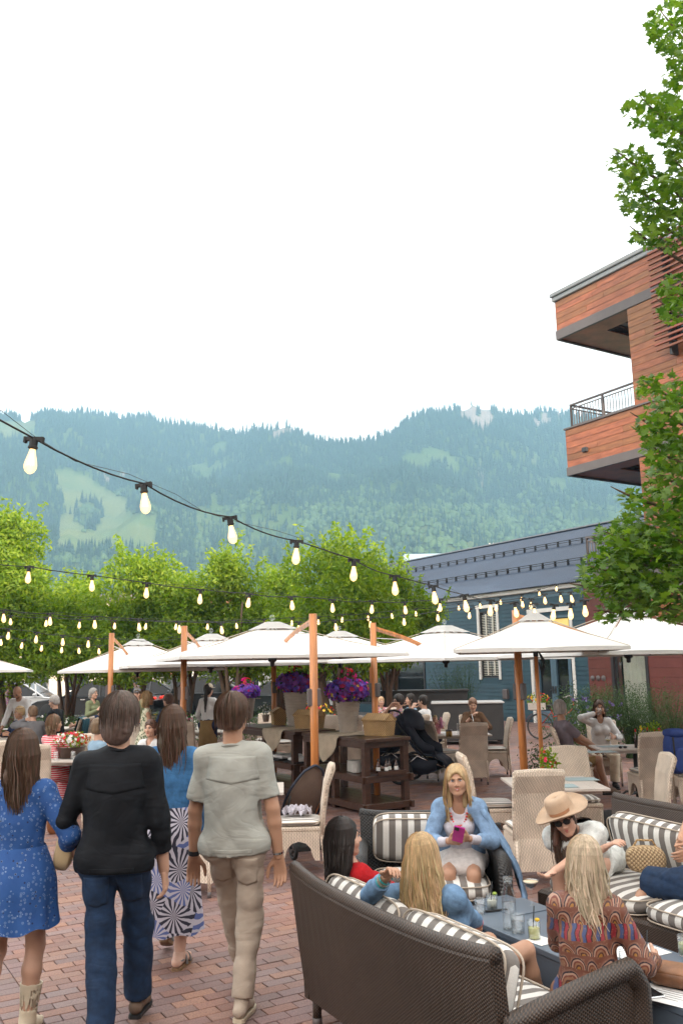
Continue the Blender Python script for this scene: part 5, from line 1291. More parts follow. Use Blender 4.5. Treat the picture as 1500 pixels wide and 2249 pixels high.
# ------------------------------------------------------------------ red bicycle
bkx, bky = xat(1235, 23.2), 23.2
bi = thing('bicycle', 'red cruiser bicycle with flower crate on its rack by the shop door', 'bicycle', (bkx, bky, 0), R(-12))
m_bred = M('bicycle_red', (.42, .03, .02), .25, .05, bmp=0, coat=.4); m_wt = M('cream_tyre', (.05, .05, .05), .6, .1)
for sx in (-.56, .56): wheel(bi, (sx, 0, .34), .34, .045, 0, 24, tmat=m_wt)
f = MB(); f.tube([(-.56, 0, .34), (-.12, 0, .30)], .012, 6); f.tube([(-.56, 0, .34), (-.24, 0, .72)], .012, 6); f.tube([(-.12, 0, .30), (-.26, 0, .80)], .018, 8)
f.tube([(-.12, 0, .30), (.10, 0, .36), (.30, 0, .60), (.36, 0, .80)], .024, 8); f.tube([(-.22, 0, .58), (.12, 0, .62), (.34, 0, .84)], .018, 8); f.tube([(.35, 0, .74), (.30, 0, 1.0)], .02, 8); f.build('frame', m_bred, bi, True)
f = MB()
for sy in (-1, 1): f.tube([(.36, sy * .05, .76), (.44, sy * .05, .55), (.56, sy * .05, .34)], .011, 6)
f.build('fork', m_bred, bi, True)
for sx in (-1, 1):
    g_ = MB(); rows_ = [[(sx * .56 + .375 * math.cos(R(a)), y_, .34 + .375 * math.sin(R(a))) for a in range(20 if sx < 0 else 10, 190 if sx < 0 else 150, 12)] for y_ in (-.035, 0, .035)]
    hull(bi, rows_, 'mudguard', m_bred, .004)
MB().tube([(.30, 0, 1.0), (.30, .06, 1.08), (.22, .26, 1.12), (.06, .30, 1.08)], .011, 6).tube([(.30, 0, 1.0), (.30, -.06, 1.08), (.22, -.26, 1.12), (.06, -.30, 1.08)], .011, 6).build('handlebar', m_chrome, bi, True)
pillow(.26, .18, .07).build('saddle', m_black, bi, True, (-.28, 0, .86)); MB().tube([(-.12, -.1, .3), (-.12, .1, .3)], .02, 8).tube([(-.12, .1, .3), (0, .1, .2)], .01, 6).build('crank', m_chrome, bi, True)
MB().box((-.62, 0, .76), (.36, .26, .02)).tube([(-.62, .08, .75), (-.56, .06, .34)], .008, 5).build('rack', m_chrome, bi)
cr_ = thing('flower_crate', 'wooden crate of flowers strapped to the red bicycle', 'crate', (bkx - .62 * math.cos(R(-12)), bky - .62 * math.sin(R(-12)), .77), R(-12))
for z in (.03, .09, .15):
    for sy in (-1, 1): MB().box((0, sy * .16, z), (.44, .012, .05)).build('slat', m_top, cr_)
    for sx in (-1, 1): MB().box((sx * .22, 0, z), (.012, .31, .05)).build('slat', m_top, cr_)
P = crown_points([((0, 0, .26), (.26, .2, .16)), ((.22, 0, .2), (.16, .16, .14))], 4000); V, F = leaf_quads(P, .07, 0, .6); link('leaves', mesh_np('leaves', V, F, [m_leafg]), cr_); blooms(cr_, (.05, 0, .27), (.28, .22, .17), 26, [(m_redp, .6), (m_yel, .4)], size=.04)
# ------------------------------------------------------------------ table flowers
def tabletop_flowers(px, Y, z, label, r, leafm, cols, potm=m_china, ph=.11, pr=.06, n=4200, size=.028, hh=.12, nf=40):
    root = thing('potted_flowers', label, 'potted plant', (xat(px, Y), Y, z))
    MB().lathe([(.001, 0), (pr * .75, 0), (pr, ph), (pr * 1.1, ph + .01), (pr * .9, ph), (.001, ph - .01)], n=18, cap=False).build('pot', potm, root, True)
    P = crown_points([((0, 0, ph + hh * .75), (r, r, hh)), ((r * .3, 0, ph + hh * 1.1), (r * .5, r * .5, hh * .8))], n); V, F = leaf_quads(P, .05, -.2, .6, .5)
    o = link('leaves', mesh_np('leaves', V, F, [leafm]), root); o['kind'] = 'stuff'; blooms(root, (0, 0, ph + hh * .9), (r, r, hh * 1.05), nf, cols, size=size)
tabletop_flowers(1199, 9.5, .742, 'small geranium with red buds in a cream pot on the empty table', .095, m_leafg, [(m_redp, 1)], ph=.10, pr=.062, n=14000, size=.022, hh=.11, nf=10)
tabletop_flowers(158, 12.9, .742, 'wide tub of red and white geraniums on the left table', .25, m_leafg, [(m_redp, .6), (m_whitep, .4)], m_darkwood, .15, .2, 6000, .028, .11, 150)
tabletop_flowers(1428, 12.8, .742, 'green herb pots with orange flowers at the end of the couple\'s table', .17, m_leafg, [(m_redp, .6), (m_yel, .4)], ph=.10, pr=.1, n=7000, hh=.13, nf=14)
tabletop_flowers(405, 17.7, .742, 'small mixed posy on the long table left of the waitress', .16, m_leafd, [(m_whitep, .5), (m_pink, .5)], n=5000, nf=40)
tabletop_flowers(650, 18.9, .742, 'white posy on the table behind the pots', .2, m_leafd, [(m_whitep, .6), (m_redp, .4)], n=4000, nf=50)
tabletop_flowers(845, 18.8, .742, 'white roses on the table of the group eating', .17, m_leafd, [(m_whitep, .8), (m_pink, .2)], n=4000, nf=40, size=.035)
tabletop_flowers(700, 19.9, .3, 'tub of orange and red flowers between the pots', .45, m_leafd, [(m_redp, .7), (m_yel, .3)], m_clay, .3, .2, 2500, .04, .3, 120)
# ------------------------------------------------------------------ cars in the street
m_cglass = M('car_glass', (.012, .015, .018), .08, .1, 1, 0, spec=.35); m_tyre = M('tyre', (.02, .02, .02), .8, .1)
def car(px, Y, col, label, face=1, L=4.8, H=1.62, W=1.9, coupe=0.0, rz=0.0, cladding=False):
    root = thing('parked_car', label, 'car', (xat(px, Y), Y, .01), rz if face > 0 else rz + math.pi, 'cars parked along the street')
    paint = M('car_paint', col, .28, .02, 1, 0, metal=.1, coat=.35); l = L / 2; b0 = .36; bt = H * .60
    low = [(-l, .42), (-l + .02, bt - .18), (-l + .12, bt - .02), (-l + .5, bt + .02), (l - 1.5, bt + .0), (l - .35, bt - .14), (l - .05, bt - .32), (l, .50), (l - .1, .26)]
    wy = [-l + .95, l - .95]
    for wx in reversed(wy):
        low += [(wx + .42, .24)] + [(wx + .40 * math.cos(R(a)), .36 + .38 * math.sin(R(a))) for a in (10, 45, 90, 135, 170)] + [(wx - .42, .24)]
    low += [(-l + .12, .26)]
    hw = W / 2; n = len(low); vs = []
    for (yy, k) in ((-hw + .06, 0), (-hw, 1), (hw, 1), (hw - .06, 0)):
        for (x, z) in low: vs.append((x * (1 if k else .985), yy, z if z < bt - .25 or k == 0 else z - .04))
    fs = [tuple(range(n)), tuple(reversed(range(3 * n, 4 * n)))]
    for j in range(3):
        for i in range(n): fs.append((j * n + (i + 1) % n, j * n + i, (j + 1) * n + i, (j + 1) * n + (i + 1) % n))
    body = MB().add(vs, fs).build('body', paint, root)
    rb = -l + .25 + .15 * coupe; rf = l - 1.75
    g = [(rb, bt - .03), (rb + .35 + .55 * coupe, H - .06), (rb + 1.0 + .5 * coupe, H), (rf - 1.0, H - .01), (rf - .65, H - .05), (rf + .35, bt - .02)]
    def cabin(pts, w0, w1, name, mat, dz=0, parent=root):
        vs = []; m_ = len(pts)
        for s in (-1, 1):
            for (x, z) in pts: f = (z - bt) / (H - bt); vs.append((x, s * (w0 + (w1 - w0) * max(0, f)), z + dz))
        return MB().add(vs, [tuple(range(m_)), tuple(reversed(range(m_, 2 * m_)))] + [((i + 1) % m_, i, m_ + i, m_ + (i + 1) % m_) for i in range(m_)]).build(name, mat, parent)
    cabin(g, hw - .07, hw - .26, 'windows', m_cglass)
    roof = [g[1], g[2], g[3], g[4]]; rf_ = [(x, z + .015) for x, z in roof] + [(x, z - .05) for x, z in reversed(roof)]
    cabin(rf_, hw - .07, hw - .245, 'roof', paint)
    for (a, b_) in ((g[0], g[1]), (g[5], g[4]), ((-.35, bt), (-.30, H - .02)), ((.75, bt), (.62, H - .02))):
        for s in (-1, 1):
            f = lambda z: s * (hw - .07 + (-.185) * max(0, (z - bt) / (H - bt))) + s * .012
            MB().tube([(a[0], f(a[1]), a[1]), (b_[0], f(b_[1]), b_[1])], .04, 4).build('pillar', paint, root)
    for s in (-1, 1):
        for wx in wy:
            w_ = MB(); prf = [(.001, -.02), (.22, -.02), (.235, .0), (.345, .01), (.365, -.03), (.365, -.18), (.345, -.21), (.001, -.21)]
            lt_ = MB().lathe(prf, n=24, cap=False); mt = Matrix.Rotation(-s * math.pi / 2, 3, 'X') @ Matrix.Identity(3)
            w_.add([tuple(Matrix.Rotation(s * math.pi / 2, 3, 'X') @ Vector(v)) for v in lt_.v], lt_.f)
            wo = w_.build('wheel', m_tyre, root, True, (wx, s * (hw - .015), .365))
            rm = MB()
            for k in range(10): a = k * math.pi / 5; rm.tube([(.03 * math.cos(a), -s * .0, .03 * math.sin(a)), (.225 * math.cos(a), -s * -.005, .225 * math.sin(a))], .014, 4)
            rm.tube([(.235 * math.cos(a), -s * -.004, .235 * math.sin(a)) for a in np.linspace(0, 2 * math.pi, 25)], .012, 5, False); rm.build('rim', m_chrome, wo, False, (0, s * .022, 0))
    for s in (-1, 1):
        MB().ball((l - .16, s * (hw - .28), bt - .30), (.12, .22, .07), 8, 5).build('headlight', M('headlamp', (.5, .5, .52), .1, .02, bmp=0), root, True)
        MB().box((-l + .04, s * (hw - .22), bt - .12), (.10, .34, .10), 0, None, .02).build('tail_light', M('tail_lamp', (.45, .01, .01), .2, .02, bmp=0, emit=(1, .05, .03, .5)), root)
        MB().ball((l - 1.75, s * (hw + .08), bt + .07), (.07, .11, .07), 8, 5).build('mirror', paint, root, True)
        for x in (-.30, .68): MB().box((x - .35, s * (hw + .004), bt - .12), (.2, .015, .03)).build('door_handle', m_chrome, root)
    MB().box((l - .01, 0, .52), (.05, 1.1, .18)).build('grille', m_black, root)
    return root
car(55, 39.5, (.62, .62, .62), 'white estate car parked at the left behind the waiter', 1, 4.9, 1.6)
car(212, 37.2, (.010, .011, .013), 'black coupe-roofed car parked behind the white haired diner', -1, 5.2, 1.62, coupe=1)
car(352, 40.5, (.035, .038, .045), 'dark grey car showing its front wheel behind the tree stems', 1, 4.6, 1.6)
car(420, 44.5, (.45, .45, .46), 'silver car in the far lane behind the dark grey one', 1, 4.7, 1.7)
car(487, 38.3, (.012, .014, .018), 'black SUV with a red tail light left of the petunia pot', 1, 4.7, 1.68)
car(590, 38.0, (.03, .04, .042), 'dark green-grey car behind the leftmost petunia pot', -1, 4.8, 1.45)
car(710, 42.0, (.58, .58, .58), 'white car glimpsed between the bare tree stems', 1, 4.8, 1.6)
car(-60, 46, (.10, .12, .14), 'blue-grey car beyond the white estate car', 1, 4.8, 1.6)
# garden lantern
gl_ = thing('garden_loudspeaker', 'small black garden loudspeaker on a stake in the rose bed', 'loudspeaker', (xat(406, 23), 23, 0))
MB().tube([(0, 0, 0), (0, 0, .95)], .02, 6).build('stake', m_black, gl_); MB().box((0, 0, 1.1), (.26, .18, .42), 0, None, .03).build('body', m_black, gl_); MB().box((0, -.092, 1.1), (.2, .01, .34)).build('grille', m_iron, gl_)
# ------------------------------------------------------------------ small things on the tables
m_gl = glass('drinking_glass', (.97, .98, .98), .01, 1.25); m_lime = M('lime_drink', (.55, .58, .32), .2, .1, bmp=0); m_limes = M('lime_wedge', (.30, .42, .06), .4, .2)
LZ = .4185
def lpt(px, py): p = gp(px, py, LZ); return p
def tumbler(px, py, label, r=.036, h=.095, drink=None, straw=False, garnish=None, ice=False, p=None):
    p = p or lpt(px, py); root = thing('drinking_glass', label, 'glass', tuple(p))
    MB().lathe([(.001, .006), (r * .86, .006), (r * .97, h), (r, h), (r * .92, 0), (.001, 0)], n=22, cap=False).build('tumbler', m_gl, root, True)
    if drink: MB().lathe([(.001, .008), (r * .84, .008), (r * .9, h * .62), (.001, h * .62)], n=18, cap=False).build('drink', drink, root, True)
    if garnish: MB().ball((r * .5, -r * .2, h + .005), (.016, .016, .010), 8, 5).build('garnish', garnish, root, True); MB().tube([(r * .3, 0, h * .5), (r * .5, -r * .2, h)], .002, 4).build('stem', m_leafg, root)
    if straw: MB().tube([(-.01, 0, .012), (r * .2, .004, h + .075)], .0032, 6).build('straw', m_black, root, True)
    return root
tumbler(1081, 1998, 'cocktail glass with lime wheel and black straw left of the carafe', .037, .09, M('cloudy_drink', (.66, .68, .58), .2, .05, bmp=0), True, m_limes)
tumbler(1055, 2008, 'empty glass on the table end beside the denim sleeve', .034, .09)
tumbler(1138, 2050, 'half full water glass in front of the carafe', .041, .10, glass('water', (.95, .98, 1), 0, 1.33))
tumbler(1174, 2064, 'cocktail with a yellow flower and straw beside the paisley blouse', .037, .10, M('lemon_drink', (.62, .62, .22), .2, .1, bmp=0), True, m_yel)
tumbler(1425, 2142, 'nearly empty cocktail glass with straw behind the phone', .047, .13, m_lime, True)
tumbler(1378, 2140, 'pale drink glass half hidden by the sofa arm', .036, .10, M('milky_drink', (.62, .62, .58), .2, .05, bmp=0))
tumbler(1505, 2100, 'green drink glass cut off at the right edge', .036, .10, m_lime)
cf = thing('water_carafe', 'tall glass water carafe with stopper on the blue grey table', 'carafe', tuple(lpt(1120, 2042)))
MB().lathe([(.001, .006), (.038, .006), (.0385, .20), (.026, .235), (.024, .26), (.027, .262), (.027, .258), (.028, .235), (.042, .20), (.042, 0), (.001, 0)], n=24, cap=False).build('body', m_gl, cf, True)
MB().lathe([(.001, .008), (.036, .008), (.0365, .15), (.001, .15)], n=20, cap=False).build('water', glass('water', (.95, .98, 1), 0, 1.33), cf, True)
MB().lathe([(.022, .25), (.022, .268), (.030, .270), (.030, .292), (.001, .295)], n=18, cap=False).build('stopper', m_crystal, cf, True)
def flat(name, px, py, w_, d_, rz, label, cat, mat, z=LZ, t=.0015):
    p = gp(px, py, z); root = thing(name, label, cat, (p.x, p.y, z + .0005), rz); MB().box((0, 0, t / 2), (w_, d_, t)).build('sheet', mat, root); return root
m_printed = M('printed_menu', (.75, .75, .74), .7, .02)
def menu_lines(root, w_, d_, rows_=5):
    for i in range(rows_):
        MB().box((random.uniform(-.01, .01), d_ * (.32 - i * .13), .0022), (w_ * random.uniform(.35, .6), .004, .0006)).build('print_line', m_bronze, root)
a = flat('menu_sheet', 1398, 2092, .30, .21, .45, 'white menu sheet lying right of the paisley blouse', 'menu', m_printed); menu_lines(a, .3, .21)
a = flat('menu_sheet', 1470, 2190, .28, .20, -.75, 'white menu sheet under the brown clutch', 'menu', m_printed); menu_lines(a, .28, .2)
flat('paper_napkin', 1188, 2068, .13, .13, .6, 'white paper napkin under the paisley sleeve', 'napkin', m_paper)
pm = flat('placemat', 1120, 1990, .42, .28, -R(62), 'dark slate blue placemat at the far end of the table', 'placemat', m_steelgrey, t=.004)
dk = flat('dark_menu', 1088, 2003, .16, .02, .25, 'black pen lying beside the lime cocktail', 'pen', m_black, t=.01)
ph = thing('smartphone', 'smartphone lying face up near the straw glass', 'phone', tuple(gp(1424, 2182, LZ)), .25)
MB().box((0, 0, .005), (.078, .155, .009), 0, None, .003).build('case', m_chrome, ph); MB().box((0, 0, .0105), (.071, .148, .0015)).build('screen', m_cglass, ph)
cl_ = thing('leather_clutch', 'folded tan leather clutch on the right end of the blue table', 'clutch bag', tuple(gp(1500, 2168, LZ)), -.6)
pillow(.29, .17, .07, bulge=.15).build('bag', M('tan_leather', (.17, .075, .035), .5, .3, 12, .5), cl_, True, (0, 0, .04)); pillow(.28, .11, .025).build('flap', M('tan_leather_flap', (.22, .10, .045), .5, .3, 12, .5), cl_, True, (0, -.02, .078), (R(14), 0, 0))
# couple's table and others
TZ = .7425
def wineglass(px, Y, label, red=False, z=TZ):
    root = thing('wine_glass', label, 'wine glass', (xat(px, Y), Y, z)); MB().lathe([(.035, .0), (.035, .003), (.004, .006), (.004, .10), (.028, .125), (.042, .16), (.036, .21), (.035, .21), (.040, .16), (.026, .128), (.001, .112)], n=20, cap=False).build('bowl', m_gl, root, True)
    if red: MB().lathe([(.001, .114), (.026, .13), (.036, .148), (.001, .148)], n=16, cap=False).build('wine', M('white_wine', (.5, .4, .15), .1, .05, bmp=0), root, True)
wineglass(1362, 12.7, 'right hand wine glass on the couple\'s table'); wineglass(1334, 12.5, 'left hand wine glass in front of the woman in white', True)
for k, (px_, py_) in enumerate(((1345, 1640), (1320, 1652))):
    p = gp(px_, py_, TZ); a = flat('placemat', px_, py_, .40, .28, .1, ['pale blue mat in front of the woman drinking water', 'pale blue mat at the left end of the couple\'s table'][k], 'placemat', M('blue_mat', (.33, .42, .44), .7, .05), z=TZ)
flat('placemat', 1275, 1712, .34, .26, 0, 'pale blue mat on the right half of the empty table', 'placemat', M('blue_mat', (.33, .42, .44), .7, .05), z=TZ)
flat('placemat', 1228, 1727, .34, .26, 0, 'pale blue mat on the near edge of the empty table', 'placemat', M('blue_mat', (.33, .42, .44), .7, .05), z=TZ + .002)
sgl = thing('sunglasses', 'folded sunglasses on the couple\'s table', 'sunglasses', tuple(gp(1368, 1645, TZ)))
for sx in (-.033, .033): MB().ball((sx, 0, .02), (.028, .006, .02), 8, 5).build('lens', m_black, sgl, True)
MB().tube([(-.06, 0, .03), (.06, 0, .03)], .003, 5).tube([(.06, 0, .03), (-.03, .04, .01)], .003, 5).build('frame', m_black, sgl)
for k, (px_, rr, hh, mt_) in enumerate(((1413, .028, .26, M('cabernet_bottle', (.03, .012, .01), .1, .1, bmp=0, spec=.8)), (1421, .03, .28, M('green_bottle', (.02, .06, .02), .1, .1, bmp=0, spec=.8)))):
    b_ = thing('wine_bottle', ['dark bottle with red capsule beyond the couple\'s table', 'green bottle beside the herb pots'][k], 'bottle', (xat(px_, 12.8) - .12 * (1 - k), 12.8, TZ)); MB().lathe([(.001, 0), (rr, 0), (rr, hh * .6), (rr * .38, hh * .8), (rr * .38, hh), (.001, hh)], n=14, cap=False).build('body', mt_, b_, True)
    MB().lathe([(rr * .4, hh * .85), (rr * .42, hh * 1.01), (.001, hh * 1.01)], n=10, cap=False).build('capsule', m_redp, b_, True)
for k, px_ in enumerate((982, 989)):
    s_ = thing('salt_mill', ['left spice jar on the baby\'s table', 'right spice jar on the baby\'s table'][k], 'spice jar', (xat(px_, 15.4), 15.4, TZ)); MB().lathe([(.001, 0), (.028, 0), (.028, .09), (.001, .09)], n=12, cap=False).build('jar', M('spice', (.28, .17, .04), .3, .1), s_, True); MB().lathe([(.001, .12), (.029, .12), (.029, .09)], n=12, cap=False).build('lid', m_bronze, s_, True)
flat('menu_sheet', 975, 1610, .24, .16, .2, 'white menu on the baby\'s table', 'menu', m_printed, z=TZ)
tumbler(0, 0, 'clear water bottle left of the hooded woman', .03, .2, p=Vector((xat(1007, 15.8), 15.8, TZ)))
for k, (px_, Y_, lab) in enumerate(((125, 12.6, 'tall water glass beside the geranium tub'), (163, 12.6, 'short glass on the table of the woman in stripes'), (28, 16.7, 'wine glass tumbler in front of the woman with sunglasses on her head'), (985 - 100, 18.6, 'water glass at the group eating'))): tumbler(0, 0, lab, .036, .12, p=Vector((xat(px_, Y_), Y_, TZ)))
flat('menu_sheet', 150, 1652, .3, .2, .3, 'white menu on the table of the woman in stripes', 'menu', m_printed, z=TZ); flat('menu_sheet', 8, 1602, .3, .2, .1, 'menu in front of the waiter\'s guests', 'menu', m_printed, z=TZ)
# textiles and bags
nk = thing('crumpled_napkin', 'crumpled pale napkin on the chair beside the taupe stroller', 'napkin', (xat(655, 8.95) - .02, 8.97, .505)); V_ = []; F_ = []; g_ = 16
for i in range(g_):
    for j in range(g_):
        x, y = (i / (g_ - 1) - .5) * .26, (j / (g_ - 1) - .5) * .2; V_.append((x + .02 * math.sin(j * 1.3), y + .02 * math.sin(i * 1.7), .05 + .045 * math.sin(i * 1.1 + j * .7) * math.cos(j * 1.5) + .035 * math.exp(-(x * x + y * y) * 60)))
F_ = [(i * g_ + j, i * g_ + j + 1, (i + 1) * g_ + j + 1, (i + 1) * g_ + j) for i in range(g_ - 1) for j in range(g_ - 1)]; o = MB().add(V_, F_).build('cloth', M('lilac_cloth', (.52, .50, .56), .8, .04), nk)
tc = thing('teal_throw', 'dark teal throw draped over a chair back behind the black-topped diner', 'throw', (xat(150, 18.8), 18.8, 0), R(90)); V_ = []
for i in range(13):
    for (y, z) in ((-.19, .55), (-.22, .8), (-.30, 1.03), (-.37, .97), (-.34, .75), (-.30, .45)): V_.append(((i / 12 - .5) * .5, y - .012 * math.sin(i * 1.3) - (.015 if y < -.3 else -.015), z + .01 * math.sin(i)))
MB().add(V_, [(i * 6 + k, i * 6 + k + 1, (i + 1) * 6 + k + 1, (i + 1) * 6 + k) for i in range(12) for k in range(5)]).build('cloth', M('teal_cloth', (.015, .09, .13), .8, .15, 6, .3), tc, True)
bp = thing('backpack', 'blue hiking backpack propped on the chair at the right', 'backpack', (xat(1478, 11.8), 11.75, .50), R(10)); m_bp = M('backpack_blue', (.02, .05, .22), .7, .2, 6, .3)
pillow(.30, .20, .50, bulge=.1).build('body', m_bp, bp, True, (0, 0, .27)); pillow(.22, .08, .26).build('pocket', m_bp, bp, True, (0, -.11, .18)); pillow(.27, .22, .10).build('top_flap', m_bp, bp, True, (0, 0, .52))
for sx in (-.1, .1): MB().tube([(sx, -.12, .48), (sx * 1.2, -.16, .3), (sx, -.12, .08)], .012, 5).build('strap', m_black, bp)
sb = thing('straw_bag', 'woven straw handbag lying on the striped sofa seat', 'handbag', tuple(gp(1420, 1912, .51)), -.2); pillow(.27, .11, .15, bulge=.25).build('bag', weave('straw', (.22, .14, .07), (.60, .44, .26), 70, 70, .8, .9), sb, True, (0, 0, .075)); MB().tube([(-.1, 0, .12), (-.05, 0, .2), (.05, 0, .2), (.1, 0, .12)], .008, 6).build('handle', m_basket, sb, True)
hb_ = thing('brown_handbag', 'brown leather tote on the bricks beside the woman in red stripes', 'handbag', (xat(138, 11.2), 11.2, 0), .3); pillow(.30, .14, .30, bulge=.1).build('bag', M('brown_leather', (.17, .06, .02), .45, .2, 6, .2), hb_, True, (0, 0, .15)); MB().tube([(-.1, 0, .28), (-.07, 0, .42), (.07, 0, .42), (.1, 0, .28)], .009, 6).build('handle', m_bark, hb_, True); pillow(.12, .05, .1).build('tissue', m_paper, hb_, True, (.03, -.0, .29))
bb2 = thing('black_bag', 'black bag on the ground beneath the potted plant table', 'bag', (xat(1182, 10.6), 10.6, 0)); pillow(.42, .26, .26, bulge=.3).build('bag', m_black, bb2, True, (0, 0, .13))
dc = thing('drain_cover', 'round iron drain cover set in the bricks behind the sofa', 'drain cover', tuple(gp(796, 1840))); MB().lathe([(.001, .004), (.12, .004), (.125, .001)], n=24, cap=False).build('lid', m_bronze, dc, True)
# ------------------------------------------------------------------ figures: signed distance bodies meshed by surface nets
def v3(*a): return np.array(a, float)
def rotm(yaw=0, pitch=0, roll=0):
    return np.array(Matrix.Rotation(R(yaw), 3, 'Z') @ Matrix.Rotation(R(pitch), 3, 'X') @ Matrix.Rotation(R(roll), 3, 'Y'))
class Field:
    def __init__(s, lo, hi, vx):
        s.vx = vx; s.lo = np.array(lo, float) - 3 * vx; n = np.ceil((np.array(hi) + 3 * vx - s.lo) / vx).astype(int) + 1
        s.ax = [s.lo[i] + vx * np.arange(n[i]) for i in range(3)]; s.F = np.full(n, .2, np.float32)
    def sub(s, lo, hi):
        a = np.clip(((np.array(lo) - s.lo) / s.vx).astype(int), 0, np.array(s.F.shape)); b = np.clip(((np.array(hi) - s.lo) / s.vx).astype(int) + 2, 0, np.array(s.F.shape))
        sl_ = tuple(slice(a[i], b[i]) for i in range(3))
        if min(b - a) <= 0: return None, None
        X, Y, Z = np.meshgrid(*[s.ax[i][sl_[i]].astype(np.float32) for i in range(3)], indexing='ij'); return sl_, (X, Y, Z)
    def union(s, sl_, d, k):
        f = s.F[sl_]; h = np.clip(.5 + .5 * (f - d) / k, 0, 1); s.F[sl_] = f * (1 - h) + d * h - k * h * (1 - h)
    def cut(s, sl_, d, k):
        f = s.F[sl_]; h = np.clip(.5 - .5 * (f + d) / k, 0, 1); s.F[sl_] = f * (1 - h) - d * h + k * h * (1 - h)
    def cap(s, a, b, ra, rb, k=.03, flat=None, cut=False, infl=0.0):
        a = np.array(a, float); b = np.array(b, float); ra += infl; rb += infl; m = max(ra, rb) + k + .03
        sl_, P = s.sub(np.minimum(a, b) - m, np.maximum(a, b) + m)
        if sl_ is None: return
        ba = b - a; L2 = float(ba @ ba) + 1e-9; q = [P[i] - np.float32(a[i]) for i in range(3)]
        t = np.clip((q[0] * ba[0] + q[1] * ba[1] + q[2] * ba[2]) / L2, 0, 1); q = [q[i] - t * ba[i] for i in range(3)]
        if flat is not None:
            nrm, fac = np.array(flat[0], float), flat[1]; nrm = nrm / np.linalg.norm(nrm); dt = q[0] * nrm[0] + q[1] * nrm[1] + q[2] * nrm[2]
            q = [q[i] + dt * nrm[i] * (fac - 1) for i in range(3)]
        d = np.sqrt(q[0] ** 2 + q[1] ** 2 + q[2] ** 2) - (ra + (rb - ra) * t)
        (s.cut if cut else s.union)(sl_, d.astype(np.float32), k)
    def ell(s, c, r, rot=None, k=.03, cut=False, infl=0.0):
        c = np.array(c, float); r = np.array(r, float) + infl; m = max(r) + k + .02; sl_, P = s.sub(c - m, c + m)
        if sl_ is None: return
        q = [P[i] - np.float32(c[i]) for i in range(3)]
        if rot is not None: q = [q[0] * rot[0, i] + q[1] * rot[1, i] + q[2] * rot[2, i] for i in range(3)]
        k0 = np.sqrt((q[0] / r[0]) ** 2 + (q[1] / r[1]) ** 2 + (q[2] / r[2]) ** 2); k1 = np.sqrt((q[0] / r[0] ** 2) ** 2 + (q[1] / r[1] ** 2) ** 2 + (q[2] / r[2] ** 2) ** 2) + 1e-6
        (s.cut if cut else s.union)(sl_, (k0 * (k0 - 1) / k1).astype(np.float32), k)
    def plane(s, p, n, k=.006):
        """keep the side the normal points away from"""
        n = np.array(n, float); n /= np.linalg.norm(n); X, Y, Z = np.meshgrid(*s.ax, indexing='ij'); d = (X - p[0]) * n[0] + (Y - p[1]) * n[1] + (Z - p[2]) * n[2]
        s.F = np.maximum(s.F, d.astype(np.float32))
    def wrinkle(s, amp, f=26, seed=0, st=(1, 1, .45)):
        r_ = np.random.default_rng(seed); X, Y, Z = np.meshgrid(*[a.astype(np.float32) for a in s.ax], indexing='ij'); W = 0
        for i in range(4):
            d = r_.normal(size=3) * np.array(st); d /= np.linalg.norm(d); e = r_.normal(size=3); e /= np.linalg.norm(e); ff = f * (1 + .55 * i)
            W = W + (1.1 - 2.2 * np.abs(np.sin(.5 * ff * (X * d[0] + Y * d[1] + Z * d[2]) + 1.6 * np.sin(ff * .33 * (X * e[0] + Y * e[1] + Z * e[2]) + r_.uniform(0, 6)) + r_.uniform(0, 6)))) / (1 + .5 * i)
        s.F = s.F + (amp * W * .45).astype(np.float32) * (np.abs(s.F) < .06)
    def mesh(s):
        F = s.F; F[0], F[-1], F[:, 0], F[:, -1], F[:, :, 0], F[:, :, -1] = .1, .1, .1, .1, .1, .1
        I = F < 0; c = [(i, j, k) for i in (0, 1) for j in (0, 1) for k in (0, 1)]; sh = tuple(n - 1 for n in F.shape)
        tot = sum(I[i:i + sh[0], j:j + sh[1], k:k + sh[2]].astype(np.int8) for i, j, k in c); idx = np.argwhere((tot > 0) & (tot < 8))
        if len(idx) == 0: return np.zeros((0, 3)), np.zeros((0, 4), int)
        V = np.stack([F[idx[:, 0] + i, idx[:, 1] + j, idx[:, 2] + k] for i, j, k in c], 1); acc = np.zeros((len(idx), 3)); n = np.zeros(len(idx)); C = np.array(c, float)
        for a in range(8):
            for b in range(a + 1, 8):
                if np.abs(C[a] - C[b]).sum() != 1: continue
                cr_ = (V[:, a] < 0) != (V[:, b] < 0); t = np.where(cr_, V[:, a] / (V[:, a] - V[:, b] + 1e-12), 0)
                acc += np.where(cr_[:, None], C[a] + (C[b] - C[a]) * t[:, None], 0); n += cr_
        P = s.lo + (idx + acc / n[:, None]) * s.vx; mp = np.full(sh, -1, np.int64); mp[tuple(idx.T)] = np.arange(len(idx)); Q = []
        for ax_ in range(3):
            o = [0, 0, 0]; o[ax_] = 1; A = I[tuple(slice(1, -1) if i != ax_ else slice(0, -1) for i in range(3))]; B_ = I[tuple(slice(1, -1) if i != ax_ else slice(1, None) for i in range(3))]
            e = np.argwhere(A != B_); 
            for q_ in range(3):
                if q_ != ax_: e[:, q_] += 1
            ins = I[tuple(e.T)]; u_, w_ = [(1, 2), (2, 0), (0, 1)][ax_]; d = []
            for (du, dw) in ((0, 0), (-1, 0), (-1, -1), (0, -1)):
                g = e.copy(); g[:, u_] += du; g[:, w_] += dw; d.append(mp[tuple(g.T)])
            q = np.stack(d, 1); q[~ins] = q[~ins][:, ::-1]; Q.append(q)
        Q = np.concatenate(Q); return P, Q[(Q >= 0).all(1)]
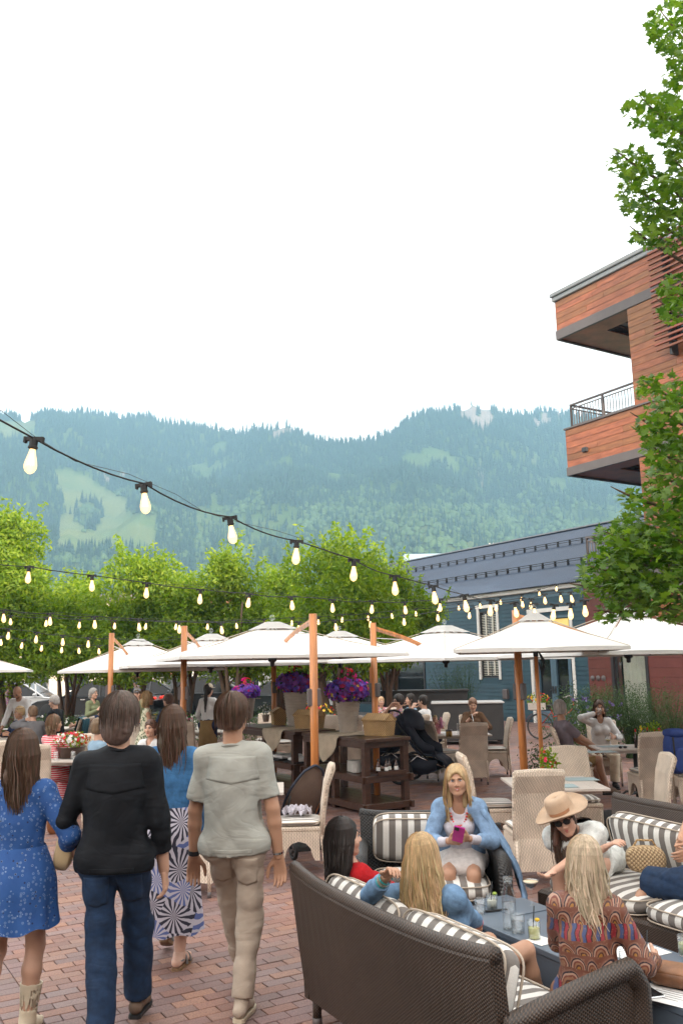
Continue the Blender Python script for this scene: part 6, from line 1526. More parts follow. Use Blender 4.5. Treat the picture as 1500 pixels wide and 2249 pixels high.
def ik(a, t, l1, l2, hint):
    a, t, h = np.array(a, float), np.array(t, float), np.array(hint, float); d = t - a; L = np.linalg.norm(d); Lm = (l1 + l2) * .995
    if L > Lm: t = a + d / L * Lm; d = t - a; L = Lm
    u = d / L; x = (l1 * l1 - l2 * l2 + L * L) / (2 * L); h2 = h - u * (h @ u); h2 /= np.linalg.norm(h2) + 1e-9
    return a + u * x + h2 * math.sqrt(max(0, l1 * l1 - x * x)), t
m_skin = M('skin', (.56, .33, .235), .5, .07, 7, .06); m_skint = M('skin_tanned', (.43, .235, .15), .5, .08, 7, .06); m_skinp = M('skin_pale', (.64, .41, .32), .5, .06, 7, .06)
def hairmat(name, c, isl=.7, rough=.55): return M(name, c, rough, .3, 60, .35, stretch=(1, 1, .12), island=isl)
m_hblond = hairmat('hair_blond', (.42, .29, .15)); m_hbrown = hairmat('hair_brown', (.075, .040, .022)); m_hdark = hairmat('hair_dark', (.018, .012, .010)); m_hgrey = hairmat('hair_grey', (.30, .28, .26)); m_hlight = hairmat('hair_light_brown', (.17, .10, .055)); m_hsalt = hairmat('hair_greying_brown', (.095, .065, .05))
m_eye = M('eye_white', (.55, .53, .52), .2, .02, bmp=0); m_iris = M('iris', (.03, .03, .035), .15, .02, bmp=0); m_lip = M('lips', (.48, .14, .12), .4, .05, bmp=0); m_teeth = M('teeth', (.75, .73, .69), .3, .02, bmp=0)
def cloth(name, col, var=.15, sc=9, b=.25, rough=.9): return M(name, col, rough, var, sc, b + .25, spec=.2, fold=.75)
def hand_mesh(w_, f, n, side, H, vx, curl=.35, spread=1.0, thumb=.7):
    """w_ wrist, f finger direction, n palm normal; side +1: thumb towards cross(f,n)"""
    f = f / np.linalg.norm(f); n = n - f * (n @ f); n /= np.linalg.norm(n) + 1e-9; t_ = np.cross(f, n) * side; k = H / 1.75; S_ = []
    for i, (o, L) in enumerate(((.030, .070), (.010, .080), (-.010, .074), (-.029, .058))):
        base_ = w_ + f * .088 * k + t_ * o * k * .95; p = base_; d = f + t_ * o * 1.6 * spread; d /= np.linalg.norm(d); S_.append(('m', w_ + f * .012 * k + t_ * o * .62 * k, base_, .0125 * k, .0105 * k))
        for s_, fr in enumerate((.45, .30, .25)):
            a = curl * (.7 + .35 * s_ + .12 * i); d = d * math.cos(a) + n * math.sin(a); d /= np.linalg.norm(d); q = p + d * L * fr * k; S_.append(('f', p, q, (.0095 - .0008 * s_) * k, (.0088 - .0010 * s_) * k)); p = q
    b0 = w_ + f * .022 * k + t_ * .026 * k; d1 = f * .72 + t_ * thumb + n * .30; d1 /= np.linalg.norm(d1); p1 = b0 + d1 * .042 * k; d2 = f * .9 + t_ * thumb * .45 + n * .28; d2 /= np.linalg.norm(d2); p2 = p1 + d2 * .030 * k; p3 = p2 + (f * .95 + t_ * .1 + n * .3) * .024 * k
    S_ += [('m', b0, p1, .0145 * k, .0115 * k), ('f', p1, p2, .0108 * k, .0100 * k), ('f', p2, p3, .0098 * k, .0082 * k)]
    pts = np.array([s_[1] for s_ in S_] + [s_[2] for s_ in S_] + [w_ - f * .02]); fl = Field(pts.min(0) - .03, pts.max(0) + .03, vx)
    fl.cap(w_ - f * .03, w_ + f * .02, .0245 * k, .023 * k, .01, (n, 1.25)); 
    for (ty, a, b, ra, rb) in S_: fl.cap(a, b, ra, rb, .012 if ty == 'm' else .004)
    return fl.mesh()
person_n = 0
def person(label, x, y, yaw, H=1.70, f=True, hz=None, lean=(0, 0), sh_yaw=0, head=(0, 0, 0), skin=None, arms=None, legs=None, top=None, bottom=None, hair=None, shoes=None, vx=.012, bulk=1.0, face=True, z0=0.0, extra=None, curl=(.35, .35), cat='person', elbow=None, knee=None, eyes=True, palm=None, beard=None, socks=None):
    """yaw 0 faces away from the viewer; local +y is forward, +x the person's right"""
    global person_n
    person_n += 1; seed = person_n; k = H / 1.75; skin = skin or m_skin; hz = hz if hz is not None else .525 * H; bk = bulk
    root = thing('person', label, cat, (x, y, z0), R(yaw)); P0 = v3(0, 0, hz); T = rotm(0, -lean[1], lean[0]); SY = T @ rotm(sh_yaw)
    up_ = T @ v3(0, 0, 1); fwd = SY @ v3(0, 1, 0); rgt = SY @ v3(1, 0, 0); prgt = v3(1, 0, 0)
    chest = P0 + up_ * .175 * H; neckb = P0 + up_ * .292 * H; hw_ = (.084 if f else .094) * H * (1 + .25 * (bk - 1)); hip = (.053 if f else .050) * H
    shR, shL = P0 + up_ * .272 * H + rgt * hw_, P0 + up_ * .272 * H - rgt * hw_
    hipR, hipL = P0 + prgt * hip, P0 - prgt * hip
    Rh = SY @ rotm(head[0], head[1], head[2]); hc = neckb + (up_ * .6 + Rh @ v3(0, 0, 1) * .4) * .118 * H + Rh @ v3(0, .012, 0)
    aL, aR = .172 * H, .155 * H
    arms = arms or {}; legs = legs or {}; elbow = elbow or {}; knee = knee or {}
    def arm(side, sh):
        tgt = arms.get(side); s_ = 1 if side == 'R' else -1
        if tgt is None: tgt = sh + rgt * s_ * .06 * k + v3(0, .05, -.50) * k * 1.0
        hint = elbow.get(side, rgt * s_ * .35 + fwd * -.9 + v3(0, 0, -.3)); return ik(sh, tgt, aL, aR, hint)
    elR, wrR = arm('R', shR); elL, wrL = arm('L', shL)
    def leg(side, h_):
        s_ = 1 if side == 'R' else -1; tgt = legs.get(side)
        if tgt is None: tgt = v3(s_ * .085 * k, 0, .085 * k)
        return ik(h_, tgt, .247 * H, .235 * H, knee.get(side, v3(s_ * .12, 1, .0)))
    knR, anR = leg('R', hipR); knL, anL = leg('L', hipL); nf = (fwd, 1.38 if not f else 1.42)
    G = {'torso': [], 'arm': [], 'fore': [], 'thigh': [], 'calf': [], 'neck': []}
    C = lambda *a, **b: ('cap', a, b); E = lambda *a, **b: ('ell', a, b)
    G['torso'] += [C(hipR + prgt * .012, hipL - prgt * .012, .098 * k * bk, .098 * k * bk, flat=(T @ v3(0, 1, 0), 1.08)), C(P0 + up_ * .03 * H, P0 + up_ * .10 * H, (.118 if f else .136) * k * bk, (.112 if f else .134) * k * bk, flat=nf, k=.05), C(P0 + up_ * .10 * H, P0 + up_ * .175 * H, (.112 if f else .134) * k * bk, (.128 if f else .150) * k, flat=nf, k=.05),
                   C(P0 + up_ * .175 * H, P0 + up_ * .222 * H, (.128 if f else .150) * k, (.120 if f else .148) * k, flat=nf, k=.05), C(shR - rgt * .02, shL + rgt * .02, .052 * k, .052 * k, flat=(fwd, 1.1), k=.05), C(neckb, shR - rgt * .04, .042 * k, .044 * k), C(neckb, shL + rgt * .04, .042 * k, .044 * k)]
    if f: G['torso'] += [E(P0 + up_ * .20 * H + fwd * .085 * k + rgt * s_ * .062 * k, v3(.058, .052, .058) * k) for s_ in (-1, 1)]
    else: G['torso'] += [E(P0 + up_ * .215 * H + fwd * .045 * k + rgt * s_ * .06 * k, v3(.08, .07, .075) * k) for s_ in (-1, 1)]
    G['neck'] += [C(neckb - up_ * .02, hc - up_ * .02 - fwd * .012, (.047 if f else .058) * k, (.043 if f else .056) * k)]
    ua, ub, uc = ((.040, .034, .025) if f else (.049, .041, .029))
    for (s_, e_, w_) in ((shR, elR, wrR), (shL, elL, wrL)):
        G['arm'].append(C(s_, e_, ua * k, ub * k)); mid = e_ + (w_ - e_) * .3; G['fore'] += [C(e_, mid, ub * k * .96, ub * k * 1.0, k=.012), C(mid, w_, ub * k * .98, uc * k, k=.012)]
    ta, tb, tc_ = ((.086, .055, .037) if f else (.084, .060, .040))
    for (h_, n_, a_) in ((hipR, knR, anR), (hipL, knL, anL)):
        G['thigh'].append(C(h_, n_, ta * k * bk, tb * k)); m1 = n_ + (a_ - n_) * .32; bkw = np.cross(np.cross(a_ - n_, n_ - h_ + v3(0, .001, 0)), a_ - n_); bkw = -bkw / (np.linalg.norm(bkw) + 1e-9) * .018 * k
        G['calf'] += [C(n_, m1 + bkw, tb * k * .95, .056 * k, k=.02), C(m1 + bkw, a_, .055 * k, tc_ * k, k=.02)]
    def field(parts, infl=None, vxx=vx, frac=None):
        pts = []
        for g_ in parts:
            for (ty, a, b) in G[g_]:
                if ty == 'cap': pts += [a[0] - (a[2] + .09), a[0] + (a[2] + .09), a[1] - (a[3] + .09), a[1] + (a[3] + .09)]
                else: pts += [a[0] - max(a[1]) - .09, a[0] + max(a[1]) + .09]
        pts = np.array(pts); fl = Field(pts.min(0), pts.max(0), vxx)
        for g_ in parts:
            i_ = (infl or {}).get(g_, 0.0); fr = (frac or {}).get(g_)
            for j, (ty, a, b) in enumerate(G[g_]):
                kw = dict(b); kk = kw.pop('k', .035)
                if ty == 'cap':
                    e = a[1]
                    if fr is not None: e = a[0] + (a[1] - a[0]) * fr
                    fl.cap(a[0], e, a[2], a[3] if fr is None else a[2] + (a[3] - a[2]) * fr, kk, infl=i_, **kw)
                else: fl.ell(a[0], a[1], k=kk, infl=i_, **kw)
        return fl
    # body: one mesh
    bparts = ['torso', 'neck', 'arm', 'fore', 'thigh', 'calf']; lt_ = bool(bottom and bottom['type'] == 'trousers'); fb = field(bparts, {'torso': -.012, 'thigh': -.014 if lt_ else 0, 'calf': -.012 if lt_ else 0, 'arm': -.005 if top and top.get('sleeve', 'long') == 'long' else 0}); V, Q = fb.mesh(); Vs, Qs = [V], [Q]; nb_ = len(V)
    hv = min(.0075, vx * .8); hd_ = Field(hc - .15, hc + .16, hv); HL = lambda *p: hc + Rh @ (np.array(p) * k * 1.0); ks = k
    hd_.ell(HL(0, -.014, .022), v3(.074, .094, .092) * ks, Rh, .02); hd_.ell(HL(0, .022, -.045), v3(.056, .068, .066) * ks, Rh, .03); hd_.ell(HL(0, .066, -.098), v3(.024, .020, .018) * ks, Rh, .03)
    for s_ in (-1, 1):
        hd_.ell(HL(s_ * .038, .056, -.030), v3(.026, .026, .026) * ks, Rh, .04); hd_.ell(HL(s_ * .077, -.006, -.008), v3(.009, .020, .031) * ks, Rh, .008); hd_.cap(HL(s_ * .050, .020, -.075), HL(s_ * .012, .072, -.100), .018 * ks, .016 * ks, .02)
    hd_.cap(HL(-.036, .081, .020), HL(.036, .081, .020), (.008 if f else .011) * ks, (.008 if f else .011) * ks, .015); hd_.cap(HL(0, .086, .012), HL(0, .108, -.030), .008 * ks, .0135 * ks, .010)
    for s_ in (-1, 1): hd_.ell(HL(s_ * .032, .101 if f else .098, .004), v3(.017, .014, .011) * ks, Rh, .012, True); hd_.ell(HL(s_ * .013, .098, -.035), v3(.009, .010, .008) * ks, Rh, .006)
    hd_.ell(HL(0, .086, -.062), v3(.024, .012, .012) * ks, Rh, .010); hd_.cap(hc - Rh @ v3(0, .015, .05), neckb + up_ * .0, .050 * ks, (.046 if f else .056) * ks, .02)
    V, Q = hd_.mesh(); Vs.append(V); Qs.append(Q + nb_); nb_ += len(V)
    palm = palm or {}
    for (sd, e_, w_, cu_) in (('R', elR, wrR, curl[1]), ('L', elL, wrL, curl[0])):
        s_ = 1 if sd == 'R' else -1; fd = (w_ - e_) / np.linalg.norm(w_ - e_); pn = palm.get(sd, -rgt * s_ * .9 + fwd * .1 + v3(0, 0, -.15)); ff = pn[1] if isinstance(pn, tuple) else fd; pn = pn[0] if isinstance(pn, tuple) else pn
        V, Q = hand_mesh(w_, ff, pn, s_, H * (1 if f else 1.06), min(.0062, vx * .7), cu_); Vs.append(V); Qs.append(Q + nb_); nb_ += len(V)
    body = link('body', mesh_np('body', np.concatenate(Vs), np.concatenate(Qs), [skin], True), root)
    if eyes:
        for s_ in (-1, 1):
            MB().ball(tuple(HL(s_ * .031, .0815, .004)), (.0125 * ks, .0115 * ks, .0075 * ks), 10, 8).build('eye', m_eye, root, True); MB().ball(tuple(HL(s_ * .0305, .0885, .004)), .0058 * ks, 8, 6).build('iris', m_iris, root, True)
            MB().tube([tuple(HL(s_ * .014, .098, .023)), tuple(HL(s_ * .032, .096, .029)), tuple(HL(s_ * .050, .082, .024))], [.0035, .004, .002], 5).build('eyebrow', hair['mat'] if hair else m_hbrown, root, True)
            MB().tube([tuple(HL(s_ * .018, .092, .010)), tuple(HL(s_ * .032, .0945, .0135)), tuple(HL(s_ * .046, .084, .009))], [.0018, .0026, .0018], 4).build('eyelashes', m_iris, root)
        sm = .007 if face == 'smile' else 0; mo2 = MB().tube([tuple(HL(-.021 - sm * .6, .084, -.057 + sm)), tuple(HL(-.008, .097, -.0585)), tuple(HL(0, .0975, -.060)), tuple(HL(.008, .097, -.0585)), tuple(HL(.021 + sm * .6, .084, -.057 + sm))], [.002, .0045, .004, .0045, .002], 6)
        mo2.tube([tuple(HL(-.018 - sm * .6, .087, -.066 + sm)), tuple(HL(0, .096, -.071 - sm * .3)), tuple(HL(.018 + sm * .6, .087, -.066 + sm))], [.002, .0055, .002], 6); mo2.build('lips', m_lip, root, True)
        if face == 'smile': MB().tube([tuple(HL(-.020, .088, -.057)), tuple(HL(0, .0975, -.066)), tuple(HL(.020, .088, -.057))], [.002, .0050, .002], 6).build('teeth', m_teeth, root, True)
    # hair
    if hair:
        ht = hair['type']; hm_ = hair['mat']; vol = hair.get('vol', .014); hf = Field(hc - .2 - .1 * (ht == 'long'), hc + .2, hv)
        if ht != 'bald':
            hf.ell(HL(0, -.018, .028), (v3(.074, .094, .092) + vol) * ks, Rh, .01); hf.ell(HL(0, -.05, -.03), (v3(.062, .052, .07) + vol * .8) * ks, Rh, .03)
            if ht == 'collar': hf.ell(HL(0, -.062, -.055), (v3(.062, .045, .072) + vol) * ks, Rh, .03)
            hf.ell(HL(0, .112, -.022), v3(.070, .080, .094) * ks, Rh, .015, True)
            for s_ in (-1, 1):
                if ht in ('short', 'collar'): hf.ell(HL(s_ * .085, .045 if ht == 'short' else .055, -.05), v3(.03, .055, .045) * ks, Rh, .012, True)
            if ht == 'short': hf.ell(HL(0, -.06, -.13), v3(.12, .1, .055) * ks, Rh, .01, True)
            hf.wrinkle(.004, 95, seed, (1, 1, .3)); V, Q = hf.mesh(); ho = link('hair', mesh_np('hair', V, Q, [hm_], True), root)
        if ht in ('collar', 'short') and vx < .01:
            pts_ = []; rs = random.Random(seed); mb = MB()
            for _ in range(520 if ht == 'collar' else 420):
                az = rs.uniform(-2.55, 2.55) + math.pi; th0 = rs.uniform(.15, 1.1); line = []; ln = rs.uniform(.6, 1.25); fl_ = rs.uniform(0, .012)
                for q in range(6):
                    th = th0 + ln * q / 5 * 1.25; r_ = (v3(.074, .094, .092) + vol + .003 + fl_ * q / 5) * ks; zz = math.cos(th)
                    line.append(HL(0, -.018, .028) + Rh @ (r_ * v3(math.sin(min(th, 1.75)) * math.sin(az), math.sin(min(th, 1.75)) * -math.cos(az) * -1 * -1 if False else math.sin(min(th, 1.75)) * math.cos(az + 0), zz if th < 1.75 else -.18 - (th - 1.75) * 1.0)))
                if line[-1][1] > hc[1] + .03 and ht == 'short' and False: continue
                mb.tube(line, [.0014, .002, .0022, .0022, .0018, .0008], 3, False)
            mb.build('hair_strands', hm_, ho)
        if ht == 'long':
            Ln = hair.get('len', .42) * 1.0; wave = hair.get('wave', .012); bo = hair.get('back', .105); wd = hair.get('w', .105); rs = random.Random(seed * 7); sd_ = Rh @ v3(1, 0, 0); bd_ = -(Rh @ v3(0, 1, 0)); bd_[2] = 0; bd_ /= np.linalg.norm(bd_) + 1e-9; sd_[2] *= .2
            tilt = hair.get('drop', v3(0, 0, -1)); crn = HL(0, -.02, .02)
            b0 = crn + bd_ * .068 * ks; bf = Field(np.minimum(b0, b0 + tilt * Ln) - .2, np.maximum(b0, b0 + tilt * Ln) + .2, min(vx, .01)); lo2 = b0 + tilt * (Ln * .80)
            b0 = b0 + tilt * .045 * ks; bf.cap(b0, b0 + (lo2 - b0) * .45, .076 * ks, .072 * ks, .03, (bd_, 2.0)); bf.cap(b0 + (lo2 - b0) * .45, lo2, .072 * ks, .040 * ks, .03, (bd_, 2.0)); 
            for s_ in (-1, 1): bf.cap(crn + sd_ * s_ * .060 * ks, crn + sd_ * s_ * .066 * ks + tilt * min(Ln * .55, .20), .026 * ks, .022 * ks, .03)
            bf.wrinkle(.005, 70, seed, (1, 1, .12)); V, Q = bf.mesh(); link('hair_fall', mesh_np('hair_fall', V, Q, [hm_], True), ho)
            mb = MB(); nst = int(1.5 * hair.get('n', 300)) if vx < .01 else 90; nc_ = 16
            for i_ in range(nst):
                cl_i = rs.randrange(nc_); az = (cl_i + .5 + rs.gauss(0, .45)) / nc_ * 4.1 - 2.05; ph0 = 6.28 * ((cl_i * .37) % 1); L_ = Ln * rs.uniform(.72, 1.05); line = []
                sx = math.sin(az); cx2 = math.cos(az); r_ = (v3(.074, .094, .092) + vol + .004)
                for q in range(5):
                    th = .15 + 1.35 * q / 4; d_ = v3(math.sin(th) * sx, -math.sin(th) * cx2, math.cos(th)); line.append(HL(0, -.018, .028) + Rh @ (r_ * d_ * ks))
                p_ = line[-1]; st = L_ / 7; flyw = rs.gauss(0, .022) if rs.random() < .14 else 0
                for q in range(1, 8):
                    g_ = q / 7; off = sd_ * (sx * (.096 + (wd - .096) * g_) * (1 - .35 * g_ * g_)) + bd_ * (cx2 * (.122 * (1 - g_) + bo * g_) + (.03 * max(0, .4 - cx2)) * g_)
                    base_ = crn + off * ks; w_ = wave * math.sin(g_ * 9 + ph0) * g_; pt = base_ + sd_ * w_ + bd_ * wave * .7 * math.cos(g_ * 8 + ph0) * g_ + tilt * (st * q); pt = pt + sd_ * rs.gauss(0, .003) + (sd_ + bd_) * (flyw * g_); line.append(pt)
                rr = .0024 + .0012 * rs.random(); mb.tube(line, [rr * .6, rr, rr, rr * 1.1, rr * 1.2] + [rr * 1.3] * 4 + [rr * 1.1, rr * .8, rr * .35], 3, False)
            mb.build('hair_strands', hm_, ho)
        if ht == 'pony':
            a = HL(0, -.11, .03); e = a + v3(0, 0, -1) * hair.get('len', .3) + (Rh @ v3(0, -1, 0)) * .03; pf = Field(np.minimum(a, e) - .1, np.maximum(a, e) + .1, vx); pf.cap(a, a + (e - a) * .5, .03, .034, .02); pf.cap(a + (e - a) * .5, e, .034, .012, .02); pf.wrinkle(.004, 80, seed, (1, 1, .1)); V, Q = pf.mesh(); link('ponytail', mesh_np('ponytail', V, Q, [hm_], True), ho)
        if ht == 'bun': MB().ball(tuple(HL(0, -.10, .075)), .04 * ks, 10, 8).build('bun', hm_, ho, True)
    if beard:
        bf = Field(hc - .16, hc + .12, hv); bf.ell(HL(0, .030, -.058), v3(.061, .066, .058) * ks, Rh, .02); bf.ell(HL(0, .068, -.100), v3(.03, .026, .024) * ks, Rh, .02); bf.ell(HL(0, .07, .0), v3(.085, .09, .045) * ks, Rh, .01, True); bf.ell(HL(0, .105, -.062), v3(.022, .03, .010) * ks, Rh, .005, True); V, Q = bf.mesh(); link('beard', mesh_np('beard', V, Q, [beard], True), root)
    # clothes
    if top:
        sl_ = top.get('sleeve', 'long'); infl = top.get('infl', .016) * .62; parts = ['torso']; fr = {}; inf = {'torso': infl, 'arm': top.get('ainf', .020) * .75, 'fore': top.get('finf', .018) * .75}
        if sl_ != 'none': parts.append('arm')
        if sl_ in ('long', '3q'): parts.append('fore')
        if sl_ == 'short': fr['arm'] = top.get('sfrac', .72)
        tf = field(parts, inf, vx, fr)
        if top.get('puff'):
            for s_ in (shR, shL): tf.ell(s_ + v3(0, 0, -.04) + (s_ - P0) * .12, v3(.085, .08, .10) * k, k=.03)
        hem = top.get('hem', -.02)
        if hem < .05 and not top.get('tucked'):
            tf.cap(P0 + up_ * .10 * H, P0 + up_ * (hem - .03), (.125 if f else .140) * k * bk + infl - .01, ((.140 if f else .145) + top.get('flare', 0)) * k * bk + infl - .01, .05, (T @ v3(0, 1, 0), 1.3))
        tf.cap(hc + up_ * .02, neckb - up_ * top.get('neck', .012) + fwd * top.get('neckf', .02), .05 * k, .062 * k * top.get('neckw', 1), .012, cut=True)
        if top.get('scoop'): tf.ell(neckb + fwd * .07 - up_ * .03, v3(.085, .08, top['scoop']), SY, .01, True)
        tf.wrinkle(1.1 * top.get('wr', .005), top.get('wf', 24), seed + 50, top.get('wst', (1, 1, .6))); tf.plane(P0 + up_ * hem, -up_ + (T @ v3(0, 1, 0)) * top.get('hemtilt', 0))
        for (s_, e_, w_) in ((shR, elR, wrR), (shL, elL, wrL)):                # cuffs end square
            if sl_ == 'short': c_, n_ = s_ + (e_ - s_) * top.get('sfrac', .72), e_ - s_
            elif sl_ == 'long': c_, n_ = e_ + (w_ - e_) * top.get('cuff', .93), w_ - e_
            elif sl_ == '3q': c_, n_ = e_ + (w_ - e_) * .45, w_ - e_
            else: continue
            n_ = n_ / np.linalg.norm(n_); sl2, PP = tf.sub(c_ - .12, c_ + .12)
            if sl2:
                d = (PP[0] - c_[0]) * n_[0] + (PP[1] - c_[1]) * n_[1] + (PP[2] - c_[2]) * n_[2]; rr = np.sqrt((PP[0] - c_[0] - d * n_[0]) ** 2 + (PP[1] - c_[1] - d * n_[1]) ** 2 + (PP[2] - c_[2] - d * n_[2]) ** 2)
                tf.F[sl2] = np.where((rr < .085) & (d < .11), np.maximum(tf.F[sl2], d), tf.F[sl2])
        V, Q = tf.mesh(); to = link(top.get('name', 'shirt'), mesh_np('shirt', V, Q, [top['mat']], True), root)
        if top.get('collar'):
            cm = MB(); ring = []
            for q in range(25):
                a = 2 * math.pi * q / 24; ring.append(tuple(neckb + up_ * (.012 - .022 * math.cos(a)) * 1 + fwd * (.066 * math.cos(a) * k + .004) + rgt * .066 * math.sin(a) * k))
            cm.tube(ring, .017, 6, False, .55); cm.build('collar', top['mat'], to, True)
        if top.get('cuffs'):
            for (e_, w_) in ((elR, wrR), (elL, wrL)): c_ = e_ + (w_ - e_) * top.get('cuff', .93); MB().tube([tuple(c_ - (w_ - e_) * .16), tuple(c_)], (ub + .016) * k, 14).build('cuff', top['mat'], to, True)
    if bottom:
        bt_ = bottom['type']; bi_ = bottom.get('infl', .014)
        if bt_ in ('trousers', 'shorts'):
            parts = ['torso', 'thigh'] + (['calf'] if bt_ == 'trousers' else []); sv = G['torso']; G['torso'] = sv[:2]; svc = G['calf']
            if bt_ == 'trousers':
                G['calf'] = [C(n_, a_ + (a_ - n_) * -.04, tb * k * 1.05 + .007, bottom.get('ankle', .058) * k, k=.03) for (n_, a_) in ((knR, anR), (knL, anL))]
            tf = field(parts, {'torso': bi_, 'thigh': bi_, 'calf': bi_}, vx, {'thigh': bottom.get('frac', .8)} if bt_ == 'shorts' else None); G['torso'] = sv; G['calf'] = svc
            tf.wrinkle(1.1 * bottom.get('wr', .004), bottom.get('wf', 34), seed + 90, (.4, .4, 1)); tf.plane(P0 + up_ * (.085 * H if not top or top.get('tucked') else min(.085 * H, top.get('hem', -.02) + .035)), up_)
            for (h_, n_, a_) in ((hipR, knR, anR), (hipL, knL, anL)):
                c_, n2 = (h_ + (n_ - h_) * bottom.get('frac', .8), n_ - h_) if bt_ == 'shorts' else (n_ + (a_ - n_) * .97, a_ - n_); n2 = n2 / np.linalg.norm(n2); sl2, PP = tf.sub(c_ - .16, c_ + .16)
                if sl2:
                    d = (PP[0] - c_[0]) * n2[0] + (PP[1] - c_[1]) * n2[1] + (PP[2] - c_[2]) * n2[2]; rr = np.sqrt(np.maximum(0, (PP[0] - c_[0]) ** 2 + (PP[1] - c_[1]) ** 2 + (PP[2] - c_[2]) ** 2 - d * d)); tf.F[sl2] = np.where(rr < .12, np.maximum(tf.F[sl2], d), tf.F[sl2])
            V, Q = tf.mesh(); link(bt_, mesh_np(bt_, V, Q, [bottom['mat']], True), root)
        elif bt_ == 'lap':                                                  # skirt of a seated figure over the thighs
            sv = G['torso']; G['torso'] = sv[:2]; tf = field(['torso', 'thigh'], {'torso': .02, 'thigh': .022}, vx, {'thigh': bottom.get('frac', .7)}); G['torso'] = sv
            tf.cap((hipR + hipL) / 2, (hipR + hipL) / 2 * (1 - bottom.get('frac', .7)) + (knR + knL) / 2 * bottom.get('frac', .7), .09 * k, .075 * k, .05); tf.wrinkle(.005, 30, seed, (1, 1, .5)); tf.plane(P0 + up_ * .085 * H, up_)
            V, Q = tf.mesh(); link('skirt', mesh_np('skirt', V, Q, [bottom['mat']], True), root)
        elif bt_ == 'skirt':
            z1 = bottom['hem']; n_ = 96; rows = 26; vs = []; rw_, rd = (.155 * k * bk, .125 * k * bk); hw2, hd2 = bottom.get('hw', .26), bottom.get('hd', .22); cen = bottom.get('cen', v3(0, 0, 0)); zt = hz + bottom.get('top', .085) * H
            for r_ in range(rows + 1):
                g_ = r_ / rows; hipb = math.exp(-((g_ * (zt - z1) - .17) / .13) ** 2) * .025; zz = zt + (z1 - zt) * g_
                for q in range(n_):
                    a = 2 * math.pi * q / n_; wv_ = 1 + (g_ ** 1.3) * bottom.get('fold', .07) * (math.sin(7 * a + seed) * .6 + math.sin(13 * a + 2.1 + g_) * .4); e_ = g_ ** bottom.get('pw', .9)
                    vs.append((cen[0] * g_ + math.cos(a) * (rw_ + hipb + (hw2 - rw_) * e_) * wv_, cen[1] * g_ + math.sin(a) * (rd + hipb + (hd2 - rd) * e_) * wv_, zz + (.012 * math.sin(7 * a + seed) + bottom.get('slant', 0) * math.cos(a)) * g_))
            fs = [(r_ * n_ + q, (r_ + 1) * n_ + q, (r_ + 1) * n_ + (q + 1) % n_, r_ * n_ + (q + 1) % n_) for r_ in range(rows) for q in range(n_)]
            MB().add(vs, fs).build('skirt', bottom['mat'], root, True)
    sh_ = shoes or {'type': 'shoe', 'mat': m_black}
    for sd, n_, a_ in (('R', knR, anR), ('L', knL, anL)):
        toe = sh_.get('dir' + sd, v3((.12 if sd == 'R' else -.12), 1, 0)); pit = sh_.get('pitch' + sd, 0); toe = toe / np.linalg.norm(toe); dn = v3(0, 0, -1); tf_ = toe * math.cos(R(pit)) + dn * math.sin(R(pit)); upf = -dn * math.cos(R(pit)) + toe * math.sin(R(pit)); sole = a_ - upf * .07 * k
        heel = sole - tf_ * .045 * k + upf * .03 * k; ball = sole + tf_ * .115 * k + upf * .022 * k; tip = sole + tf_ * .175 * k + upf * .018 * k; pts = np.array([heel, ball, tip, a_ + (n_ - a_) * (.55 if sh_['type'] == 'boot' else .15)]); ff = Field(pts.min(0) - .08, pts.max(0) + .08, min(vx, .01) * .8); iv = 0 if sh_['type'] != 'bare' else -.006
        ff.cap(heel, a_, .034 * k, .040 * k, .02); ff.cap(heel + upf * .004, ball, .032 * k, .038 * k, .02, (upf, 1.25)); ff.cap(ball, tip, .038 * k, .024 * k, .02, (upf, 1.35)); ff.cap(a_ - upf * .005, ball + upf * .008, .034 * k, .022 * k, .02)
        if sh_['type'] == 'boot': ff.cap(a_, a_ + (n_ - a_) * .52, .046 * k, .066 * k, .02); c_ = a_ + (n_ - a_) * .50; ff.plane(c_, n_ - a_); ff.cap(c_ + (n_ - a_) * .1, a_ + (n_ - a_) * .2, .056 * k, .05 * k, .005, cut=True)
        ff.plane(sole, -upf); V, Q = ff.mesh(); mt_ = skin if sh_['type'] in ('bare', 'sandal') else sh_['mat']
        so = link('foot' if sh_['type'] in ('bare', 'sandal') else 'shoe', mesh_np('shoe', V, Q, [mt_], True), root)
        if sh_['type'] != 'bare':
            q = MB(); pl = []; sdv = np.cross(tf_, upf)
            for (a, b_) in ((-.075, .022), (-.06, .034), (.0, .034), (.10, .046), (.16, .038), (.19, .015)): pl.append(sole + tf_ * a * k + sdv * b_ * k)
            for (a, b_) in ((.19, -.015), (.16, -.038), (.10, -.046), (.0, -.034), (-.06, -.034), (-.075, -.022)): pl.append(sole + tf_ * a * k + sdv * b_ * k)
            n = len(pl); q.add([tuple(p) for p in pl] + [tuple(p - upf * .02) for p in pl], [tuple(range(n)), tuple(reversed(range(n, 2 * n)))] + [((i + 1) % n, i, n + i, n + (i + 1) % n) for i in range(n)]); q.build('sole', sh_.get('sole', m_black), so)
        if sh_['type'] == 'sandal':
            for a in (.03, .10): MB().tube([tuple(sole + tf_ * a * k + sdv * .045 * k * math.cos(t_) + upf * (.075 if a < .05 else .055) * k * math.sin(t_)) for t_ in np.linspace(0, math.pi, 9)], .011, 5).build('strap', sh_['mat'], so)
            MB().tube([tuple(sole - tf_ * .02 * k + sdv * .04 * k * math.cos(t_) + tf_ * -.05 * k * math.sin(t_) + upf * .04) for t_ in np.linspace(0, math.pi, 9)], .007, 5).build('strap', sh_['mat'], so)
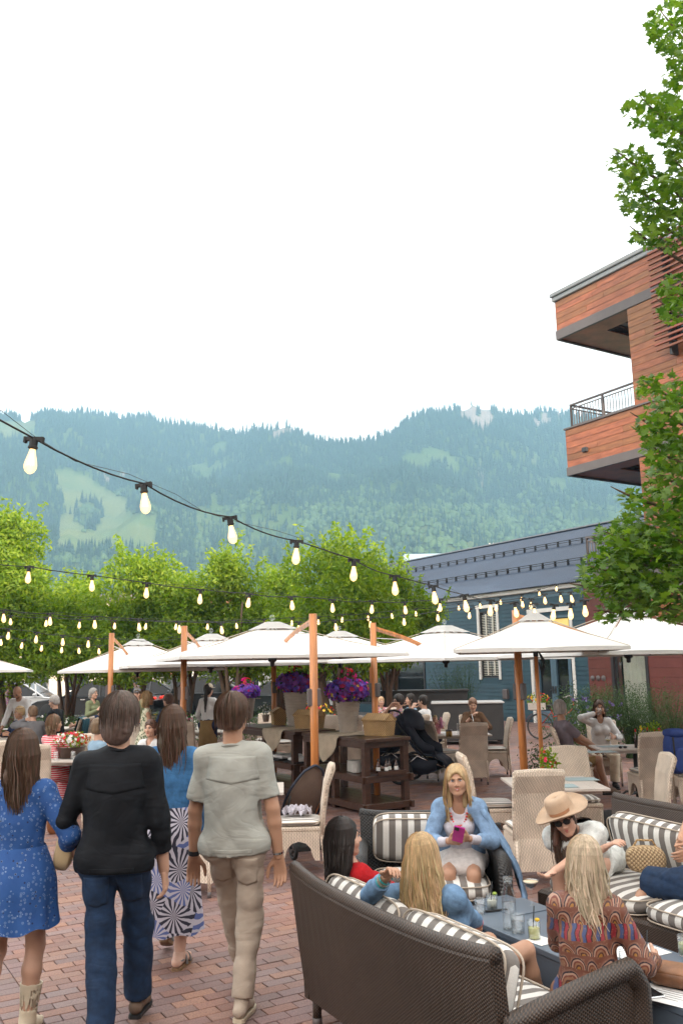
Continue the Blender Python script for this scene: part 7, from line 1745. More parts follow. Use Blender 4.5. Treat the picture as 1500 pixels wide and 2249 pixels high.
    info = dict(root=root, hc=hc, HL=HL, Rh=Rh, wrR=wrR, wrL=wrL, elR=elR, elL=elL, P0=P0, knR=knR, knL=knL, shR=shR, shL=shL, k=k, fwd=fwd, rgt=rgt, up=up_, neckb=neckb)
    return info
def to_local(x, y, yaw, p, z0=0.0):
    p = Vector(p) - Vector((x, y, z0)); c, s_ = math.cos(-R(yaw)), math.sin(-R(yaw)); return v3(p.x * c - p.y * s_, p.x * s_ + p.y * c, p.z)
def sunglasses(pi, up=False, mat=None):
    HL = pi['HL']; dz = .075 if up else .004; dy = -.045 if up else 0; q = MB()
    for s_ in (-1, 1):
        c = HL(s_ * .032, .098 + dy, dz); Rm = pi['Rh']; b = MB().ball((0, 0, 0), (.027, .006, .021), 12, 6); b.v = [tuple(c + Rm @ (rotm(0, -40 if up else 0) @ np.array(v))) for v in b.v]; b.build('sunglass_lens', mat or m_black, pi['root'], True)
        q.tube([tuple(HL(s_ * .055, .092 + dy, dz + .006)), tuple(HL(s_ * .078, .05 + dy, dz + .004)), tuple(HL(s_ * .079, -.01 + dy, dz + .002))], .0026, 5)
    q.tube([tuple(HL(-.012, .104 + dy, dz + .004)), tuple(HL(.012, .104 + dy, dz + .004))], .0028, 5); q.build('glasses_frame', m_black, pi['root'])
def eyeglasses(pi):
    HL = pi['HL']; q = MB()
    for s_ in (-1, 1):
        q.tube([tuple(HL(s_ * .032 + .023 * math.cos(a), .102, .003 + .018 * math.sin(a))) for a in np.linspace(0, 6.283, 13)], .0022, 4, False); q.tube([tuple(HL(s_ * .055, .098, .006)), tuple(HL(s_ * .079, .0, .004))], .0022, 4)
    q.tube([tuple(HL(-.01, .104, .005)), tuple(HL(.01, .104, .005))], .0022, 4); q.build('glasses_frame', m_black, pi['root'])
# ------------------------------------------------------------------ patterned cloth
def pat_base(name, rough=.8):
    m, t, b = nodes(name); b.inputs['Roughness'].default_value = rough; c = coord(t); return m, t, b, c
m, t, b, c = pat_base('blue_floral_dress'); v = N(t, 'TexVoronoi', i_Scale=58.0); t.links.new(c, v.inputs['Vector']); d = v.outputs['Distance']
ring_ = ramp(t, d, [(.0, .9), (.10, .9), (.13, 0), (.24, 0), (.27, .8), (.33, .8), (.36, 0)], True); n = N(t, 'TexNoise', i_Scale=14.0, i_Detail=3.0); t.links.new(c, n.inputs['Vector']); v2 = N(t, 'TexVoronoi', i_Scale=58.0); t.links.new(c, v2.inputs['Vector'])
sel = math_(t, 'GREATER_THAN', N(t, 'SeparateColor').inputs[0] and 0 or 0, 0) if False else None
sc = N(t, 'SeparateColor'); t.links.new(v2.outputs['Color'], sc.inputs[0]); sel = math_(t, 'GREATER_THAN', sc.outputs[0], .45)
col = mixc(t, math_(t, 'MULTIPLY', ring_, sel), mixc(t, n.outputs['Fac'], (.010, .050, .20), (.022, .095, .30)), (.24, .33, .50)); dk_ = math_(t, 'GREATER_THAN', sc.outputs[1], .86); col = mixc(t, math_(t, 'MULTIPLY', dk_, ramp(t, d, [(0, 1), (.3, 0)], True)), col, (.01, .02, .08)); t.links.new(col, b.inputs['Base Color']); bump(t, b, n.outputs['Fac'], .3, .02); m_dress = m
m, t, b, c = pat_base('palm_print_skirt'); mp2 = N(t, 'Mapping'); mp2.inputs['Scale'].default_value = (1, .5, 1); t.links.new(c, mp2.inputs[0]); v = N(t, 'TexVoronoi', i_Scale=6.2); t.links.new(mp2.outputs[0], v.inputs['Vector'])
sb_ = N(t, 'VectorMath', operation='SUBTRACT'); sp0 = N(t, 'VectorMath', operation='SCALE'); sp0.inputs['Scale'].default_value = 1.0; t.links.new(mp2.outputs[0], sb_.inputs[0]); t.links.new(v.outputs['Position'], sb_.inputs[1]); s3 = N(t, 'SeparateXYZ'); t.links.new(sb_.outputs[0], s3.inputs[0])
an_ = math_(t, 'ARCTAN2', s3.outputs['Z'], math_(t, 'ADD', s3.outputs['X'], s3.outputs['Y'])); n = N(t, 'TexNoise', i_Scale=9.0, i_Detail=2.0); t.links.new(c, n.inputs['Vector'])
fan = math_(t, 'SINE', math_(t, 'MULTIPLY_ADD', n.outputs['Fac'], 9.0, math_(t, 'MULTIPLY', an_, 15.0))); sc = N(t, 'SeparateColor'); t.links.new(v.outputs['Color'], sc.inputs[0])
dark = mixc(t, math_(t, 'GREATER_THAN', sc.outputs[0], .6), (.02, .018, .035), (.09, .12, .30)); col = mixc(t, math_(t, 'GREATER_THAN', fan, .05), (.46, .43, .50), dark); t.links.new(col, b.inputs['Base Color']); m_skirtp = m
m, t, b, c = pat_base('paisley_blouse', .55); sx_ = N(t, 'SeparateXYZ'); t.links.new(c, sx_.inputs[0]); n = N(t, 'TexNoise', i_Scale=5.0, i_Detail=3.0); t.links.new(c, n.inputs['Vector'])
u_ = math_(t, 'MULTIPLY_ADD', n.outputs['Fac'], 1.6, math_(t, 'MULTIPLY', math_(t, 'ADD', sx_.outputs['X'], math_(t, 'MULTIPLY', sx_.outputs['Y'], .6)), 11.5)); v_ = math_(t, 'MULTIPLY_ADD', n.outputs['Fac'], 1.3, math_(t, 'MULTIPLY', sx_.outputs['Z'], 15)); rw = math_(t, 'FLOOR', v_)
uf = math_(t, 'SUBTRACT', math_(t, 'FRACT', math_(t, 'MULTIPLY_ADD', rw, .5, u_)), .5); vf = math_(t, 'FRACT', v_); rad = math_(t, 'SQRT', math_(t, 'ADD', math_(t, 'MULTIPLY', uf, uf), math_(t, 'MULTIPLY', math_(t, 'MULTIPLY', vf, vf), .38)))
arc = ramp(t, rad, [(0, (.30, .13, .02)), (.10, (.07, .02, .015)), (.17, (.24, .11, .06)), (.26, (.15, .035, .02)), (.33, (.36, .21, .15)), (.40, (.02, .012, .02)), (.46, (.20, .09, .06)), (.52, (.15, .05, .03))], True)
v2 = N(t, 'TexVoronoi', i_Scale=70.0); t.links.new(c, v2.inputs['Vector']); arc = mixc(t, ramp(t, v2.outputs['Distance'], [(.0, .5), (.35, 0)]), arc, (.36, .22, .14)); bnd_ = math_(t, 'GREATER_THAN', math_(t, 'FRACT', math_(t, 'MULTIPLY', rw, .25)), .7)
tri = ramp(t, math_(t, 'FRACT', math_(t, 'MULTIPLY', u_, 1.5)), [(0, (.05, .07, .17)), (.30, (.03, .01, .015)), (.38, (.25, .02, .03)), (.68, (.03, .01, .015)), (.76, (.22, .10, .05))], True); t.links.new(mixc(t, bnd_, arc, mixc(t, ramp(t, v2.outputs['Distance'], [(.0, .6), (.3, 0)]), tri, (.34, .18, .10))), b.inputs['Base Color']); bump(t, b, n.outputs['Fac'], .3, .02); m_pais = m
m_rstripe = striped('red_stripes', (.60, .04, .07), (.75, .62, .62), .030, 'Z', .62); m_white_fl = M('white_floral', (.62, .64, .62), .8, .22, 26, .4)
m, t, b, c = pat_base('green_print_dress'); n = N(t, 'TexNoise', i_Scale=26.0, i_Detail=2.0); t.links.new(c, n.inputs['Vector']); t.links.new(ramp(t, n.outputs['Fac'], [(0, (.60, .56, .42)), (.53, (.60, .56, .42)), (.55, (.10, .14, .07)), (1, (.10, .14, .07))], True), b.inputs['Base Color']); m_prd = m
m, t, b, c = pat_base('confetti_shirt'); v = N(t, 'TexVoronoi', i_Scale=60.0); t.links.new(c, v.inputs['Vector']); t.links.new(mixc(t, .5, (.30, .05, .08), v.outputs['Color']), b.inputs['Base Color']); m_conf = m
def denim(name, col): return M(name, col, .85, .32, 20, .45, fold=.7)
m_denim = denim('light_denim', (.12, .215, .35)); m_denim2 = denim('mid_denim', (.03, .12, .27)); m_jeans = denim('dark_jeans', (.006, .024, .066)); m_denim3 = denim('pale_denim', (.17, .27, .42))
m_blk = cloth('black_shirt', (.007, .008, .011), .3, 7, .3, .7); m_sage = cloth('sage_linen', (.35, .352, .32), .08, 10, .35); m_khaki = cloth('khaki_trousers', (.42, .345, .28), .1, 9, .35); m_wht = cloth('white_cotton', (.66, .66, .66), .05); m_redt = cloth('red_knit', (.36, .010, .014), .12, 30, .3)
m_tshirt = cloth('grey_violet_tee', (.20, .17, .20), .1); m_brh = cloth('brown_hoodie', (.10, .055, .03), .15); m_tan = cloth('tan_shorts', (.30, .20, .09), .15); m_cream = cloth('cream_leather', (.58, .50, .38), .1, 6, .2, .5); m_grn = cloth('olive_top', (.16, .18, .10), .12); m_navyt = cloth('navy_top', (.02, .03, .07), .15); m_greyk = cloth('grey_jacket', (.16, .16, .17), .15); m_lblue = cloth('pale_blue_shirt', (.22, .32, .42), .1); m_pinkk = cloth('pink_cloth', (.55, .25, .28), .1)
m_quilt = M('quilted_cream', (.60, .45, .26), .5, .08, 8, .3); m_phone = M('magenta_phone_case', (.55, .03, .30), .3, .1, bmp=0); m_felt = M('felt_hat', (.45, .32, .22), .85, .1, 10, .2); m_band = M('hat_band', (.33, .16, .08), .6, .2, 12)
def P(x, y, yaw, px, py, Y): return to_local(x, y, yaw, at(px, py, Y))
def P2(x, y, yaw, px, py, z): return to_local(x, y, yaw, gp(px, py, z))
def held(name, label, cat, pi, p, mat=None):
    w_ = pi['root'].matrix_basis @ Vector(p); return thing(name, label, cat, tuple(w_))
def Wd(pi, p):
    m_ = Matrix.Translation(pi['root'].location) @ Matrix.Rotation(pi['root'].rotation_euler.z, 4, 'Z'); return m_ @ Vector(p)
# ------------------------------------------------------------------ the four walkers
x, y = -1.82, 5.02
w1p = person('woman walking away in a blue floral mini dress and cream boots', x, y, 2, 1.63, True, vx=.008, arms=dict(R=v3(.215, .16, .93), L=v3(-.25, .05, .80)), elbow=dict(R=v3(.75, -.8, -.2)), legs=dict(R=v3(.06, .10, .09), L=v3(-.09, -.22, .20)),
             top=dict(mat=m_dress, infl=.018, sleeve='long', hem=.02, ainf=.030, finf=.026, cuff=.80, wr=.006), bottom=dict(type='skirt', mat=m_dress, hem=.60, hw=.235, hd=.20, fold=.07, top=.10, slant=.01), hair=dict(type='long', mat=m_hbrown, len=.34, back=.095, w=.115, wave=.01), shoes=dict(type='boot', mat=m_cream, sole=m_bark, pitchL=35), curl=(.4, .9))
cb_ = thing('clutch_bag', 'quilted cream clutch bag tucked under the arm of the woman in the blue dress', 'clutch bag', tuple(Wd(w1p, v3(.205, .10, 1.0))), R(8)); pillow(.05 * 2, .20, .20, bulge=.2).build('bag', m_quilt, cb_, True, (.03, 0, -.02), (0, R(10), 0))
for q in (-.05, .0, .05): MB().tube([(.082, -.10, q - .02), (.09, 0, q - .018), (.082, .10, q - .02)], .003, 4).build('quilt_seam', m_piping, cb_)
x, y = -1.27, 4.98
w2p = person('tall man walking away in a black shirt and dark blue jeans', x, y, 4, 1.82, False, vx=.008, bulk=1.0, lean=(0, 1), arms=dict(R=v3(.255, .06, .87), L=v3(-.225, .16, .92)), elbow=dict(R=v3(.3, -.9, -.2), L=v3(-.75, -.8, 0)), legs=dict(R=v3(.09, .32, .12), L=v3(-.04, -.05, .09)), head=(-6, 2, 2),
             top=dict(mat=m_blk, infl=.026, sleeve='long', collar=True, hem=-.07, cuffs=False, cuff=.62, ainf=.017, finf=.014, wr=.012, wf=16, flare=.004), bottom=dict(type='trousers', mat=m_jeans, infl=.006, wr=.009, ankle=.062, wf=22), hair=dict(type='collar', mat=m_hsalt, vol=.020), skin=m_skin, beard=m_hsalt, shoes=dict(type='shoe', mat=m_bark), curl=(.9, .45))
x, y = -1.21, 6.22
w3p = person('woman walking away in a denim shirt and palm print skirt', x, y, -4, 1.70, True, vx=.008, arms=dict(R=v3(.20, .12, .84), L=v3(-.25, .06, .80)), legs=dict(R=v3(.07, .0, .085), L=v3(-.10, .28, .16)), top=dict(mat=m_denim2, infl=.030, sleeve='long', hem=-.03, ainf=.03, wr=.007, flare=.01), bottom=dict(type='skirt', mat=m_skirtp, hem=.24, hw=.235, hd=.20, fold=.05), hair=dict(type='long', mat=m_hbrown, len=.36, back=.09, w=.11, wave=.006), shoes=dict(type='sandal', mat=M('sandal_strap', (.22, .22, .22), .4, .1), sole=M('cork_sole', (.22, .13, .07), .8, .15), pitchL=22), skin=m_skinp)
x, y = -.67, 5.38
w4p = person('man walking away in a pale sage short sleeved shirt and khaki trousers', x, y, -3, 1.80, False, vx=.008, lean=(-1.5, 1), arms=dict(R=v3(.27, .03, .79), L=v3(-.27, .10, .80)), elbow=dict(R=v3(.7, -.8, -.1), L=v3(-.7, -.8, -.1)), legs=dict(R=v3(.055, -.06, .10), L=v3(-.02, .42, .12)), head=(-12, 3, 2),
             top=dict(mat=m_sage, infl=.020, sleeve='short', sfrac=.80, ainf=.022, collar=True, hem=-.05, hemtilt=.12, wr=.010, wf=15, flare=.006), bottom=dict(type='trousers', mat=m_khaki, infl=.004, wr=.008, ankle=.050, wf=24), hair=dict(type='short', mat=m_hbrown, vol=.017), skin=m_skint, shoes=dict(type='shoe', mat=m_khaki, sole=m_cream, pitchL=18), curl=(.35, .4), palm=dict(R=v3(-.2, -1, 0), L=v3(.2, -1, 0)))
eyeglasses(w4p)
for pi, sd, mt, nm in ((w4p, 'L', m_black, 'wristwatch'), (w4p, 'R', m_chrome, 'bracelet'), (w2p, 'L', m_band, 'bracelet')):
    w_, e_ = pi['wr' + sd], pi['el' + sd]; d_ = (w_ - e_) / np.linalg.norm(w_ - e_); c_ = w_ - d_ * .02; MB().tube([tuple(c_ - d_ * (.014 if nm == 'wristwatch' else .006)), tuple(c_ + d_ * (.014 if nm == 'wristwatch' else .006))], .0345, 14, False).build(nm, mt, pi['root'], True)
def patch(pi, mats, name, cx_, cz, w_, h_, off=.0035, gar='trousers', taper=.15, dip=None):
    """a sewn-on piece laid on the back of a garment"""
    tg = [c for c in pi['root'].children if c.name.split('.')[0] == gar][0]; vs = []; n = 10
    for j in range(n + 1):
        for i in range(n + 1):
            u_, v_ = i / n - .5, j / n - .5; z = cz + v_ * h_ - (dip or .12 * h_) * (1 - abs(u_) * 2) * (1 - j / n); vs.append((cx_ + u_ * w_ * (1 + taper * v_), -.45, z))
    o = MB().add(vs, [(j * (n + 1) + i, j * (n + 1) + i + 1, (j + 1) * (n + 1) + i + 1, (j + 1) * (n + 1) + i) for j in range(n) for i in range(n)]).build(name, mats, pi['root'], True)
    md = o.modifiers.new('lay', 'SHRINKWRAP'); md.target = tg; md.wrap_method = 'PROJECT'; md.use_project_y = True; md.use_project_x = False; md.use_project_z = False; md.use_positive_direction = True; md.use_negative_direction = False; md.offset = off
    md2 = o.modifiers.new('thickness', 'SOLIDIFY'); md2.thickness = .003; return o
for pi, mt_, zz, hw2 in ((w2p, m_jeans, .80, .085), (w4p, m_khaki, .80, .080)):
    for s_ in (-1, 1): patch(pi, mt_, 'pocket', s_ * hw2, zz, .13, .14)
for pi, mt_ in ((w2p, m_blk), (w4p, m_sage)):
    z_ = pi['P0'][2]; patch(pi, mt_, 'hem', 0, z_ + (-.045 if pi is w2p else -.03) * 1.0, .24, .018, .002, 'shirt', 0); patch(pi, mt_, 'yoke', 0, z_ + .435, .30, .13, .0022, 'shirt', -.15, .025)
# ------------------------------------------------------------------ lounge group
def sitleg(px1, kx, ky, fx, fy): return None
# woman in red at the far end of the sofa
x, y = .19, 5.44
r1 = person('dark haired woman in a red top leaning back in the far sofa corner', x, y, -62, 1.56, True, vx=.008, hz=.39, lean=(0, -26), head=(-10, -22, 0), legs=dict(R=v3(.12, .58, .09), L=v3(-.10, .60, .09)), arms=dict(R=v3(.22, .28, .56), L=v3(-.30, .12, .56)), top=dict(mat=m_redt, infl=.020, sleeve='long', hem=-.02, wr=.006), bottom=dict(type='trousers', mat=m_jeans), hair=dict(type='long', mat=m_hdark, len=.30, back=.10, w=.11, wave=.008), shoes=dict(type='shoe', mat=m_wht))
# blonde in denim, mid sofa
x, y = .565, 4.86; yw = -52
r2 = person('long haired blonde woman in a blue denim shirt in the middle of the wicker sofa', x, y, yw, 1.56, True, vx=.008, hz=.38, lean=(0, -22), sh_yaw=10, head=(14, -20, 0), legs=dict(R=v3(.14, .50, .09), L=v3(-.06, .52, .09)), arms=dict(L=P2(x, y, yw, 850, 1925, .93), R=P2(x, y, yw, 1056, 2035, .52)), elbow=dict(L=v3(-.9, -.3, -.5), R=v3(.6, -.4, -.6)), top=dict(mat=m_denim, infl=.026, sleeve='long', cuff=.66, hem=-.03, wr=.007, ainf=.022), bottom=dict(type='shorts', mat=m_denim2, frac=.5), hair=dict(type='long', mat=m_hblond, len=.42, back=.13, w=.17, wave=.022, n=420, vol=.016), shoes=dict(type='sandal', mat=m_cream), skin=m_skint, palm=dict(L=v3(.2, -.3, -1)), curl=(.7, .5))
for j, (d0, col) in enumerate(((.02, (.05, .45, .45)), (.045, (.35, .32, .25)), (.065, (.05, .35, .40)))):
    w_, e_ = r2['wrL'], r2['elL']; d_ = (w_ - e_) / np.linalg.norm(w_ - e_); c_ = w_ - d_ * d0; MB().tube([tuple(c_ - d_ * .008), tuple(c_ + d_ * .008)], .035, 14, False).build('bracelet', M('turquoise_beads', col, .4, .3, 90, .5), r2['root'], True)
w_, e_ = r2['wrR'], r2['elR']; d_ = (w_ - e_) / np.linalg.norm(w_ - e_); MB().tube([tuple(w_ - d_ * .035), tuple(w_ - d_ * .018)], .034, 14, False).build('bracelet', M('red_beads', (.5, .03, .08), .5, .3, 90, .5), r2['root'], True)
# woman with phone
x, y = .87, 6.98; yw = 170
r3 = person('smiling blonde woman in a denim jacket with a phone in the armchair', x, y, yw, 1.56, True, vx=.008, hz=.50, lean=(0, 22), head=(2, 24, 4), face='smile', legs=dict(R=v3(.08, .44, .10), L=v3(-.11, .46, .10)), knee=dict(R=v3(.0, .6, 1), L=v3(0, .6, 1)), arms=dict(R=v3(.06, .42, .70), L=v3(-.07, .42, .72)), elbow=dict(R=v3(.8, -.3, -.7), L=v3(-.8, -.3, -.7)), top=dict(mat=cloth('lace_blouse', (.52, .50, .55), .15, 30, .5), infl=.010, sleeve='long', tucked=True, hem=.0, finf=.012, cuff=.9), bottom=dict(type='lap', mat=cloth('lace_skirt', (.56, .52, .50), .15, 30, .5), frac=.62), hair=dict(type='long', mat=m_hblond, len=.36, back=.06, w=.145, wave=.014, n=360, vol=.018), shoes=dict(type='sandal', mat=m_band), skin=m_skint, curl=(.8, .8), palm=dict(R=v3(-1, .1, .5), L=v3(1, .1, .5)))
ph2 = thing('smartphone', 'smartphone in a magenta case held up by the smiling woman', 'phone', tuple(Wd(r3, (r3['wrR'] + r3['wrL']) / 2 + v3(.0, .105, .045))), R(yw)); ph2.rotation_euler = (R(-38), R(-14), R(yw)); MB().box((0, 0, .02), (.078, .011, .155), 0, None, .004).build('case', m_phone, ph2); MB().box((0, -.007, .02), (.070, .002, .145)).build('screen', m_cglass, ph2); MB().box((.018, .007, .075), (.03, .004, .032), 0, None, .002).build('camera_bump', m_iron, ph2)
# her jacket hangs open from the shoulders: sleeves and two front panels
k_ = r3['k']; Nn, Uu, Rr, Ff = r3['neckb'], r3['up'], r3['rgt'], r3['fwd']
jf = Field(np.array([-.5, -.35, .55]), np.array([.5, .6, 1.25]), .010)
for s_, sh_, el_, wr_ in ((1, r3['shR'], r3['elR'], r3['wrR']), (-1, r3['shL'], r3['elL'], r3['wrL'])):
    jf.cap(Nn + Rr * s_ * .05 - Ff * .03, sh_ + Rr * s_ * .01, .050, .060, .03); jf.cap(sh_, el_, .058, .052, .03); jf.cap(el_, el_ + (wr_ - el_) * .45, .050, .047, .02); jf.cap(sh_ - Rr * s_ * .03 + Ff * .02, sh_ - Rr * s_ * .02 - Uu * .40 + Ff * .02, .055, .07, .03, (Ff, 1.3))
jf.cap(Nn - Uu * .08 - Ff * .06, Nn - Uu * .42 - Ff * .07, .10, .13, .04, (Ff, 1.5)); jf.cap(Nn + Uu * .03, Nn - Uu * .6 + Ff * .14, .062, .10, .01, cut=True); jf.ell(Nn + Ff * .13 - Uu * .22, v3(.075, .12, .30), None, .01, True); jf.wrinkle(.007, 22, 5); V, Q = jf.mesh(); link('denim_jacket', mesh_np('denim_jacket', V, Q, [m_denim3], True), r3['root'])
jb = MB(); Vj = []; 
for i in range(15):
    for j in range(7):
        u_, v_ = i / 14, j / 6 - .5; Vj.append(tuple(r3['shL'] * (1 - u_) + v3(-.36 - .05 * u_, .02 + .30 * u_, .30) * u_ + v3(-.05 + .015 * math.sin(j * 2.2 + i * .5), (.20 + .08 * u_) * v_, .0) + v3(0, 0, -.05 * math.sin(math.pi * u_)) + v3(-.07 * math.sin(math.pi * u_), 0, 0)))
jb.add(Vj, [(i * 7 + j, i * 7 + j + 1, (i + 1) * 7 + j + 1, (i + 1) * 7 + j) for i in range(14) for j in range(6)]); o = jb.build('jacket_panel', m_denim3, r3['root'], True); md = o.modifiers.new('thickness', 'SOLIDIFY'); md.thickness = .02
q = MB()
for i in range(16):
    a = math.pi * (i / 15); q.ball(tuple(Nn + Rr * .062 * math.cos(a) + Ff * (.05 + .055 * math.sin(a)) - Uu * (.02 + .10 * math.sin(a))), .009, 6, 4)
q.build('bead_necklace', M('coral_beads', (.55, .06, .05), .4, .4, 60, .4), r3['root'], True); MB().tube([tuple(Nn + Ff * .115 - Uu * .12), tuple(Nn + Ff * .135 - Uu * .24)], [.006, .012], 6).build('tassel', m_redt, r3['root'])
# woman in felt hat, bending in with the coupe
x, y = 1.86, 6.78; yw = 136
hand_t = P2(x, y, yw, 1200, 1930, .56); handL = P2(x, y, yw, 1330, 1862, .72)
r4 = person('woman in a felt hat and sunglasses leaning in to set down a cocktail', x, y, yw, 1.62, True, vx=.008, hz=.53, lean=(-6, 60), sh_yaw=12, head=(14, 40, 0), legs=dict(R=v3(.10, .40, .09), L=v3(-.12, .40, .09)), knee=dict(R=v3(.1, .8, .8), L=v3(-.1, .8, .8)), arms=dict(L=hand_t, R=handL), elbow=dict(L=v3(-.5, -.3, -.9), R=v3(.9, -.2, -.1)), top=dict(mat=m_white_fl, infl=.016, sleeve='short', sfrac=.62, ainf=.060, puff=True, hem=-.02, scoop=.10, wr=.009, wf=34), bottom=dict(type='lap', mat=m_white_fl, frac=.95), hair=dict(type='long', mat=m_hbrown, len=.36, back=-.02, w=.10, wave=.006, vol=.012), shoes=dict(type='sandal', mat=m_band), curl=(.5, .5), palm=dict(L=v3(.2, .3, 1)))
sunglasses(r4)
ha = MB(); HLm = r4['Rh']; hc4 = r4['hc']; sub = MB().lathe([(.182, .012), (.178, .004), (.12, -.006), (.094, .0), (.090, .03), (.087, .07), (.078, .098), (.06, .106), (.03, .100), (.001, .094)], n=36, cap=False, wob=lambda a, z: 1 + (.05 * math.cos(2 * a) if z > .05 else (.05 * math.cos(2 * a) + .0)))
sub.v = [(v[0], v[1] * 1.12, v[2] + (.022 * math.cos(2 * math.atan2(v[1], v[0])) * -1 if math.hypot(v[0], v[1]) > .15 else 0)) for v in sub.v]; ha.add([tuple(hc4 + HLm @ (np.array(v) + v3(0, -.012, .052))) for v in sub.v], sub.f); ho_ = ha.build('felt_hat', m_felt, r4['root'], True); md = ho_.modifiers.new('thickness', 'SOLIDIFY'); md.thickness = .005
sub = MB().lathe([(.0945, .003), (.0925, .024)], n=36, cap=False); MB().add([tuple(hc4 + HLm @ (v3(v[0], v[1] * 1.12, v[2] + .052) + v3(0, -.012, 0))) for v in sub.v], sub.f).build('hat_band', m_band, ho_, True)
cp = thing('coupe_cocktail', 'espresso cocktail in a coupe glass held over the table', 'cocktail', tuple(gp(1168, 1990, .4195)))
MB().lathe([(.034, .0), (.034, .002), (.004, .006), (.0035, .095), (.03, .112), (.050, .145), (.052, .152), (.049, .145), (.028, .116), (.001, .102)], n=24, cap=False).build('coupe', m_gl, cp, True); MB().lathe([(.001, .104), (.028, .117), (.047, .142), (.001, .142)], n=20, cap=False).build('coffee', M('espresso', (.04, .012, .005), .2, .1, bmp=0), cp, True); MB().lathe([(.001, .148), (.0475, .148), (.047, .143)], n=20, cap=False).build('foam', M('crema', (.62, .50, .34), .6, .1, 40), cp, True)
# paisley blouse
x, y = 1.11, 4.36; yw = -38
r5 = person('blonde woman in a paisley blouse on the near sofa end, back to us', x, y, yw, 1.50, True, vx=.008, hz=.40, lean=(0, 4), sh_yaw=22, head=(8, -4, 0), legs=dict(R=v3(.12, .36, .09), L=v3(-.12, .36, .09)), knee=dict(R=v3(.1, 1, 1), L=v3(-.1, 1, 1)), arms=dict(R=v3(.20, .32, .54), L=v3(-.18, .34, .54)), elbow=dict(R=v3(.6, -.5, -.9), L=v3(-.6, -.5, -.9)), top=dict(mat=m_pais, infl=.024, sleeve='long', hem=-.06, wr=.007, ainf=.026, collar=True), bottom=dict(type='trousers', mat=m_jeans), hair=dict(type='long', mat=hairmat('hair_ash_blond', (.46, .37, .26)), len=.36, back=.105, w=.115, wave=.02, n=440, vol=.018))
# red top, jeans, at the edge on the striped sofa
x, y = xat(1565, 6.2), 6.2; yw = 125
r6 = person('woman in a red sleeveless top and blue jeans cross legged on the striped sofa', x, y, yw, 1.70, True, vx=.008, hz=.54, lean=(0, 4), legs=dict(R=v3(-.30, .42, .42), L=v3(.32, .40, .46)), knee=dict(R=v3(.8, .8, .2), L=v3(-.9, .5, .1)), arms=dict(R=P2(x, y, yw, 1462, 1925, .66), L=P2(x, y, yw, 1448, 1940, .62)), elbow=dict(R=v3(.5, -.8, -.3), L=v3(-.7, -.8, -.3)), top=dict(mat=m_redt, infl=.010, sleeve='none', tucked=True, hem=.0), bottom=dict(type='trousers', mat=m_jeans, infl=.020, ankle=.10, wr=.006), hair=dict(type='long', mat=m_hbrown, len=.3), shoes=dict(type='sandal', mat=m_basket), skin=m_skint, curl=(.6, .6))
# ------------------------------------------------------------------ guests further back
def seated(label, px, Y, yaw, H, f, top, hair, bottom=None, arms=None, hz=.53, lean=(0, 3), head=(0, 0, 0), skin=None, ybk=0, **kw):
    return person(label, xat(px, Y), Y, yaw, H, f, hz=hz, lean=lean, head=head, legs=kw.pop('legs', dict(R=v3(.11, .42, .09), L=v3(-.11, .42, .09))), arms=arms or dict(R=v3(.14, .36, .80), L=v3(-.14, .36, .80)), elbow=dict(R=v3(.7, -.4, -.7), L=v3(-.7, -.4, -.7)), top=top, bottom=bottom or dict(type='trousers', mat=m_jeans), hair=hair, skin=skin, vx=kw.pop('vx', .013), **kw)
S1 = dict(type='short', mat=m_hdark)
a = seated('grey haired man in a violet grey tee and tan shorts looking over his shoulder', 1240, 13.6, -80, 1.82, False, dict(mat=m_tshirt, infl=.018, sleeve='short', hem=-.02), dict(type='short', mat=m_hgrey, vol=.016), dict(type='shorts', mat=m_tan, infl=.03, frac=.85), dict(R=v3(.10, .48, .66), L=v3(-.08, .44, .66)), head=(42, 0, 0), skin=m_skint, lean=(0, -4), legs=dict(R=v3(.16, .55, .09), L=v3(-.10, .62, .09)), vx=.011, shoes=dict(type='shoe', mat=m_bark))
b2_ = seated('long haired woman in a white jumper drinking from a glass', 1318, 14.6, 172, 1.70, True, dict(mat=m_wht, infl=.026, sleeve='long', hem=-.02, ainf=.03), dict(type='long', mat=m_hbrown, len=.36, back=.04, w=.13), dict(type='trousers', mat=m_cream), dict(R=v3(.08, .16, 1.14), L=v3(-.16, .36, .78)), skin=m_skint, vx=.011)
tumbler(0, 0, 'glass the woman in white is drinking from', .034, .10, p=Wd(b2_, b2_['HL'](.02, .155, -.10)))
c2_ = seated('woman in a brown hoodie eating with a fork at the far table', 1040, 17.3, 176, 1.66, True, dict(mat=m_brh, infl=.035, sleeve='3q', hem=-.02, ainf=.04, finf=.03), dict(type='bun', mat=m_hlight), None, dict(R=v3(.05, .30, .98), L=v3(-.20, .38, .79)), head=(0, -16, 0)); sunglasses(c2_, True)
MB().tube([tuple(c2_['wrR'] + v3(.0, .05, .05)), tuple(c2_['wrR'] + v3(-.02, .12, -.08))], .006, 5).build('fork', m_chrome, c2_['root'])
ba_ = seated('baby in pink with a bottle at the table edge', 957, 16.2, 160, .86, True, dict(mat=m_pinkk, infl=.02, sleeve='short', hem=0), dict(type='short', mat=m_hblond, vol=.004), None, dict(R=v3(-.05, .18, .94), L=v3(-.1, .18, .93)), hz=.66, legs=dict(R=v3(.06, .2, .55), L=v3(-.06, .2, .55)))
bo_ = thing('baby_bottle', 'pink handled bottle held by the baby', 'bottle', (xat(969, 15.9), 15.9, .86)); MB().lathe([(.001, 0), (.032, 0), (.034, .12), (.026, .14), (.02, .17), (.006, .19), (.001, .19)], n=14, cap=False).build('body', M('pink_plastic', (.65, .25, .42), .4, .1), bo_, True)
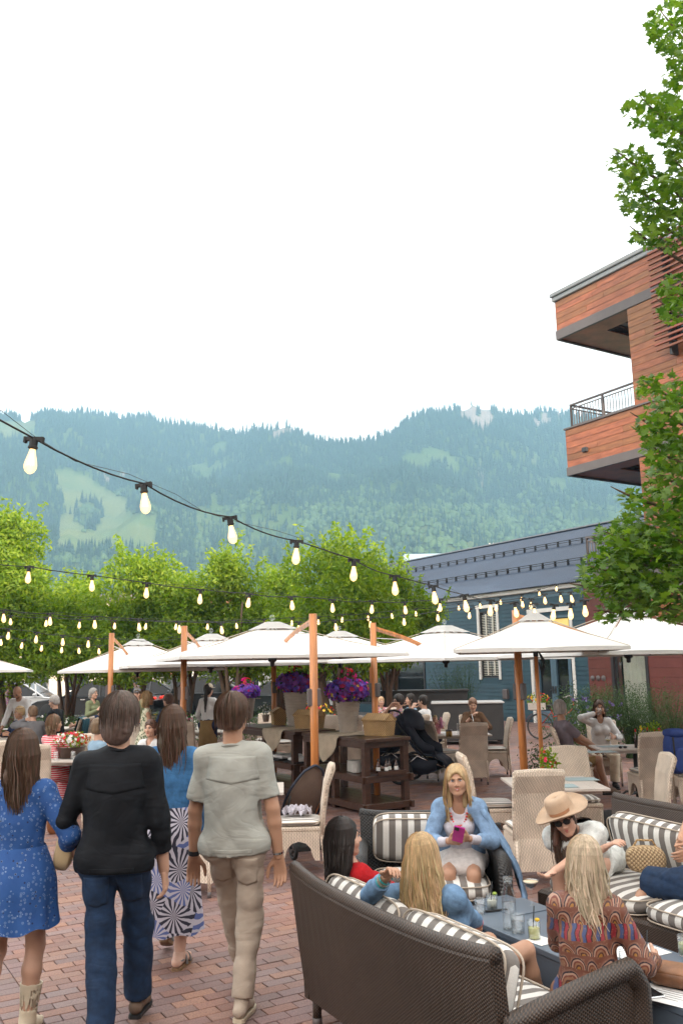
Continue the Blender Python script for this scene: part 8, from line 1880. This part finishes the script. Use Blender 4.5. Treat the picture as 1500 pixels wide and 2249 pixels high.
for s_ in (-1, 1): MB().tube([(s_ * .03, 0, .11), (s_ * .062, 0, .09), (s_ * .062, 0, .04), (s_ * .03, 0, .03)], .007, 5).build('handle', M('pink_plastic', (.65, .25, .42), .4, .1), bo_, True)
d1_ = seated('man with dark curly hair and glasses eating at the rear table', 884, 18.3, 120, 1.78, False, dict(mat=m_conf, infl=.03, sleeve='short', hem=-.02), dict(type='short', mat=m_hdark, vol=.026), None, dict(R=v3(.04, .26, 1.14), L=v3(-.2, .4, .79)), lean=(0, 6)); eyeglasses(d1_)
seated('dark haired woman in pale blue behind the man in glasses', 907, 19.6, 110, 1.72, True, dict(mat=m_lblue, infl=.02, sleeve='short', hem=0), dict(type='long', mat=m_hdark, len=.28), None, dict(R=v3(.05, .24, 1.1), L=v3(-.2, .4, .79)))
d3_ = seated('man in a white tee and cap of dark hair turned from us', 938, 18.0, 62, 1.76, False, dict(mat=m_wht, infl=.022, sleeve='short', hem=-.02), dict(type='short', mat=m_hdark, vol=.01), None, dict(R=v3(.12, .30, .95), L=v3(-.05, .28, 1.12)), lean=(0, 5))
seated('fair haired child at the rear table', 838, 20.2, 190, 1.42, True, dict(mat=m_pinkk, infl=.02, sleeve='short', hem=0), dict(type='collar', mat=m_hblond), hz=.60)
# left side
wt = person('waiter in a white shirt bending over a table', xat(52, 18.6), 18.6, 172, 1.80, False, hz=.93, lean=(0, 24), head=(0, -22, 0), arms=dict(R=v3(.22, .48, .86), L=v3(-.26, .46, .88)), top=dict(mat=m_wht, infl=.026, sleeve='long', hem=0, tucked=True, collar=True, cuff=.85), bottom=dict(type='trousers', mat=m_greyk), hair=dict(type='bald', mat=m_hlight), beard=m_hlight, skin=m_skint, vx=.013)
o1 = seated('older woman in a navy top with sunglasses on her short fair hair', 46, 17.5, 150, 1.66, True, dict(mat=m_navyt, infl=.018, sleeve='3q', hem=0), dict(type='short', mat=m_hblond, vol=.012), skin=m_skint, head=(-12, -6, 0)); sunglasses(o1, True)
seated('man with short dark hair and grey jumper leaning on his hand', 77, 16.6, 40, 1.74, False, dict(mat=m_greyk, infl=.02, sleeve='long', hem=0), dict(type='short', mat=m_hlight), None, dict(R=v3(.2, .34, .8), L=v3(-.08, .22, 1.1)), lean=(0, 12))
st = seated('woman in a red and white striped outfit seen from behind her right side', 113, 12.9, -32, 1.72, True, dict(mat=m_rstripe, infl=.016, sleeve='short', hem=.06), dict(type='long', mat=m_hlight, len=.20, back=.07, w=.11, wave=.02), dict(type='trousers', mat=m_rstripe, infl=.035, ankle=.12), dict(R=v3(.16, .40, .80), L=v3(-.14, .4, .8)), head=(-16, 0, 0), vx=.011); sunglasses(st, True)
g1 = seated('man with white hair, glasses and a black top facing left', 128, 19.2, 76, 1.86, False, dict(mat=m_blk, infl=.022, sleeve='long', hem=0), dict(type='short', mat=m_hgrey), None, dict(R=v3(.12, .38, .82), L=v3(-.15, .4, .82)), hz=.60, lean=(0, 8), head=(8, -8, 0)); eyeglasses(g1)
seated('woman with bobbed grey hair in an olive top and grey jacket', 200, 22.0, -118, 1.80, True, dict(mat=m_grn, infl=.03, sleeve='long', hem=0), dict(type='collar', mat=m_hgrey, vol=.02), None, dict(R=v3(.10, .30, 1.05), L=v3(-.2, .36, .8)), hz=.70)
l1 = seated('man leaning back in sunglasses and a dark patterned shirt', 197, 19.6, 70, 1.76, False, dict(mat=m_navyt, infl=.022, sleeve='short', hem=0), dict(type='short', mat=m_hbrown, vol=.004), lean=(0, -28), head=(-20, 14, 0), skin=m_skint); sunglasses(l1)
cpn = seated('man in a grey cap and olive jacket among the shrubs', 300, 21.6, 186, 1.78, False, dict(mat=m_grn, infl=.03, sleeve='long', hem=0), dict(type='short', mat=m_hbrown), hz=.70)
cm = MB(); sub = MB().lathe([(.090, 0), (.088, .04), (.07, .075), (.03, .092), (.001, .095)], n=20, cap=False); sub.box((0, .11, .005), (.13, .12, .008)); cm.add([tuple(cpn['hc'] + cpn['Rh'] @ (np.array(v) + v3(0, -.01, .035))) for v in sub.v], sub.f); cm.build('cap', m_greyk, cpn['root'], True)
fd = person('woman in a sleeveless leaf print dress standing side on', xat(322, 14.6), 14.6, -72, 1.62, True, arms=dict(R=v3(.20, .18, .80), L=v3(-.2, .1, .8)), top=dict(mat=m_prd, infl=.014, sleeve='none', hem=.02, scoop=.08), bottom=dict(type='skirt', mat=m_prd, hem=.35, hw=.26, hd=.24), hair=dict(type='long', mat=m_hblond, len=.17, back=.05, w=.1), skin=m_skint, vx=.012)
seated('child in a blue top beside the woman in the leaf print dress', 293, 17.2, 150, 1.36, True, dict(mat=m_lblue, infl=.02, sleeve='short', hem=0), dict(type='short', mat=m_hdark), hz=.55)
seated('dark haired man in a blue jacket turned to the left', 372, 18.6, 60, 1.84, False, dict(mat=m_navyt, infl=.03, sleeve='long', hem=0), dict(type='short', mat=m_hbrown, vol=.02), hz=.60)
ws = person('waitress with a long black ponytail, white shirt and tan apron', xat(457, 17.6), 17.6, -20, 1.68, True, arms=dict(R=v3(.18, .30, .98), L=v3(-.22, .2, .92)), top=dict(mat=m_wht, infl=.028, sleeve='long', tucked=True, hem=.0, collar=True), bottom=dict(type='trousers', mat=m_navyt, infl=.02), hair=dict(type='pony', mat=m_hdark, len=.46), vx=.012)
MB().lathe([(.165, .0), (.175, -.30), (.185, -.52)], (0, 0, .98), 28, False, wob=lambda a, z: 1 + .04 * math.sin(6 * a)).build('apron', m_tan, ws['root'], True)
cm = MB(); sub = MB().lathe([(.092, 0), (.090, .04), (.07, .075), (.03, .092), (.001, .095)], n=20, cap=False); sub.box((0, .11, .005), (.13, .12, .008)); cm.add([tuple(ws['hc'] + ws['Rh'] @ (np.array(v) + v3(0, -.01, .035))) for v in sub.v], sub.f); cm.build('cap', m_cream, ws['root'], True)
seated('fair haired man in a pale blue shirt half hidden by the man in black', 212, 11.4, -55, 1.76, False, dict(mat=m_lblue, infl=.022, sleeve='short', hem=0), dict(type='short', mat=m_hlight), vx=.011)
f2_ = seated('woman with dark hair peeping between the two walkers', 334, 12.6, 165, 1.62, True, dict(mat=m_wht, infl=.02, sleeve='short', hem=0), dict(type='collar', mat=m_hbrown), vx=.011, hz=.50); sunglasses(f2_, True)
person('passer-by in a dark red patterned top at the far left behind the car', xat(16, 27.5), 27.5, -90, 1.72, True, arms=dict(R=v3(.2, .2, .85), L=v3(-.2, .1, .85)), top=dict(mat=m_conf, infl=.02, sleeve='long', hem=-.1), bottom=dict(type='trousers', mat=m_conf), hair=dict(type='collar', mat=m_hbrown), vx=.018)
# dog resting under the couple's table
dg = thing('dog', 'black dog with a white muzzle stripe lying under the couple\'s table', 'dog', (xat(1318, 10.3), 10.3, 0), R(-100)); df = Field(v3(-.35, -.65, 0), v3(.35, .7, .5), .013)
df.cap(v3(0, -.32, .15), v3(0, .12, .17), .145, .15, .06, (v3(0, 0, 1), 1.15)); df.cap(v3(0, .14, .20), v3(0, .36, .27), .095, .075, .05); df.ell(v3(0, .42, .27), v3(.075, .095, .07), None, .03); df.cap(v3(0, .46, .25), v3(0, .58, .225), .042, .030, .03)
for s_ in (-1, 1): df.cap(v3(s_ * .10, .12, .09), v3(s_ * .11, .40, .035), .045, .028, .03); df.cap(v3(s_ * .12, -.30, .12), v3(s_ * .19, -.10, .08), .085, .05, .03); df.cap(v3(s_ * .19, -.10, .05), v3(s_ * .17, .06, .03), .03, .026, .02); df.cap(v3(s_ * .06, .38, .31), v3(s_ * .085, .36, .25), .022, .018, .015)
df.cap(v3(0, -.42, .13), v3(.12, -.60, .05), .035, .018, .03); df.wrinkle(.006, 60, 3); V, Q = df.mesh(); link('body', mesh_np('body', V, Q, [M('black_fur', (.012, .011, .011), .7, .3, 60, .6)], True), dg); MB().tube([(0, .50, .275), (0, .585, .245), (0, .60, .225)], [.012, .016, .012], 6).build('muzzle_blaze', m_wht, dg, True)
